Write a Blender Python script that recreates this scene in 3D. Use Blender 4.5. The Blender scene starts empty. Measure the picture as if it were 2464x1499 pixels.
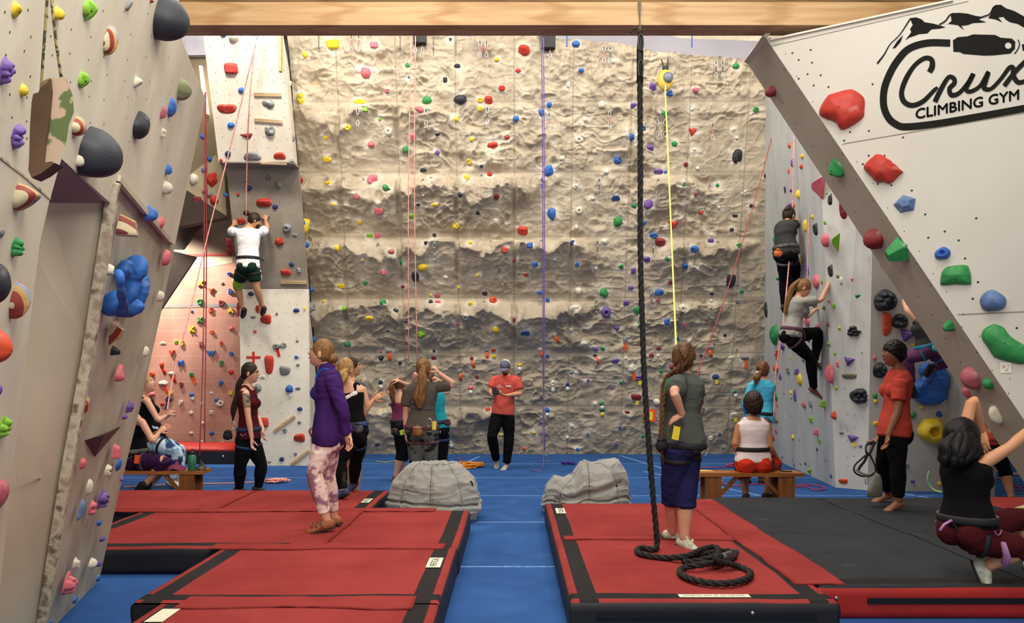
import bpy, math, random
import numpy as np
from mathutils import Vector, Matrix
R = random.Random(7)
SC = bpy.context.scene
COL = SC.collection
# ---------------------------------------------------------------- camera
F, CX, CY, HZ = 1950.0, 1232.0, 900.0, 1.55      # focal (px), horizon, eye height
cam_d = bpy.data.cameras.new('camera'); cam = bpy.data.objects.new('camera', cam_d); COL.objects.link(cam)
cam_d.sensor_width = 36; cam_d.lens = 36 * F / 2464
cam_d.shift_y = (CY - 749.5) / 2464
cam_d.clip_start = 0.05; cam_d.clip_end = 200
cam.location = (0, 0, HZ); cam.rotation_euler = (math.pi / 2, 0, 0)
SC.camera = cam
# ---------------------------------------------------------------- world, view
w = bpy.data.worlds.new('world'); SC.world = w; w.use_nodes = True
bg = w.node_tree.nodes['Background']; bg.inputs[0].default_value = (1.0, 0.965, 0.92, 1); bg.inputs[1].default_value = 0.8
SC.view_settings.view_transform = 'Standard'; SC.view_settings.look = 'None'
SC.view_settings.exposure = 0.0; SC.view_settings.gamma = 1.0; SC.view_settings.use_curve_mapping = False
# ---------------------------------------------------------------- lamps of the hall, with added fill lamps
def area(name, loc, target, sx, sy, power, col=(1, .93, .82), spread=math.pi):
    d = bpy.data.lights.new(name, 'AREA'); d.shape = 'RECTANGLE'; d.size = sx; d.size_y = sy; d.energy = power; d.color = col; d.spread = spread
    o = bpy.data.objects.new(name, d); COL.objects.link(o); o.location = loc
    o.rotation_euler = (Vector(target) - Vector(loc)).to_track_quat('-Z', 'Y').to_euler(); return o
for i, x in enumerate((-4.2, -1.6, 1.2, 3.9)):
    area('ceiling_or_fill_lamp', (x, 11.2, 8.4), (x * 1.03, 14.6, 2.6), 1.0, 1.0, 150, (1, .955, .88))
for x in (-2.6, 0.6, 3.8):
    area('ceiling_or_fill_lamp', (x, 8.6, 7.6), (x, 9.6, 0), 1.6, 1.6, 120, (1, .96, .89))
for x, y in ((-1.2, 4.4), (1.8, 4.2), (0.2, 1.0)):
    area('ceiling_or_fill_lamp', (x, y, 5.6), (x, y + .4, 0), 1.8, 1.8, 98, (1, .955, .88))  # near fill lamps added above the frame to brighten the foreground
area('ceiling_or_fill_lamp', (0.3, 1.2, 4.6), (-3.0, 4.6, 1.6), 1.6, 1.6, 150, (1, .955, .88))  # added fill lamp that brightens the left wall, no fixture of the hall
area('ceiling_or_fill_lamp', (-3.6, 8.8, 8.0), (-4.0, 12.2, 5.6), .8, .8, 60, (1, .95, .88), 1.6)  # extra lamp added to lift the top box of the tower
d = bpy.data.lights.new('flood_lamp', 'SPOT'); d.energy = 1100; d.color = (1, .92, .78); d.spot_size = 1.25; d.spot_blend = .4; d.shadow_soft_size = .12
fl = bpy.data.objects.new('flood_lamp', d); COL.objects.link(fl); fl.location = (-7.0, 14.05, 4.4)
fl.rotation_euler = (Vector((-6.0, 15.0, 2.7)) - fl.location).to_track_quat('-Z', 'Y').to_euler()
# ---------------------------------------------------------------- maths helpers
def V(*a): return np.array(a, float)
def nrm(a): a = np.asarray(a, float); return a / (np.linalg.norm(a) + 1e-12)
def P(px, py, Y): return V((px - CX) * Y / F, Y, HZ - (py - CY) * Y / F)
def _h(ix, iy, iz, seed):
    n = (ix * 374761393 + iy * 668265263 + iz * 2147483647 + seed * 144665) & 0xffffffff
    n = ((n ^ (n >> 13)) * 1274126177) & 0xffffffff
    return ((n ^ (n >> 16)) & 0xffffff) / float(0xffffff)
def vn(x, y, z, seed=0):
    x, y, z = [np.asarray(a, float) for a in np.broadcast_arrays(x, y, z)]
    xi, yi, zi = [np.floor(a).astype(np.int64) for a in (x, y, z)]
    fx, fy, fz = x - xi, y - yi, z - zi
    fx, fy, fz = [t * t * t * (t * (t * 6 - 15) + 10) for t in (fx, fy, fz)]
    r = 0
    for dx in (0, 1):
        for dy in (0, 1):
            for dz in (0, 1):
                r = r + _h(xi + dx, yi + dy, zi + dz, seed) * (fx if dx else 1 - fx) * (fy if dy else 1 - fy) * (fz if dz else 1 - fz)
    return r * 2 - 1
def fbm(x, y, z, seed=0, o=4):
    r, a, f = 0, 1.0, 1.0
    for k in range(o):
        r = r + a * vn(x * f, y * f, z * f, seed + k * 17); a *= .5; f *= 2.03
    return r / 1.9
def sstep(a, b, x): t = np.clip((x - a) / (b - a), 0, 1); return t * t * (3 - 2 * t)
# ---------------------------------------------------------------- materials
def lin(c):
    if isinstance(c, str): c = tuple(int(c[i:i + 2], 16) for i in (0, 2, 4))
    return tuple(((v / 255) / 12.92 if v / 255 <= .04045 else ((v / 255 + .055) / 1.055) ** 2.4) for v in c) + (1,)
MATS = {}
def mat(name, c, rough=.6, var=.18, scale=6., c2=None, bump=.0, bscale=80., metal=0., spec=.4, sheen=0., stretch=None, lo=.35, hi=.65, detail=4, c3=None):
    if name in MATS: return MATS[name]
    m = bpy.data.materials.new(name); m.use_nodes = True; nt = m.node_tree; N = nt.nodes; L = nt.links
    b = N['Principled BSDF']; b.inputs['Roughness'].default_value = rough; b.inputs['Metallic'].default_value = metal
    b.inputs['Specular IOR Level'].default_value = spec
    if sheen: b.inputs['Sheen Weight'].default_value = sheen
    tc = N.new('ShaderNodeTexCoord'); mp = N.new('ShaderNodeMapping'); L.new(tc.outputs['Object'], mp.inputs[0])
    if stretch: mp.inputs['Scale'].default_value = stretch
    nz = N.new('ShaderNodeTexNoise'); nz.inputs['Scale'].default_value = scale; nz.inputs['Detail'].default_value = detail; L.new(mp.outputs[0], nz.inputs['Vector'])
    cr = N.new('ShaderNodeValToRGB'); L.new(nz.outputs['Fac'], cr.inputs[0])
    a = lin(c); e = lin(c2) if c2 else tuple(v * (1 - var) for v in a[:3]) + (1,)
    cr.color_ramp.elements[0].position = lo; cr.color_ramp.elements[0].color = e
    cr.color_ramp.elements[1].position = hi; cr.color_ramp.elements[1].color = a
    if c3: x = cr.color_ramp.elements.new((lo + hi) / 2); x.color = lin(c3)
    L.new(cr.outputs[0], b.inputs['Base Color'])
    if bump:
        n2 = N.new('ShaderNodeTexNoise'); n2.inputs['Scale'].default_value = bscale; n2.inputs['Detail'].default_value = 3; L.new(mp.outputs[0], n2.inputs['Vector'])
        bp = N.new('ShaderNodeBump'); bp.inputs['Strength'].default_value = bump; bp.inputs['Distance'].default_value = .01; L.new(n2.outputs['Fac'], bp.inputs['Height']); L.new(bp.outputs[0], b.inputs['Normal'])
    m['out'] = 0; MATS[name] = m; return m
def overlay(m, kind, c, scale, lo, hi, seed=0., stretch=None, coord='Object', amount=1.):
    """adds one more procedural layer (noise / dots / attribute) over a material's base colour"""
    nt = m.node_tree; N = nt.nodes; L = nt.links; b = N['Principled BSDF']; src = b.inputs['Base Color'].links[0].from_socket
    tc = N.new('ShaderNodeTexCoord'); mp = N.new('ShaderNodeMapping'); L.new(tc.outputs[coord], mp.inputs[0]); mp.inputs['Location'].default_value = (0, 0, 0) if isinstance(seed, str) else (seed, seed * .7, seed * .3)
    if stretch: mp.inputs['Scale'].default_value = stretch
    if kind == 'noise':
        t = N.new('ShaderNodeTexNoise'); t.inputs['Scale'].default_value = scale; t.inputs['Detail'].default_value = 6; o = t.outputs['Fac']; L.new(mp.outputs[0], t.inputs['Vector'])
    elif kind == 'dots':
        t = N.new('ShaderNodeTexVoronoi'); t.inputs['Scale'].default_value = scale; t.inputs['Randomness'].default_value = .75; o = t.outputs['Distance']; L.new(mp.outputs[0], t.inputs['Vector'])
    elif kind == 'wave':
        t = N.new('ShaderNodeTexWave'); t.inputs['Scale'].default_value = scale; t.inputs['Distortion'].default_value = 5; t.inputs['Detail'].default_value = 3; o = t.outputs['Fac']; L.new(mp.outputs[0], t.inputs['Vector'])
    elif kind == 'attr':
        t = N.new('ShaderNodeAttribute'); t.attribute_name = seed if isinstance(seed, str) else 'chalk'; o = t.outputs['Fac']
    mr = N.new('ShaderNodeMapRange'); mr.inputs[1].default_value = lo; mr.inputs[2].default_value = hi; mr.inputs[3].default_value = 0; mr.inputs[4].default_value = amount; L.new(o, mr.inputs[0])
    mx = N.new('ShaderNodeMix'); mx.data_type = 'RGBA'; L.new(mr.outputs[0], mx.inputs[0]); L.new(src, mx.inputs[6]); mx.inputs[7].default_value = lin(c)
    for l in list(b.inputs['Base Color'].links): L.remove(l)
    L.new(mx.outputs[2], b.inputs['Base Color']); return m
def emis(name, c, s):
    m = bpy.data.materials.new(name); m.use_nodes = True; b = m.node_tree.nodes['Principled BSDF']; b.inputs['Emission Color'].default_value = lin(c); b.inputs['Emission Strength'].default_value = s; return m
# ---------------------------------------------------------------- object helpers
def mesh_of(name, vs, fs, m=None, smooth=False):
    me = bpy.data.meshes.new(name); me.from_pydata([tuple(map(float, v)) for v in vs], [], [tuple(int(i) for i in f) for f in fs])
    if m is not None:
        for q in (m if isinstance(m, (list, tuple)) else [m]): me.materials.append(q)
    me.update()
    if smooth: me.polygons.foreach_set('use_smooth', [True] * len(me.polygons))
    return me
def wloc(p): return np.array(p.location) + (wloc(p.parent) if p.parent else 0) if p is not None else V(0, 0, 0)
def obj(name, vs, fs, m, parent=None, smooth=False, loc=None, mi=None):
    """one mesh object from world-space vertices; origin at loc (or the parent's origin)"""
    vs = np.asarray(vs, float).reshape(-1, 3)
    if parent is not None: base = wloc(parent); l = (0, 0, 0)
    elif loc is not None: base = np.asarray(loc, float); l = tuple(base)
    else: base = V(vs[:, 0].mean(), vs[:, 1].mean(), vs[:, 2].min()); l = tuple(base)
    me = mesh_of(name, vs - base, fs, m, smooth)
    if mi is not None: me.polygons.foreach_set('material_index', mi)
    o = bpy.data.objects.new(name, me); COL.objects.link(o); o.location = l; o.parent = parent; return o
def tag(o, label=None, cat=None, group=None, kind=None):
    if label: o['label'] = label
    if cat: o['category'] = cat
    if group: o['group'] = group
    if kind: o['kind'] = kind
    return o
def empty(name, loc, label, cat, group=None):
    o = bpy.data.objects.new(name, None); COL.objects.link(o); o.location = tuple(map(float, loc)); o.empty_display_size = .1; return tag(o, label, cat, group)
def struct(o): o['kind'] = 'structure'; return o
class MB:
    """collects pieces of one mesh"""
    def __init__(s): s.v = []; s.f = []; s.mi = []; s.n = 0
    def add(s, vs, fs, mi=0):
        vs = np.asarray(vs, float).reshape(-1, 3); s.v.append(vs); s.f += [tuple(i + s.n for i in f) for f in fs]; s.mi += [mi] * len(fs); s.n += len(vs); return s
    def box(s, lo, hi, mi=0):
        x0, y0, z0 = lo; x1, y1, z1 = hi
        return s.add([(x0,y0,z0),(x1,y0,z0),(x1,y1,z0),(x0,y1,z0),(x0,y0,z1),(x1,y0,z1),(x1,y1,z1),(x0,y1,z1)], [(0,3,2,1),(4,5,6,7),(0,1,5,4),(1,2,6,5),(2,3,7,6),(3,0,4,7)], mi)
    def obox(s, c, ax, ay, az, mi=0):
        c, ax, ay, az = map(lambda q: np.asarray(q, float), (c, ax, ay, az)); k = [(-1,-1,-1),(1,-1,-1),(1,1,-1),(-1,1,-1),(-1,-1,1),(1,-1,1),(1,1,1),(-1,1,1)]
        return s.add([c + a * ax + b * ay + d * az for a, b, d in k], [(0,3,2,1),(4,5,6,7),(0,1,5,4),(1,2,6,5),(2,3,7,6),(3,0,4,7)], mi)
    def bar(s, a, b, wd, up=(0, 0, 1), ht=None, mi=0):
        a, b = map(lambda q: np.asarray(q, float), (a, b)); d = b - a; L = np.linalg.norm(d); d /= L; x = nrm(np.cross(d, up)); y = np.cross(x, d)
        return s.obox((a + b) / 2, x * wd / 2, d * L / 2, y * (ht or wd) / 2, mi)
    def tube(s, pts, r, n=8, mi=0, caps=True, sidevec=None, sub=0):
        v, f = tube(pts, r, n, caps, sub, sidevec); return s.add(v, f, mi)
    def ell(s, c, r, n=12, m=8, mi=0, axes=None):
        v, f = ellipsoid(c, r, n, m, axes); return s.add(v, f, mi)
    def prism(s, poly, d, mi=0):
        poly = np.asarray(poly, float); k = len(poly); d = np.asarray(d, float)
        return s.add(np.vstack([poly, poly + d]), [tuple(range(k))[::-1], tuple(range(k, 2 * k))] + [(i, (i + 1) % k, k + (i + 1) % k, k + i) for i in range(k)], mi)
    def go(s, name, m, parent=None, smooth=False, loc=None):
        return obj(name, np.vstack(s.v), s.f, m, parent, smooth, loc, s.mi if isinstance(m, (list, tuple)) else None)
def crom(pts, k):
    pts = np.asarray(pts, float)
    if k <= 0 or len(pts) < 3: return pts
    q = np.vstack([2 * pts[0] - pts[1], pts, 2 * pts[-1] - pts[-2]]); out = []
    for i in range(1, len(q) - 2):
        for j in range(k + 1):
            t = j / (k + 1); a, b, c, d = q[i - 1], q[i], q[i + 1], q[i + 2]
            out.append(.5 * (2 * b + (c - a) * t + (2 * a - 5 * b + 4 * c - d) * t * t + (3 * b - a - 3 * c + d) * t ** 3))
    return np.array(out + [pts[-1]])
def tube(pts, r, n=8, caps=True, sub=0, sidevec=None, flat=1.0):
    """swept tube; r scalar, list or list of (ra, rb); parallel-transported frame"""
    pts = np.asarray(pts, float); rr = np.array([(q, q) if np.isscalar(q) else q for q in (r if not np.isscalar(r) else [r] * len(pts))], float)
    if sub: z = crom(np.hstack([pts, rr]), sub); pts = z[:, :3]; rr = np.maximum(z[:, 3:5], 1e-4)
    k = len(pts); T = np.gradient(pts, axis=0); T /= np.linalg.norm(T, axis=1)[:, None] + 1e-12
    ref = np.asarray(sidevec, float) if sidevec is not None else (V(0, 0, 1) if abs(T[0][2]) < .9 else V(1, 0, 0))
    u = nrm(ref - T[0] * ref.dot(T[0])); vs = []; an = np.arange(n) * 2 * math.pi / n; U = []
    for i in range(k):
        if sidevec is not None and abs(T[i].dot(nrm(ref))) < .95: u = ref
        u = nrm(u - T[i] * u.dot(T[i])); w_ = np.cross(T[i], u); U.append(u)
        vs.append(pts[i] + np.outer(np.cos(an) * rr[i][0], u) + np.outer(np.sin(an) * rr[i][1], w_))
    vs = np.vstack(vs); fs = [(i * n + j, i * n + (j + 1) % n, (i + 1) * n + (j + 1) % n, (i + 1) * n + j) for i in range(k - 1) for j in range(n)]
    if caps:
        e0 = pts[0] - T[0] * rr[0].min() * .6; e1 = pts[-1] + T[-1] * rr[-1].min() * .6; vs = np.vstack([vs, e0, e1]); a, b = len(vs) - 2, len(vs) - 1
        fs += [(a, (j + 1) % n, j) for j in range(n)] + [(b, (k - 1) * n + j, (k - 1) * n + (j + 1) % n) for j in range(n)]
    return vs, fs
def ellipsoid(c, r, n=16, m=10, axes=None):
    th = np.arange(n) * 2 * math.pi / n; vs = [(0, 0, -1)]
    for i in range(1, m): a = -math.pi / 2 + math.pi * i / m; vs += [(math.cos(a) * math.cos(t), math.cos(a) * math.sin(t), math.sin(a)) for t in th]
    vs.append((0, 0, 1)); vs = np.array(vs) * np.asarray(r, float)
    if axes is not None: vs = vs @ np.array(axes)
    vs = vs + np.asarray(c, float)
    fs = [(0, 1 + (j + 1) % n, 1 + j) for j in range(n)] + [(1 + i * n + j, 1 + i * n + (j + 1) % n, 1 + (i + 1) * n + (j + 1) % n, 1 + (i + 1) * n + j) for i in range(m - 2) for j in range(n)]
    b = 1 + (m - 2) * n; fs += [(b + j, b + (j + 1) % n, len(vs) - 1) for j in range(n)]; return vs, fs
def grid_faces(nu, nv): return [(j * nu + i, j * nu + i + 1, (j + 1) * nu + i + 1, (j + 1) * nu + i) for j in range(nv - 1) for i in range(nu - 1)]
def text_mesh(txt, size=1., ext=.02, bev=0.):
    c = bpy.data.curves.new('t', 'FONT'); c.body = txt; c.size = size; c.extrude = ext; c.bevel_depth = bev; c.align_x = 'CENTER'; c.align_y = 'CENTER'; c.resolution_u = 3
    o = bpy.data.objects.new('t', c); COL.objects.link(o); dg = bpy.context.evaluated_depsgraph_get(); me = bpy.data.meshes.new_from_object(o.evaluated_get(dg))
    n = len(me.vertices); v = np.zeros(n * 3); me.vertices.foreach_get('co', v); f = [tuple(p.vertices) for p in me.polygons]
    bpy.data.objects.remove(o); bpy.data.curves.remove(c); bpy.data.meshes.remove(me); return v.reshape(-1, 3), f
# ================================================================ THE SETTING
TW = .235                                         # the back wall leans into the hall
m_floor = mat('blue_carpet', '2d568f', .9, c2='264a80', scale=1.3, bump=.35, bscale=260, spec=.15)
overlay(m_floor, 'noise', '3c659f', 3.2, .52, .75, 3, amount=.5)
m_seam = mat('seam_tape', '7ea2cf', .7, scale=30, c2='4f7cb8')
m_rock = mat('rock_texture', 'b8ab95', .85, c2='9c8e79', scale=1.1, bump=.5, bscale=34, spec=.2, lo=.3, hi=.7, detail=8)
overlay(m_rock, 'noise', '9a8a70', 3.5, .55, .8, 4, amount=.55)
overlay(m_rock, 'noise', 'd6cbb6', 5.5, .56, .74, 9, amount=.5)
overlay(m_rock, 'attr', '8b8172', 1, 0, 1, 'dust_dim', amount=.75)  # dust and dimmer light low down put into the colour, darker on bulging bands
overlay(m_rock, 'attr', 'efe8dc', 1, 0, 1, 'chalk', amount=.75)
overlay(m_rock, 'attr', '7a6d58', 1, 0, 1, 'seam', amount=.55)
# floor: blue carpet rolls with pale seams
mb = MB(); mb.box((-9, -3, -.08), (9, 22, 0)); floor = struct(mb.go('floor', m_floor, loc=(0, 8, 0)))
mb = MB()
for y in (3022 / 464, 3022 / 357, 3022 / 293, 3022 / 249.5, 3022 / 216): mb.box((-8, y - .014, 0), (9, y + .014, .003))
for a, b in (((-.62, 15.2), (-.98, 13.2)), ((2.05, 15.4), (2.5, 13.2)), ((2.1, 12.9), (3.3, 10.0)), ((5.05, 10.6), (5.6, 9.0))):
    a = V(a[0], a[1], .0015); b = V(b[0], b[1], .0015); mb.bar(a, b, .05, ht=.003)
struct(mb.go('trim_1', m_seam, loc=(0, 8, 0)))
# ---------------------------------------------------------------- rock wall (north)
X0, X1 = -4.35, 5.3; ZT = 7.9
nx, nz = 640, 520
gx = np.linspace(X0, X1, nx); gz = np.linspace(0, ZT, nz); GX, GZ = np.meshgrid(gx, gz)
def plane_z(py):                                    # height of an image row on the leaning wall
    k = (CY - py) / F; return (HZ + k * 15.7) / (1 + k * TW)
def pxz(px, py):
    k = (CY - py) / F; z = (HZ + k * 15.7) / (1 + k * TW); y = 15.7 - TW * z; return (px - CX) * y / F, z
rows = [plane_z(v) for v in (245, 415, 570, 717, 850, 977)]      # horizontal seams
cols = [(-3.05 + 1.03 * i) for i in range(9)]
def relief(X, Z):
    r = np.zeros_like(X)
    wz = Z + .05 * vn(X * 1.7, Z * 1.1, 0, 5) + .03 * vn(X * 5, Z * 4, 0, 6)
    # four overhanging bands
    def band(ztop, zbot, xa, xb, amp, sd, lip=.34):
        h = ztop - zbot; jag = .16 * vn(X * 1.6, 0 * X, 3.3, sd) + .11 * vn(X * 4.3, Z * 1.5, 1.1, sd + 1) + .05 * vn(X * 11, Z * 3, 0, sd + 2)
        t = (ztop - wz) / h; m = sstep(xa - .25, xa + .25, X + .3 * vn(X * 0, Z * 2.5, 2, sd)) * (1 - sstep(xb - .25, xb + .25, X + .3 * vn(X * 0, Z * 2.5, 7, sd)))
        lp = lip + jag; up = sstep(0.02, 1, np.clip(t / lp, 0, 1)) ** .8; dn = 1 - np.clip((t - lp) / (.98 - lp), 0, 1) ** .75
        return amp * m * np.where(t < lp, up, dn) * ((t > 0) & (t < 1))
    xr = lambda px, py: pxz(px, py)[0]
    r = r + band(rows[0], rows[1], xr(690, 330), xr(1060, 330), .30, 11, .30)
    r = r + band(rows[0], rows[1], xr(1470, 330), xr(1545, 330), .24, 12, .35)
    r = r + band(rows[1], rows[2], xr(700, 490), xr(1250, 490), .34, 13, .30)
    r = r + band(rows[1], rows[2], xr(1560, 490), xr(1680, 490), .27, 14, .25)
    r = r + band(rows[2], rows[3], xr(700, 640), xr(1400, 640), .36, 15, .30)
    r = r + band(rows[2], rows[3], xr(1600, 640), xr(1800, 640), .34, 16, .28)
    r = r + band(rows[3], rows[4], xr(700, 780), xr(1385, 780), .34, 17, .34)
    r = r + band(rows[3], rows[4], xr(1590, 780), xr(1700, 780), .16, 18, .34)
    r = r + band(rows[5], rows[5] - .85, xr(700, 1040), xr(1160, 1040), .2, 19, .25)
    # carved rock: scoops, crinkles and ribs, panel by panel
    n1 = fbm(X * 1.9 + .5 * vn(X * 3, Z * 3, 4, 2), Z * 2.3, 0, 21, 4)
    rid = 1 - np.abs(fbm(X * 2.3 + .4 * vn(X * 4, Z * 4, 1, 8), Z * 3.4 + .4 * vn(X * 4, Z * 4, 9, 9), 2, 31, 3)) * 2.2
    rid2 = 1 - np.abs(fbm(X * 6, Z * 9, 2, 41, 2)) * 2
    amp = .35 + .65 * sstep(-.3, .35, vn(X * .9, Z * .9, 7, 51))
    scoop = np.minimum(0, vn(X * 2.6, Z * 3.0, 5, 61) + .15)
    scoop2 = np.minimum(0, vn(X * 6.6, Z * 7.0, 5, 62) + .2)
    q1, q2 = X + .10 * vn(X * 3, Z * 3, 8, 71), Z + .10 * vn(X * 3, Z * 3, 12, 72)
    crk = np.clip(1 - np.abs(vn(q1 * 4.2, q2 * 5.5, 1, 73)) * 5, 0, 1) + .7 * np.clip(1 - np.abs(vn(q1 * 8.5, q2 * 10, 1, 74)) * 4, 0, 1)
    r = r + amp * (.030 * crk - .009) + .018 * np.round(fbm(q1 * 2.2, q2 * 3.0, 6, 75, 3) * 4) / 2.2 * amp
    r = r + .055 * n1 + amp * (.052 * np.clip(rid, 0, 1) ** 2 + .012 * rid2) + .13 * amp * scoop + .04 * amp * scoop2
    # panels flatten out at their seams
    ds = np.full_like(X, 9.)
    for z in rows: ds = np.minimum(ds, np.abs(Z - z))
    r = r * (.15 + .85 * sstep(.015, .13, ds))
    dc = np.full_like(X, 9.)
    for c in cols: dc = np.minimum(dc, np.abs(X - c))
    r = r * (.55 + .45 * sstep(.01, .07, dc)) - .010 * (1 - sstep(.003, .014, dc))
    r = r - .006 * (1 - sstep(.003, .014, ds))
    return r, np.maximum(.5 * (1 - sstep(.004, .014, ds)), (1 - sstep(.004, .016, dc)))
_rg = np.random.RandomState(5); PITS = [(_rg.uniform(-3.8, 4.8), _rg.uniform(.2, 7.2), _rg.uniform(.03, .10), _rg.uniform(.25, .5), _rg.uniform(.5, 1.8)) for _ in range(330)]
_relief0 = relief
def relief(X, Z):
    r, s = _relief0(X, Z)
    for x, z, a, dpt, asp in PITS:
        j = np.abs(Z[:, 0] - z) < 3 * a; i = np.abs(X[len(X) // 2] - x) < 3 * a * asp + .15
        if not j.any() or not i.any(): continue
        w_ = np.ix_(j, i); q = np.hypot((X[w_] - x) / (a * asp), (Z[w_] - z) / a); r[w_] += a * dpt * (-np.exp(-q ** 2 * 1.6) + .35 * np.exp(-((q - 1.25) / .3) ** 2))
    return r, s
REL, SEAM = relief(GX, GZ)
def rel_at(x, z):
    i = min(max(int((x - X0) / (X1 - X0) * (nx - 1)), 0), nx - 1); j = min(max(int(z / ZT * (nz - 1)), 0), nz - 1); return float(REL[j, i])
CHALK = []                                          # (x, z, radius) filled by the holds, painted on below
TOPC = [(690, 60), (1030, 68), (1070, 79), (1140, 86), (1300, 84), (1400, 96), (1497, 99), (1533, 115), (1573, 125), (1633, 126), (1710, 138), (1807, 142), (1900, 143)]
def build_rock():
    Z = GZ.copy(); tx = [pxz(*p)[0] for p in TOPC]; tz = [pxz(*p)[1] for p in TOPC]; top = np.interp(gx, tx, tz)
    lx = np.interp(gz, [0, 7.2, 7.9], [-3.62, -3.86, -3.88]); rx = np.interp(gz, [0, 7.9], [4.90, 4.55])
    S = (GX - X0) / (X1 - X0); Xn = lx[:, None] + S * (rx - lx)[:, None]
    T = GZ / ZT; topn = np.interp(Xn.ravel(), tx, tz).reshape(Xn.shape); Zn = T * topn
    Rn, Sn = relief(Xn, Zn); Yn = 15.7 - TW * Zn - Rn
    vs = np.stack([Xn, Yn, Zn], -1).reshape(-1, 3)
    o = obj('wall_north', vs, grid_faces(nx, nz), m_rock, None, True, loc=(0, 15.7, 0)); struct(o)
    ch = np.zeros(Xn.shape)
    for x, z, r in CHALK: ch = np.maximum(ch, np.clip(1.25 - np.hypot(Xn - x, Zn - z) / r, 0, 1))
    ch = ch * np.clip(.55 + .6 * fbm(Xn * 9, Zn * 9, 3, 77, 3), 0, 1)
    for nm, a in (('chalk', ch), ('seam', Sn), ('dust_dim', np.clip(.62 - .16 * Zn + .35 * fbm(Xn * 1.1, Zn * 1.3, 0, 88, 4) + .4 * sstep(.08, .24, Rn) * sstep(2, 3, Zn), 0, 1))):  # last layer: dust with dimmer light toward the floor, bulging bands darkened
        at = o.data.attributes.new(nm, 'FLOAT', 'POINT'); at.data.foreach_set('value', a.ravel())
    # thickness behind the face
    mb = MB(); bk = np.array([(-3.62, 15.7, 0), (4.9, 15.7, 0), (4.5, 14.1, 7.0), (-3.88, 13.85, 7.2)]); mb.prism(bk + V(0, .25, 0), (0, .12, 0)); struct(mb.go('trim_2', m_ply))
m_ply = mat('plywood', 'cfa873', .7, c2='a98552', scale=3, stretch=(1, 1, 12), bump=.1, bscale=40)
m_wood = mat('pine_beam', 'cdaa7c', .6, c2='ae8658', scale=2.2, stretch=(.5, 6, 9), bump=.1, bscale=30, detail=7, lo=.3, hi=.7)
overlay(m_wood, 'wave', '9c6f3c', 1.4, .8, 1., 2, stretch=(.25, 4, 5), amount=.55)
m_wood2 = mat('rafter_wood', '8a6a40', .75, c2='5d4527', scale=3, stretch=(.6, 5, 8))
m_black = mat('black_trim', '151413', .6)
class Wall:
    """an inclined climbing panel: origin, in-plane axes u (sideways) and v (up), outward normal n"""
    def __init__(s, name, O, u, v, phrase): s.name = name; s.O = np.asarray(O, float); s.u = nrm(u); v = np.asarray(v, float); s.v = nrm(v - s.u * v.dot(s.u)); n = np.cross(s.u, s.v); s.n = nrm(n) * (1 if n[1] <= 0 or abs(n[0]) > abs(n[1]) else -1); s.phrase = phrase
    def flip(s): s.n = -s.n; return s
    def hit(s, px, py, off=0.):
        d = V((px - CX) / F, 1, (CY - py) / F); o = V(0, 0, HZ); t = (s.O + s.n * off - o).dot(s.n) / d.dot(s.n); return o + d * t
    def poly(s, pts, off=0.): return np.array([s.hit(a, b, off) for a, b in pts])
    def slab(s, pts, off=0., th=.06): p = s.poly(pts, off); return p, -s.n * th
class Rock(Wall):
    def hit(s, px, py, off=0.):
        y = 14.8
        for _ in range(14):
            x = (px - CX) * y / F; z = HZ + (CY - py) * y / F; y = .5 * y + .5 * (15.7 - TW * z - rel_at(x, z) - off)
        return V((px - CX) * y / F, y, HZ + (CY - py) * y / F)
W_rock = Rock('rock', (0, 15.7, 0), (1, 0, 0), (0, -TW, 1), 'rock wall')
# black rubber edge along both sides of the rock wall
mb = MB(); mb.tube([(-3.62, 15.5, 0), (-3.66, 15.2, 1.2), (-3.70, 14.85, 2.8), (-3.76, 14.45, 4.5), (-3.82, 14.1, 6.0), (-3.86, 13.85, 7.25)], .03, 8, sub=3); struct(mb.go('trim_3', m_black))
mb = MB(); mb.tube([(4.86, 15.45, 0), (4.83, 15.15, 1.2), (4.75, 14.85, 2.8), (4.66, 14.4, 4.5), (4.60, 14.0, 6.0), (4.56, 13.85, 6.9)], .03, 8, sub=3); struct(mb.go('trim_4', m_black))
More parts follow.
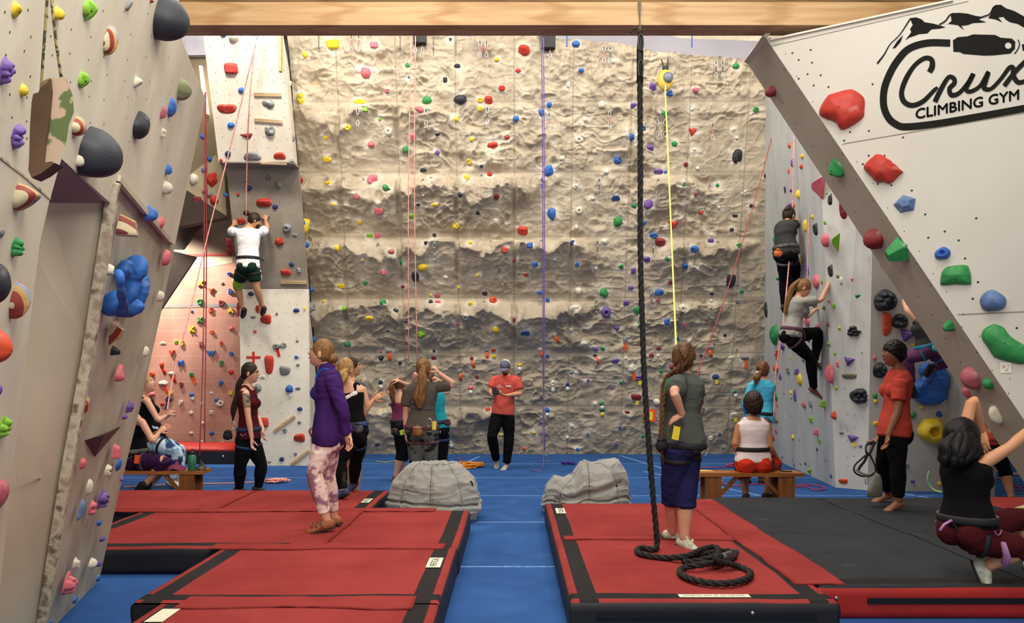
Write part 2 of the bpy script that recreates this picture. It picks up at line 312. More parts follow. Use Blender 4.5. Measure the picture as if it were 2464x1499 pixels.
# ---------------------------------------------------------------- tower
m_cream = mat('cream_paint', 'ebe2cf', .6, c2='ddd2bc', scale=1.4, bump=.05, bscale=120)
overlay(m_cream, 'noise', 'a79a83', 7, .66, .8, 3, stretch=(1, 1, .6), amount=.7)
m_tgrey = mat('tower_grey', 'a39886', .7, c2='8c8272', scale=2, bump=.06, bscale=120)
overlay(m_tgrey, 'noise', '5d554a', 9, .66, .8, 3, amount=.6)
TXL, TXR = -4.57, -3.41
prof = [(13.70, 0), (13.58, 2.98), (12.95, 4.88), (12.62, 4.86), (11.92, 6.75)]
def side_pt(Z): return -3.62 - .033 * Z, 15.6 - TW * Z
def tower():
    def quad(a, b, m, name, xl=TXL, xr=TXR):
        (y0, z0), (y1, z1) = a, b; mb = MB(); mb.prism([(xl, y0, z0), (xr, y0, z0), (xr, y1, z1), (xl, y1, z1)], (0, .05, 0)); return struct(mb.go(name, m))
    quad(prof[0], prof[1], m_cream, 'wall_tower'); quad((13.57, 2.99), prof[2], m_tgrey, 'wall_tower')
    quad((12.62, 4.86), (11.92, 6.75), m_cream, 'wall_tower')
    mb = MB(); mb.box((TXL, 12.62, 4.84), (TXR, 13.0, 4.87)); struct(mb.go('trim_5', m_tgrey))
    # right side of the tower runs back to the rock wall, left side closes it
    yz = [(13.74, 0), (13.62, 2.98), (12.99, 4.87), (12.64, 4.88), (11.96, 6.75)]
    vs = []; 
    for (y, z) in yz: vs.append((TXR, y, z)); sx, sy = side_pt(z); vs.append((sx, sy, z))
    fs = [(2 * i, 2 * i + 1, 2 * i + 3, 2 * i + 2) for i in range(4)]; struct(obj('wall_tower_side', vs, fs, m_cream))
    vs = []
    for (y, z) in yz: vs += [(TXL, y, z), (TXL - .05, 15.3, z)]
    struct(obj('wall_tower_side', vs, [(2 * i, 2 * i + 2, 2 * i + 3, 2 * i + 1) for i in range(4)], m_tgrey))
    mb = MB(); mb.box((TXR - .02, 11.9, 6.0), (TXR + .02, 11.97, 6.75)); struct(mb.go('trim_6', m_ply))
tower()
W_t1 = Wall('t1', (-4, 12.62, 4.86), (1, 0, 0), (0, -.70, 1.89), 'top box of the tower')
W_t2 = Wall('t2', (-4, 13.57, 2.99), (1, 0, 0), (0, -.62, 1.89), 'grey middle panel of the tower')
W_t3 = Wall('t3', (-4, 13.70, 0), (1, 0, 0), (0, -.12, 2.98), 'cream lower panel of the tower')
W_ts = Wall('ts', (TXR, 13.7, 0), (-.21, 1.8, 0), (-.1, 0, 3.), 'right side of the tower')
W_ts.n = nrm(V(1.8, .21, .06))
# ---------------------------------------------------------------- pink wall left of the tower
m_pink = mat('pink_paint', 'c29180', .65, c2='a97566', scale=1.2, bump=.1, bscale=60)
m_pline = mat('mortar_line', 'cfa79a', .8)
def brick(m, c):
    nt = m.node_tree; N = nt.nodes; L = nt.links; b = N['Principled BSDF']; t = N.new('ShaderNodeTexBrick'); t.inputs['Scale'].default_value = 1; t.inputs['Brick Width'].default_value = .55; t.inputs['Row Height'].default_value = .235; t.inputs['Mortar Size'].default_value = .006
    tc = N.new('ShaderNodeTexCoord'); mp = N.new('ShaderNodeMapping'); mp.inputs['Rotation'].default_value = (math.pi / 2, 0, 0); L.new(tc.outputs['Object'], mp.inputs[0]); L.new(mp.outputs[0], t.inputs['Vector'])
    src = b.inputs['Base Color'].links[0].from_socket; mx = N.new('ShaderNodeMix'); mx.data_type = 'RGBA'; ml = N.new('ShaderNodeMath'); ml.operation = 'MULTIPLY'; ml.inputs[1].default_value = .22
    L.new(t.outputs['Fac'], ml.inputs[0]); L.new(ml.outputs[0], mx.inputs[0]); L.new(src, mx.inputs[6]); mx.inputs[7].default_value = lin(c)
    for l in list(b.inputs['Base Color'].links): L.remove(l)
    L.new(mx.outputs[2], b.inputs['Base Color'])
brick(m_pink, 'e2c3b8')
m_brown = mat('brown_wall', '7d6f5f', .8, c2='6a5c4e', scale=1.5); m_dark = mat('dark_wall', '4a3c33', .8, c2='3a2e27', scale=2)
m_redl = mat('red_line', 'b03830', .6); m_gband = mat('grey_band', '8c8782', .7)
W_pink = Wall('pink', (-5, 15.0, 0), (1, 0, 0), (0, 0, 1), 'pink wall')
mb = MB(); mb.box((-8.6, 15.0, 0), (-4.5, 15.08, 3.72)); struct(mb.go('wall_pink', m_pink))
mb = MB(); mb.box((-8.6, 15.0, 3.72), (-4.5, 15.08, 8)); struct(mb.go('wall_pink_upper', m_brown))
mb = MB(); mb.prism(W_pink.poly([(418, 617), (560, 614), (560, 609), (418, 612)], .01), (0, .01, 0)); struct(mb.go('trim_7', m_redl))
mb = MB(); mb.prism(W_pink.poly([(380, 741), (575, 738), (575, 730), (380, 733)], .006), (0, .006, 0)); struct(mb.go('trim_8', m_gband))
# pale wedge of the wall above the pink paint
mb = MB(); mb.prism(W_pink.poly([(440, 620), (560, 620), (560, 632), (490, 645), (462, 640)], .004), (0, .004, 0)); struct(mb.go('trim_9', mat('cream_old', 'c9bba0', .7)))
# dark leaning panels in front of the pink wall (the diagonal edge of the lit strip)
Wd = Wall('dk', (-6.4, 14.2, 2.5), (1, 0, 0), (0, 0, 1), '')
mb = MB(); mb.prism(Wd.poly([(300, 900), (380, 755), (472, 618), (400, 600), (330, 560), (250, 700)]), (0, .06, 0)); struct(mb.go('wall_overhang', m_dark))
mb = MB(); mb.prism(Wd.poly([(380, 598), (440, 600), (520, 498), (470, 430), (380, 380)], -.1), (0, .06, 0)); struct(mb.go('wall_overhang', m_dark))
Wd2 = Wall('dk2', (-5.8, 13.6, 4.5), (1, 0, 0), (0, 0, 1), 'loft corner beside the tower')
mb = MB(); mb.prism(Wd2.poly([(430, 470), (450, 458), (545, 520), (540, 420), (520, 372), (430, 440)]), (0, .3, 0), ); struct(mb.go('wall_loft', mat('loft_cream', 'a89878', .7)))
mb = MB(); mb.prism(Wd2.poly([(430, 545), (545, 522), (450, 458), (436, 470)], .02), (0, .2, .0)); struct(mb.go('wall_loft', m_dark))
mb = MB(); mb.prism(Wd2.poly([(380, 60), (500, 60), (500, 132), (380, 134)], -.6), (0, .1, 0)); struct(mb.go('wall_loft_upper', mat('lavender_wall', 'bcb6c0', .7)))
mb = MB(); mb.prism(Wd2.poly([(380, 132), (503, 132), (525, 390), (430, 445), (380, 460)], -.7), (0, .1, 0)); struct(mb.go('wall_loft_upper', mat('loft_brown', '7c6d55', .8, scale=3)))
mb = MB(); mb.prism(Wd2.poly([(481, 160), (487, 160), (499, 240), (504, 276), (498, 274), (488, 225)], -.6), (0, -.04, 0)); struct(mb.go('ceiling_lamp_tube', emis('lamp_tube', 'ffe9c0', 9)))
# ---------------------------------------------------------------- grey walls on the right
m_grey = mat('grey_paint', 'c3c6c4', .6, c2='aeb2b1', scale=1.6, bump=.05, bscale=90, stretch=(1, 1, .4))
overlay(m_grey, 'noise', '6f7374', 4, .6, .8, 3, stretch=(2.2, 2.2, .45), amount=.6)
m_grey2 = mat('white_grey_paint', 'd6d4cd', .6, c2='c6c4bd', scale=1.6)
overlay(m_grey2, 'noise', '8a8884', 5, .62, .8, 6, stretch=(1.5, 1.5, .6), amount=.5)
m_grey3 = mat('warm_grey_paint', 'bdb6ac', .6, c2='aca59a', scale=1.6)
overlay(m_grey3, 'noise', '8a847a', 4, .6, .8, 7, amount=.5)
ga, gb, gc, gd = V(4.86, 15.5, 0), V(4.42, 11.07, 0), V(4.74, 10.8, 0), V(5.66, 10.66, 0)
up = V(0, -.0, 1)
def panel(a, b, h, lean, m, name, th=.06, up2=None):
    d = nrm(b - a); n = nrm(V(d[1], -d[0], 0)); 
    if n.dot(-a) < 0: n = -n
    t1 = a + V(0, 0, h) + n * lean; t2 = b + V(0, 0, h) + n * (lean if up2 is None else up2)
    mb = MB(); mb.prism([a, b, t2, t1], -n * th); return struct(mb.go(name, m))
GH = 6.6
panel(V(4.86, 15.5, 0), gb, GH, .30, m_grey, 'wall_east')
W_g1 = Wall('g1', gb, nrm(V(4.86, 15.5, 0) - gb), (-.045, 0, 1), 'grey side wall'); 
if W_g1.n[0] > 0: W_g1.flip()
pt = lambda a, n, l: a + V(0, 0, GH) + n * l
n1 = nrm(V(-1, .1, 0)); mb = MB()
tb = gb + V(0, 0, GH) + n1 * .30; tc_ = gc + V(0, 0, GH) + V(-.1, -.5, 0); td = gd + V(0, 0, GH) + V(.0, -.6, 0)
mb.prism([gb, gc, tc_, tb], (0.02, .06, 0)); struct(mb.go('wall_corner', m_grey2))
mb = MB(); mb.prism([gc, gd, td, tc_], (0.0, .06, 0)); struct(mb.go('wall_corner', m_grey3))
mb = MB(); g4 = V(5.86, 9.95, 0); mb.prism([gd, g4, g4 + V(.15, -.5, GH), td], (.06, .0, 0)); struct(mb.go('wall_corner', m_grey3))
W_g2 = Wall('g2', gb, gc - gb, tb - gb, 'white corner panel'); 
W_g3 = Wall('g3', gc, gd - gc, tc_ - gc, 'grey panel behind the slanted wall')
for q in (W_g2, W_g3):
    if q.n[1] > 0: q.flip()
# ---------------------------------------------------------------- slanted white wall with the emblem, and its grey underside
m_white = mat('white_panel', 'c8c2b6', .55, c2='bfb8ab', scale=.9, bump=.03, bscale=150)
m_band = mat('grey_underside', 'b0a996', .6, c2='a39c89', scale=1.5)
ed = V(1.53, -1, 0); W_r = Wall('r', (2.06, 6.5, 0), nrm(ed), (0, 0, 1), 'white emblem wall')
if W_r.n[1] > 0: W_r.flip()
E = [(1845, 95), (2464, 1010), (2660, 1300), (3300, 1300), (3300, -330), (2290, 0)]
mb = MB(); p = W_r.poly(E); p[:, 2] = np.maximum(p[:, 2], .22); mb.prism(p, -W_r.n * .05); struct(mb.go('wall_emblem', m_white))
eT = W_r.hit(1845, 95); eB = W_r.hit(2640, 1270); BW = V(0, .52, 0)
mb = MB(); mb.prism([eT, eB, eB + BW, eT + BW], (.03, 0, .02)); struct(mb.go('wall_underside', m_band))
b_n = nrm(np.cross(eB - eT, BW)); 
if b_n[0] > 0: b_n = -b_n
W_b = Wall('b', eT, BW, eT - eB, 'grey underside of the slanted wall'); W_b.n = b_n
mb = MB(); mb.prism([eT + V(0, -.02, .0), eT + BW, eT + BW + V(.06, 0, .09), eT + V(.06, -.02, .09)], (-.035, 0, .02)); struct(mb.go('trim_10', mat('cream_edge', 'ddd6c2', .6)))
for a, b in (((1850, 115), (2310, 5)),): 
    mb = MB(); q = W_r.poly([(1852, 93), (2292, -3), (2292, 1), (1852, 97)], .02); mb.prism(q, -W_r.n * .08); struct(mb.go('trim_11', m_cream))
mb = MB()
for a, b, t in (((2030, 346), (2464, 272), 1.2), ((2305, 757), (2464, 750), 1.5), ((1850, 112), (2330, 3), .9)):
    q = W_r.poly([(a[0], a[1] - t), (b[0], b[1] - t), (b[0], b[1] + t), (a[0], a[1] + t)], .002); mb.prism(q, -W_r.n * .004)
struct(mb.go('trim_12', mat('panel_gap', '8a8273', .8)))
# emblem painted on the wall
m_ink = mat('emblem_black', '1e1d19', .8, spec=.1)
SO = [0.]
def stroke(mb, pts, wd, off=.004, k=6):
    SO[0] += .0004; off = off + SO[0]
    c = crom([V(x, y, 0) for x, y in pts], k); T = np.gradient(c, axis=0); T /= np.linalg.norm(T, axis=1)[:, None] + 1e-9; Nn = np.stack([-T[:, 1], T[:, 0]], 1)
    w_ = np.interp(np.linspace(0, 1, len(c)), np.linspace(0, 1, len(wd)), wd) if not np.isscalar(wd) else np.full(len(c), wd)
    a = [W_r.hit(*(c[i, :2] + Nn[i] * w_[i] / 2), off) for i in range(len(c))]; b = [W_r.hit(*(c[i, :2] - Nn[i] * w_[i] / 2), off) for i in range(len(c))]
    n = len(c); mb.add(a + b, [(i, i + 1, n + i + 1, n + i) for i in range(n - 1)])
def z0(pts): return [(1848 + x / 3, y / 3) for x, y in pts]
def emblem():
    mb = MB(); fp = lambda pts, off=.004: mb.add(W_r.poly(z0(pts), off), [tuple(range(len(pts)))])
    stroke(mb, z0([(1315, 310), (1150, 310), (1020, 350), (940, 430), (880, 530), (840, 640), (835, 760), (870, 850), (930, 900), (1000, 915), (1200, 895), (1500, 845), (1860, 780)]), 17)
    fp([(1335, 290), (1370, 268), (1440, 262), (1480, 248), (1640, 252), (1680, 272), (1760, 278), (1785, 300), (1782, 350), (1750, 385), (1630, 398), (1560, 400), (1410, 388), (1385, 375), (1338, 372)])
    stroke(mb, z0([(1805, 285), (1815, 320), (1800, 360), (1778, 388)]), 2.4)
    fp([(1832, 320), (1860, 315), (1860, 365), (1838, 365)])
    # script letters
    stroke(mb, z0([(1165, 520), (1185, 480), (1180, 430), (1130, 420), (1060, 470), (1000, 560), (965, 660), (980, 730), (1040, 760), (1120, 730), (1200, 650), (1225, 630)]), [13, 14, 12, 11, 10, 12, 12, 13, 12, 11, 9, 6])
    stroke(mb, z0([(1205, 735), (1240, 660), (1300, 560), (1340, 565), (1345, 600), (1310, 640), (1325, 685), (1380, 670), (1440, 600), (1480, 535), (1465, 570), (1430, 640), (1460, 660), (1530, 620), (1590, 520), (1570, 590), (1560, 635), (1610, 640), (1680, 570), (1740, 490), (1770, 490), (1770, 540), (1800, 590), (1840, 590), (1900, 560)]), [12, 12, 10, 11, 11, 11, 12, 10, 9, 11, 11, 11, 10, 9, 10, 11, 12, 9, 9, 10, 11, 12, 12, 10, 9], k=5)
    stroke(mb, z0([(1705, 620), (1750, 560), (1800, 500), (1860, 440)]), 11)
    # mountains
    stroke(mb, z0([(788, 458), (840, 390), (880, 320), (950, 250), (1030, 130)]), [4, 3, 2, 2, 3], .004, 3)
    fp([(1030, 130), (1070, 125), (1110, 140), (1130, 160), (1200, 172), (1235, 182), (1282, 195), (1240, 205), (1180, 210), (1150, 240), (1090, 245), (1050, 260), (1020, 270), (990, 290), (1035, 232), (1025, 210), (1045, 180), (1032, 150)])
    fp([(975, 252), (958, 300), (920, 345), (898, 350), (930, 300)])
    stroke(mb, z0([(1235, 178), (1280, 150), (1310, 110), (1340, 95)]), 3, .004, 3)
    fp([(1330, 95), (1380, 92), (1440, 98), (1500, 115), (1560, 122), (1520, 140), (1576, 160), (1480, 165), (1440, 180), (1395, 185), (1415, 218), (1370, 180), (1310, 172), (1262, 178), (1300, 172), (1325, 150), (1320, 115)])
    stroke(mb, z0([(1545, 122), (1600, 100), (1625, 55), (1650, 38)]), 3, .004, 3)
    fp([(1640, 36), (1680, 34), (1720, 60), (1780, 80), (1860, 125), (1860, 205), (1800, 170), (1750, 160), (1715, 140), (1700, 120), (1660, 125), (1692, 160), (1640, 138), (1590, 130), (1610, 100), (1625, 60)])
    o = mb.go('painted_emblem', m_ink); tag(o, 'black painted emblem of mountains over a carabiner outline with script lettering', 'sign')
    mw = MB(); a = [W_r.hit(1848 + 578 + 8 * math.cos(t), 110 + 7.5 * math.sin(t), .007) for t in np.arange(12) * math.pi / 6]; mw.add(a, [tuple(range(12))]); mw.go('carabiner_gate_hole', m_white, o)
    # block lettering
    v, f = text_mesh('CLIMBING GYM', 1., 0, 0); v = v / (v[:, 0].max() - v[:, 0].min())
    a0, a1 = z0([(1068, 828), (1812, 685)]); vv = []
    asc = .5 * (v[:, 1].max() - v[:, 1].min())
    for q in v:
        t = q[0] + .5; x = a0[0] + (a1[0] - a0[0]) * t; y = a0[1] + (a1[1] - a0[1]) * t - q[1] / asc * 12; vv.append(W_r.hit(x, y, .005))
    mb = MB(); mb.add(vv, f)
    for dx, dy in ((.8, 0), (-.8, 0), (0, .8), (0, -.8)): mb.add([W_r.hit(a0[0] + (a1[0] - a0[0]) * (q[0] + .5) + dx, a0[1] + (a1[1] - a0[1]) * (q[0] + .5) - q[1] / asc * 12 + dy, .005) for q in v], f)
    mb.go('lettering', m_ink, o)
emblem()
# ---------------------------------------------------------------- left overhanging wall
m_left = mat('left_grey', 'd8cfb9', .6, c2='c4baa2', scale=1.8, bump=.06, bscale=70, stretch=(1, 1, .5))
overlay(m_left, 'noise', 'ddd5c6', 5, .55, .75, 5, stretch=(1, 1, .4), amount=.6)
overlay(m_left, 'noise', '857a6b', 9, .66, .85, 8, amount=.5)
m_left2 = mat('left_grey_low', 'bfb6a0', .6, c2='a59c86', scale=2.5, bump=.06, bscale=70)
overlay(m_left2, 'noise', 'c6bdac', 5, .58, .75, 5, stretch=(1, 1, .4), amount=.6)
m_flat = mat('beige_panel', 'cabfa6', .6, c2='baaf96', scale=1.2, bump=.05, bscale=200)
m_mauve = mat('mauve_underside', '96817a', .7, c2='80706b', scale=2)
m_worn = mat('worn_wood', 'a3927a', .8, c2='6f5f49', scale=14, bump=.3, bscale=30, c3='c9bca4')
B1, B2 = V(-3.03, 5.93, 0), V(-2.80, 5.05, 0); ld = nrm(B2 - B1); lu = V(.22, 0, 1)
W_l = Wall('l', B1, ld, lu, 'left overhanging wall')
if W_l.n[0] < 0: W_l.flip()
def lslab(name, pts, m, off=0., th=.08): mb = MB(); mb.prism(W_l.poly(pts, off), -W_l.n * th); return struct(mb.go(name, m))
lslab('wall_west', [(-500, -250), (380, -250), (430, -10), (437, 95), (495, 238), (421, 590), (404, 577), (282, 428), (265, 488), (148, 382), (118, 488), (95, 590), (70, 800), (45, 1010), (20, 1230), (-8, 1499), (-60, 1900), (-900, 2200), (-900, -250)], m_left)
lslab('wall_west_lower', [(282, 430), (404, 577), (421, 590), (385, 765), (330, 1010), (285, 1190), (235, 1412), (150, 1500), (95, 1560), (100, 1500), (160, 1150), (215, 850)], m_left2, -.03, .06)
# recessed channel panel
A_ = W_l.hit(148, 382); B_ = W_l.hit(265, 488)
ch = [W_l.hit(118, 488, -.16), W_l.hit(264, 489, -.02), W_l.hit(215, 850, -.02), W_l.hit(160, 1150, -.02), W_l.hit(98, 1505, -.02), W_l.hit(60, 1750, -.02), W_l.hit(-90, 1750, -.10), W_l.hit(-34, 1505, -.10), W_l.hit(16, 1010, -.14), W_l.hit(70, 590, -.16)]
vs = ch; struct(obj('wall_west_channel', vs, [(0, 1, 2, 9), (9, 2, 3, 8), (8, 3, 4, 7), (7, 4, 5, 6)], m_flat))
struct(obj('trim_13', [A_, B_, ch[1], ch[0], W_l.hit(118, 488, 0)], [(0, 1, 2, 3), (0, 3, 4)], m_mauve))
def strip(name, pts, w_, off, m, hgt=.012):
    mb = MB(); p = [W_l.hit(a, b, off) for a, b in pts]
    for a, b in zip(p[:-1], p[1:]): mb.bar(a, b, w_, W_l.n, hgt)
    return struct(mb.go(name, m))
strip('trim_14', [(275, 440), (213, 850), (158, 1150), (102, 1499)], .045, .0, m_worn, .05)
strip('trim_15', [(283, 428), (405, 577)], .03, .0, m_flat, .03)
strip('trim_16', [(0, 378), (60, 425), (120, 478)], .008, .0, m_worn, .006)
strip('trim_17', [(50, 1148), (150, 1155)], .006, -.07, m_worn, .004)
# two small corner volumes
def vol(name, base, apex, m):
    b = [W_l.hit(x, y, -.03) for x, y in base]; a = W_l.hit(*apex); k = len(b); return obj(name, b + [a], [(i, (i + 1) % k, k) for i in range(k)] + [tuple(range(k))[::-1]], m)
tag(vol('wedge_volume', [(203, 1060), (292, 1025), (228, 1100)], (252, 1045, .05), mat('volume_brown', '63504a', .7)), 'small dark brown triangular wedge bolted low on the left wall', 'climbing volume')
# ---------------------------------------------------------------- beam, roof
mb = MB(); mb.box((-2.75, 6.34, 4.28), (4.0, 6.54, 4.46)); bm = struct(mb.go('trim_18', m_wood))
mb = MB(); mb.box((-2.9, 6.6, 4.565), (4.2, 6.95, 4.8)); struct(mb.go('trim_19', m_wood2))
m_insul = mat('insulation', 'd9cfb6', .8, c2='b7ab90', scale=3, bump=.5, bscale=3)
mb = MB(); mb.box((-9, -3, 8.9), (9, 22, 9.0)); struct(mb.go('ceiling', m_insul))
Wf = Wall('f', (0, 14.5, 8), (1, 0, 0), (0, 0, 1), '')
m_lav = mat('lavender_metal', '9c97a0', .5, c2='8d8890', scale=1)
mb = MB(); mb.prism(Wf.poly([(1060, 66), (1540, 66), (1640, 92), (1860, 100), (1900, 100), (1900, 200), (1500, 160), (1060, 110)]), (0, .05, 0)); struct(mb.go('trim_20', m_lav))
mb = MB(); mb.prism(Wf.poly([(1500, 20), (1960, 20), (1960, 110), (1860, 101), (1640, 93), (1540, 68)], -.1), (0, .05, 0)); struct(mb.go('ceiling_insulation', m_insul))
# outer shell of the hall
m_shell = mat('hall_shell', 'a79f92', .8)
mb = MB(); mb.box((-9, 21.9, 0), (9, 22, 8.9)); struct(mb.go('wall_far', m_shell))
mb = MB(); mb.box((-9, -3, 0), (-8.9, 22, 8.9)); struct(mb.go('wall_hall_west', m_shell))
mb = MB(); mb.box((8.9, -3, 0), (9, 22, 8.9)); struct(mb.go('wall_hall_east', m_shell))
# ================================================================ CLIMBING HOLDS
HC = dict(r='c23a2c', R='8c2f33', o='d9502e', p='dd6f78', y='e6c52c', g='2f8a48', G='7fb52f', b='2f66b4', B='233f78', k='2f3136', w='e2d9c2', n='8a8a86', v='6d4f96', c='8f4a2c', O='7d7f5a', S='5f7ba6', P='b5606a', D='26272b')
HN = dict(r='red', R='dark red', o='orange-red', p='pink', y='yellow', g='green', G='lime green', b='blue', B='navy blue', k='charcoal', w='cream', n='grey', v='purple', c='multicoloured striped', O='olive', S='steel blue', P='dusty rose', D='black')
SN = dict(d='rounded', j='bulging jug', e='long edge', q='blocky', t='pointed triangular', s='faceted', m='lumpy', x='notched', r='doughnut-shaped', p='pinch')
HM = {}
for k_, c_ in HC.items():
    m_ = mat('hold_' + HN[k_].replace(' ', '_'), c_, .55, var=.22, scale=14, bump=.12, bscale=90, spec=.35)
    overlay(m_, 'noise', 'e8e2d8', 9, .60, .82, 5, amount=.38); HM[k_] = m_
def stripes(m, cs, ax=(0, 1, 0), sc=14.):
    nt = m.node_tree; N = nt.nodes; L = nt.links; b = N['Principled BSDF']
    tc = N.new('ShaderNodeTexCoord'); mp = N.new('ShaderNodeMapping'); L.new(tc.outputs['Object'], mp.inputs[0]); t = N.new('ShaderNodeTexNoise'); t.inputs['Scale'].default_value = 3; t.inputs['Detail'].default_value = 1
    L.new(mp.outputs[0], t.inputs['Vector']); dt = N.new('ShaderNodeVectorMath'); dt.operation = 'DOT_PRODUCT'; dt.inputs[1].default_value = ax; L.new(mp.outputs[0], dt.inputs[0])
    ad = N.new('ShaderNodeMath'); ad.operation = 'MULTIPLY_ADD'; ad.inputs[1].default_value = .08; L.new(t.outputs['Fac'], ad.inputs[0]); L.new(dt.outputs['Value'], ad.inputs[2])
    ml = N.new('ShaderNodeMath'); ml.operation = 'MULTIPLY'; ml.inputs[1].default_value = sc / len(cs); L.new(ad.outputs[0], ml.inputs[0]); fr = N.new('ShaderNodeMath'); fr.operation = 'FRACT'; L.new(ml.outputs[0], fr.inputs[0])
    cr = N.new('ShaderNodeValToRGB'); cr.color_ramp.interpolation = 'CONSTANT'; e = cr.color_ramp.elements
    e[0].position = 0; e[0].color = lin(cs[0]); e[1].position = 1 / len(cs); e[1].color = lin(cs[1])
    for i in range(2, len(cs)): x = e.new(i / len(cs)); x.color = lin(cs[i])
    L.new(fr.outputs[0], cr.inputs[0])
    for l in list(b.inputs['Base Color'].links): L.remove(l)
    L.new(cr.outputs[0], b.inputs['Base Color']); return m
stripes(HM['c'], ['8a3a2e', 'b8925a', '7b8ba6', 'a8744a', '6b332e', 'c6b892'], (1, .5, 0), 60.)
m_bolt = mat('bolt_black', '18181a', .4, metal=.3); m_steel = mat('steel', 'b9bcc0', .3, var=.1, metal=.9)
m_tape = {'o': mat('orange_tape', 'f0561e', .6, var=.05), 'r': mat('red_tape', 'd0281e', .6, var=.05), 'w': mat('white_tag', 'e6e3dc', .6, var=.05), 'y': mat('yellow_tag', 'ecd53a', .6, var=.05)}
def hold_local(s, w, h, d, big, rg):
    nr, nt = (16, 56) if big else (6, 22)
    th = np.arange(nt) * 2 * math.pi / nt; ph = [rg.uniform(0, 6.28) for _ in range(4)]
    ro = 1 + .05 * np.sin(2 * th + ph[0]) + .05 * np.sin(3 * th + ph[1]) + .025 * np.sin(5 * th + ph[2])
    se = lambda p: (np.abs(np.cos(th)) ** p + np.abs(np.sin(th)) ** p) ** (-1 / p)
    if s == 'q': ro = se(5) * (1 + .03 * np.sin(2 * th + ph[0]))
    if s == 'j': ro = se(2.6) * (1 + .05 * np.sin(2 * th + ph[0])) * (1 - .10 * np.maximum(0, np.sin(th)) ** 3)
    if s == 't': ro = 1 / np.maximum(.52, np.maximum.reduce([np.cos(th - a - .3 * math.sin(ph[0])) for a in (-math.pi / 6, math.pi / 2 + .0, math.pi + math.pi / 6)])) * .62
    if s == 's': ro = 1 / np.maximum.reduce([np.cos(th - a) / rg.uniform(.84, 1.) for a in (ph[0], ph[0] + 1.2, ph[0] + 2.6, ph[0] + 3.7, ph[0] + 5.0)])
    if s == 'x': ro = ro * (1 - .42 * np.exp(-((th - 4.5 + .5 * math.sin(ph[0])) / .42) ** 2))
    if s == 'e': ro = se(3) * (1 + .08 * np.sin(3 * th + ph[1]))
    if s == 'p': ro = ro * (1 - .18 * np.abs(np.cos(th)) * np.sin(th + ph[0]))
    if s == 'm': ro = 1 + .06 * np.abs(np.sin(2.5 * th + ph[0])) - .04 + .05 * np.sin(3 * th + ph[1])
    rho = (np.arange(1, nr + 1) / nr) ** .75; RH, TH = np.meshgrid(rho, th, indexing='ij'); X = RH * ro * np.cos(TH); Y = RH * ro * np.sin(TH)
    D = lambda r: np.sqrt(np.maximum(0, 1 - r ** 2))
    if s in 'd': Z = D(RH)
    elif s == 'q': Z = np.clip((1 - RH) * 3.2, 0, 1) * (1 - .25 * Y * math.copysign(1, math.sin(ph[1])))
    elif s in 'ts': Z = np.clip((1 - RH) * (1.25 if s == 't' else 1.7), 0, .95) * (1 + .15 * X)
    elif s == 'j': Z = D(RH ** 1.4) * (.72 + .5 * np.clip(Y, -1, 1)) - .35 * np.exp(-((Y - .75) / .2) ** 2) * D(RH)
    elif s == 'x': Z = D(RH) * (.8 + .3 * np.sin(2.2 * X + 1.7 * Y + ph[1]))
    elif s == 'r': Z = np.where(RH > .42, np.sqrt(np.maximum(0, 1 - ((RH - .42) / .58) ** 2)), .35 + .65 * (RH / .42) ** 2)
    elif s == 'e': Z = D(RH ** 2) * (.75 + .35 * Y)
    elif s == 'p': Z = D(RH) * (1 - .45 * np.abs(X + .3 * math.sin(ph[2]) * Y))
    else:
        Z = np.zeros_like(X) + .25 * D(RH)
        for k in range(6):
            a, r0 = k * 1.05 + ph[3], .55 if k else 0; cx, cy = r0 * math.cos(a), r0 * math.sin(a); rr = .36 + .14 * math.sin(k * 2.3 + ph[1]); Z = np.maximum(Z, .95 * np.sqrt(np.maximum(0, 1 - ((X - cx) ** 2 + (Y - cy) ** 2) / rr ** 2)) * D(RH ** 2.5))
    Z = Z + (.05 if s in 'xmpj' else .02) * vn(X * 2.3, Y * 2.3, ph[0], 3) * (1 - RH ** 3)
    Z[-1] = -.06
    c0 = {'r': .35}.get(s, float(Z[0].mean())); vs = np.vstack([[(0, 0, c0)], np.stack([X, Y, Z], -1).reshape(-1, 3)])
    fs = [(0, 1 + j, 1 + (j + 1) % nt) for j in range(nt)] + [(1 + i * nt + j, 1 + (i + 1) * nt + j, 1 + (i + 1) * nt + (j + 1) % nt, 1 + i * nt + (j + 1) % nt) for i in range(nr - 1) for j in range(nt)]
    return vs * (w / 2, h / 2, d), fs, c0 * d
BOLT = {}
def bolt_mesh(r):
    k = round(r, 4)
    if k not in BOLT:
        mb = MB(); mb.tube([(0, 0, -r * 1.2), (0, 0, -r * .38)], r, 10); me = mesh_of('bolt', np.vstack(mb.v), mb.f, m_bolt, True); BOLT[k] = me
    return BOLT[k]
TM = {}
def small_box(sx, sy, m, key):
    k = (round(sx, 2), round(sy, 2), key)
    if k not in TM:
        mb = MB(); mb.box((-sx / 2, -sy, 0), (sx / 2, 0, .004)); TM[k] = mesh_of('tag', np.vstack(mb.v), mb.f, m)
    return TM[k]
HOLDS = []; REC = []
def child(name, me, parent, loc, rz=0):
    o = bpy.data.objects.new(name, me); COL.objects.link(o); o.parent = parent; o.location = loc; o.rotation_euler = (0, 0, rz); return o
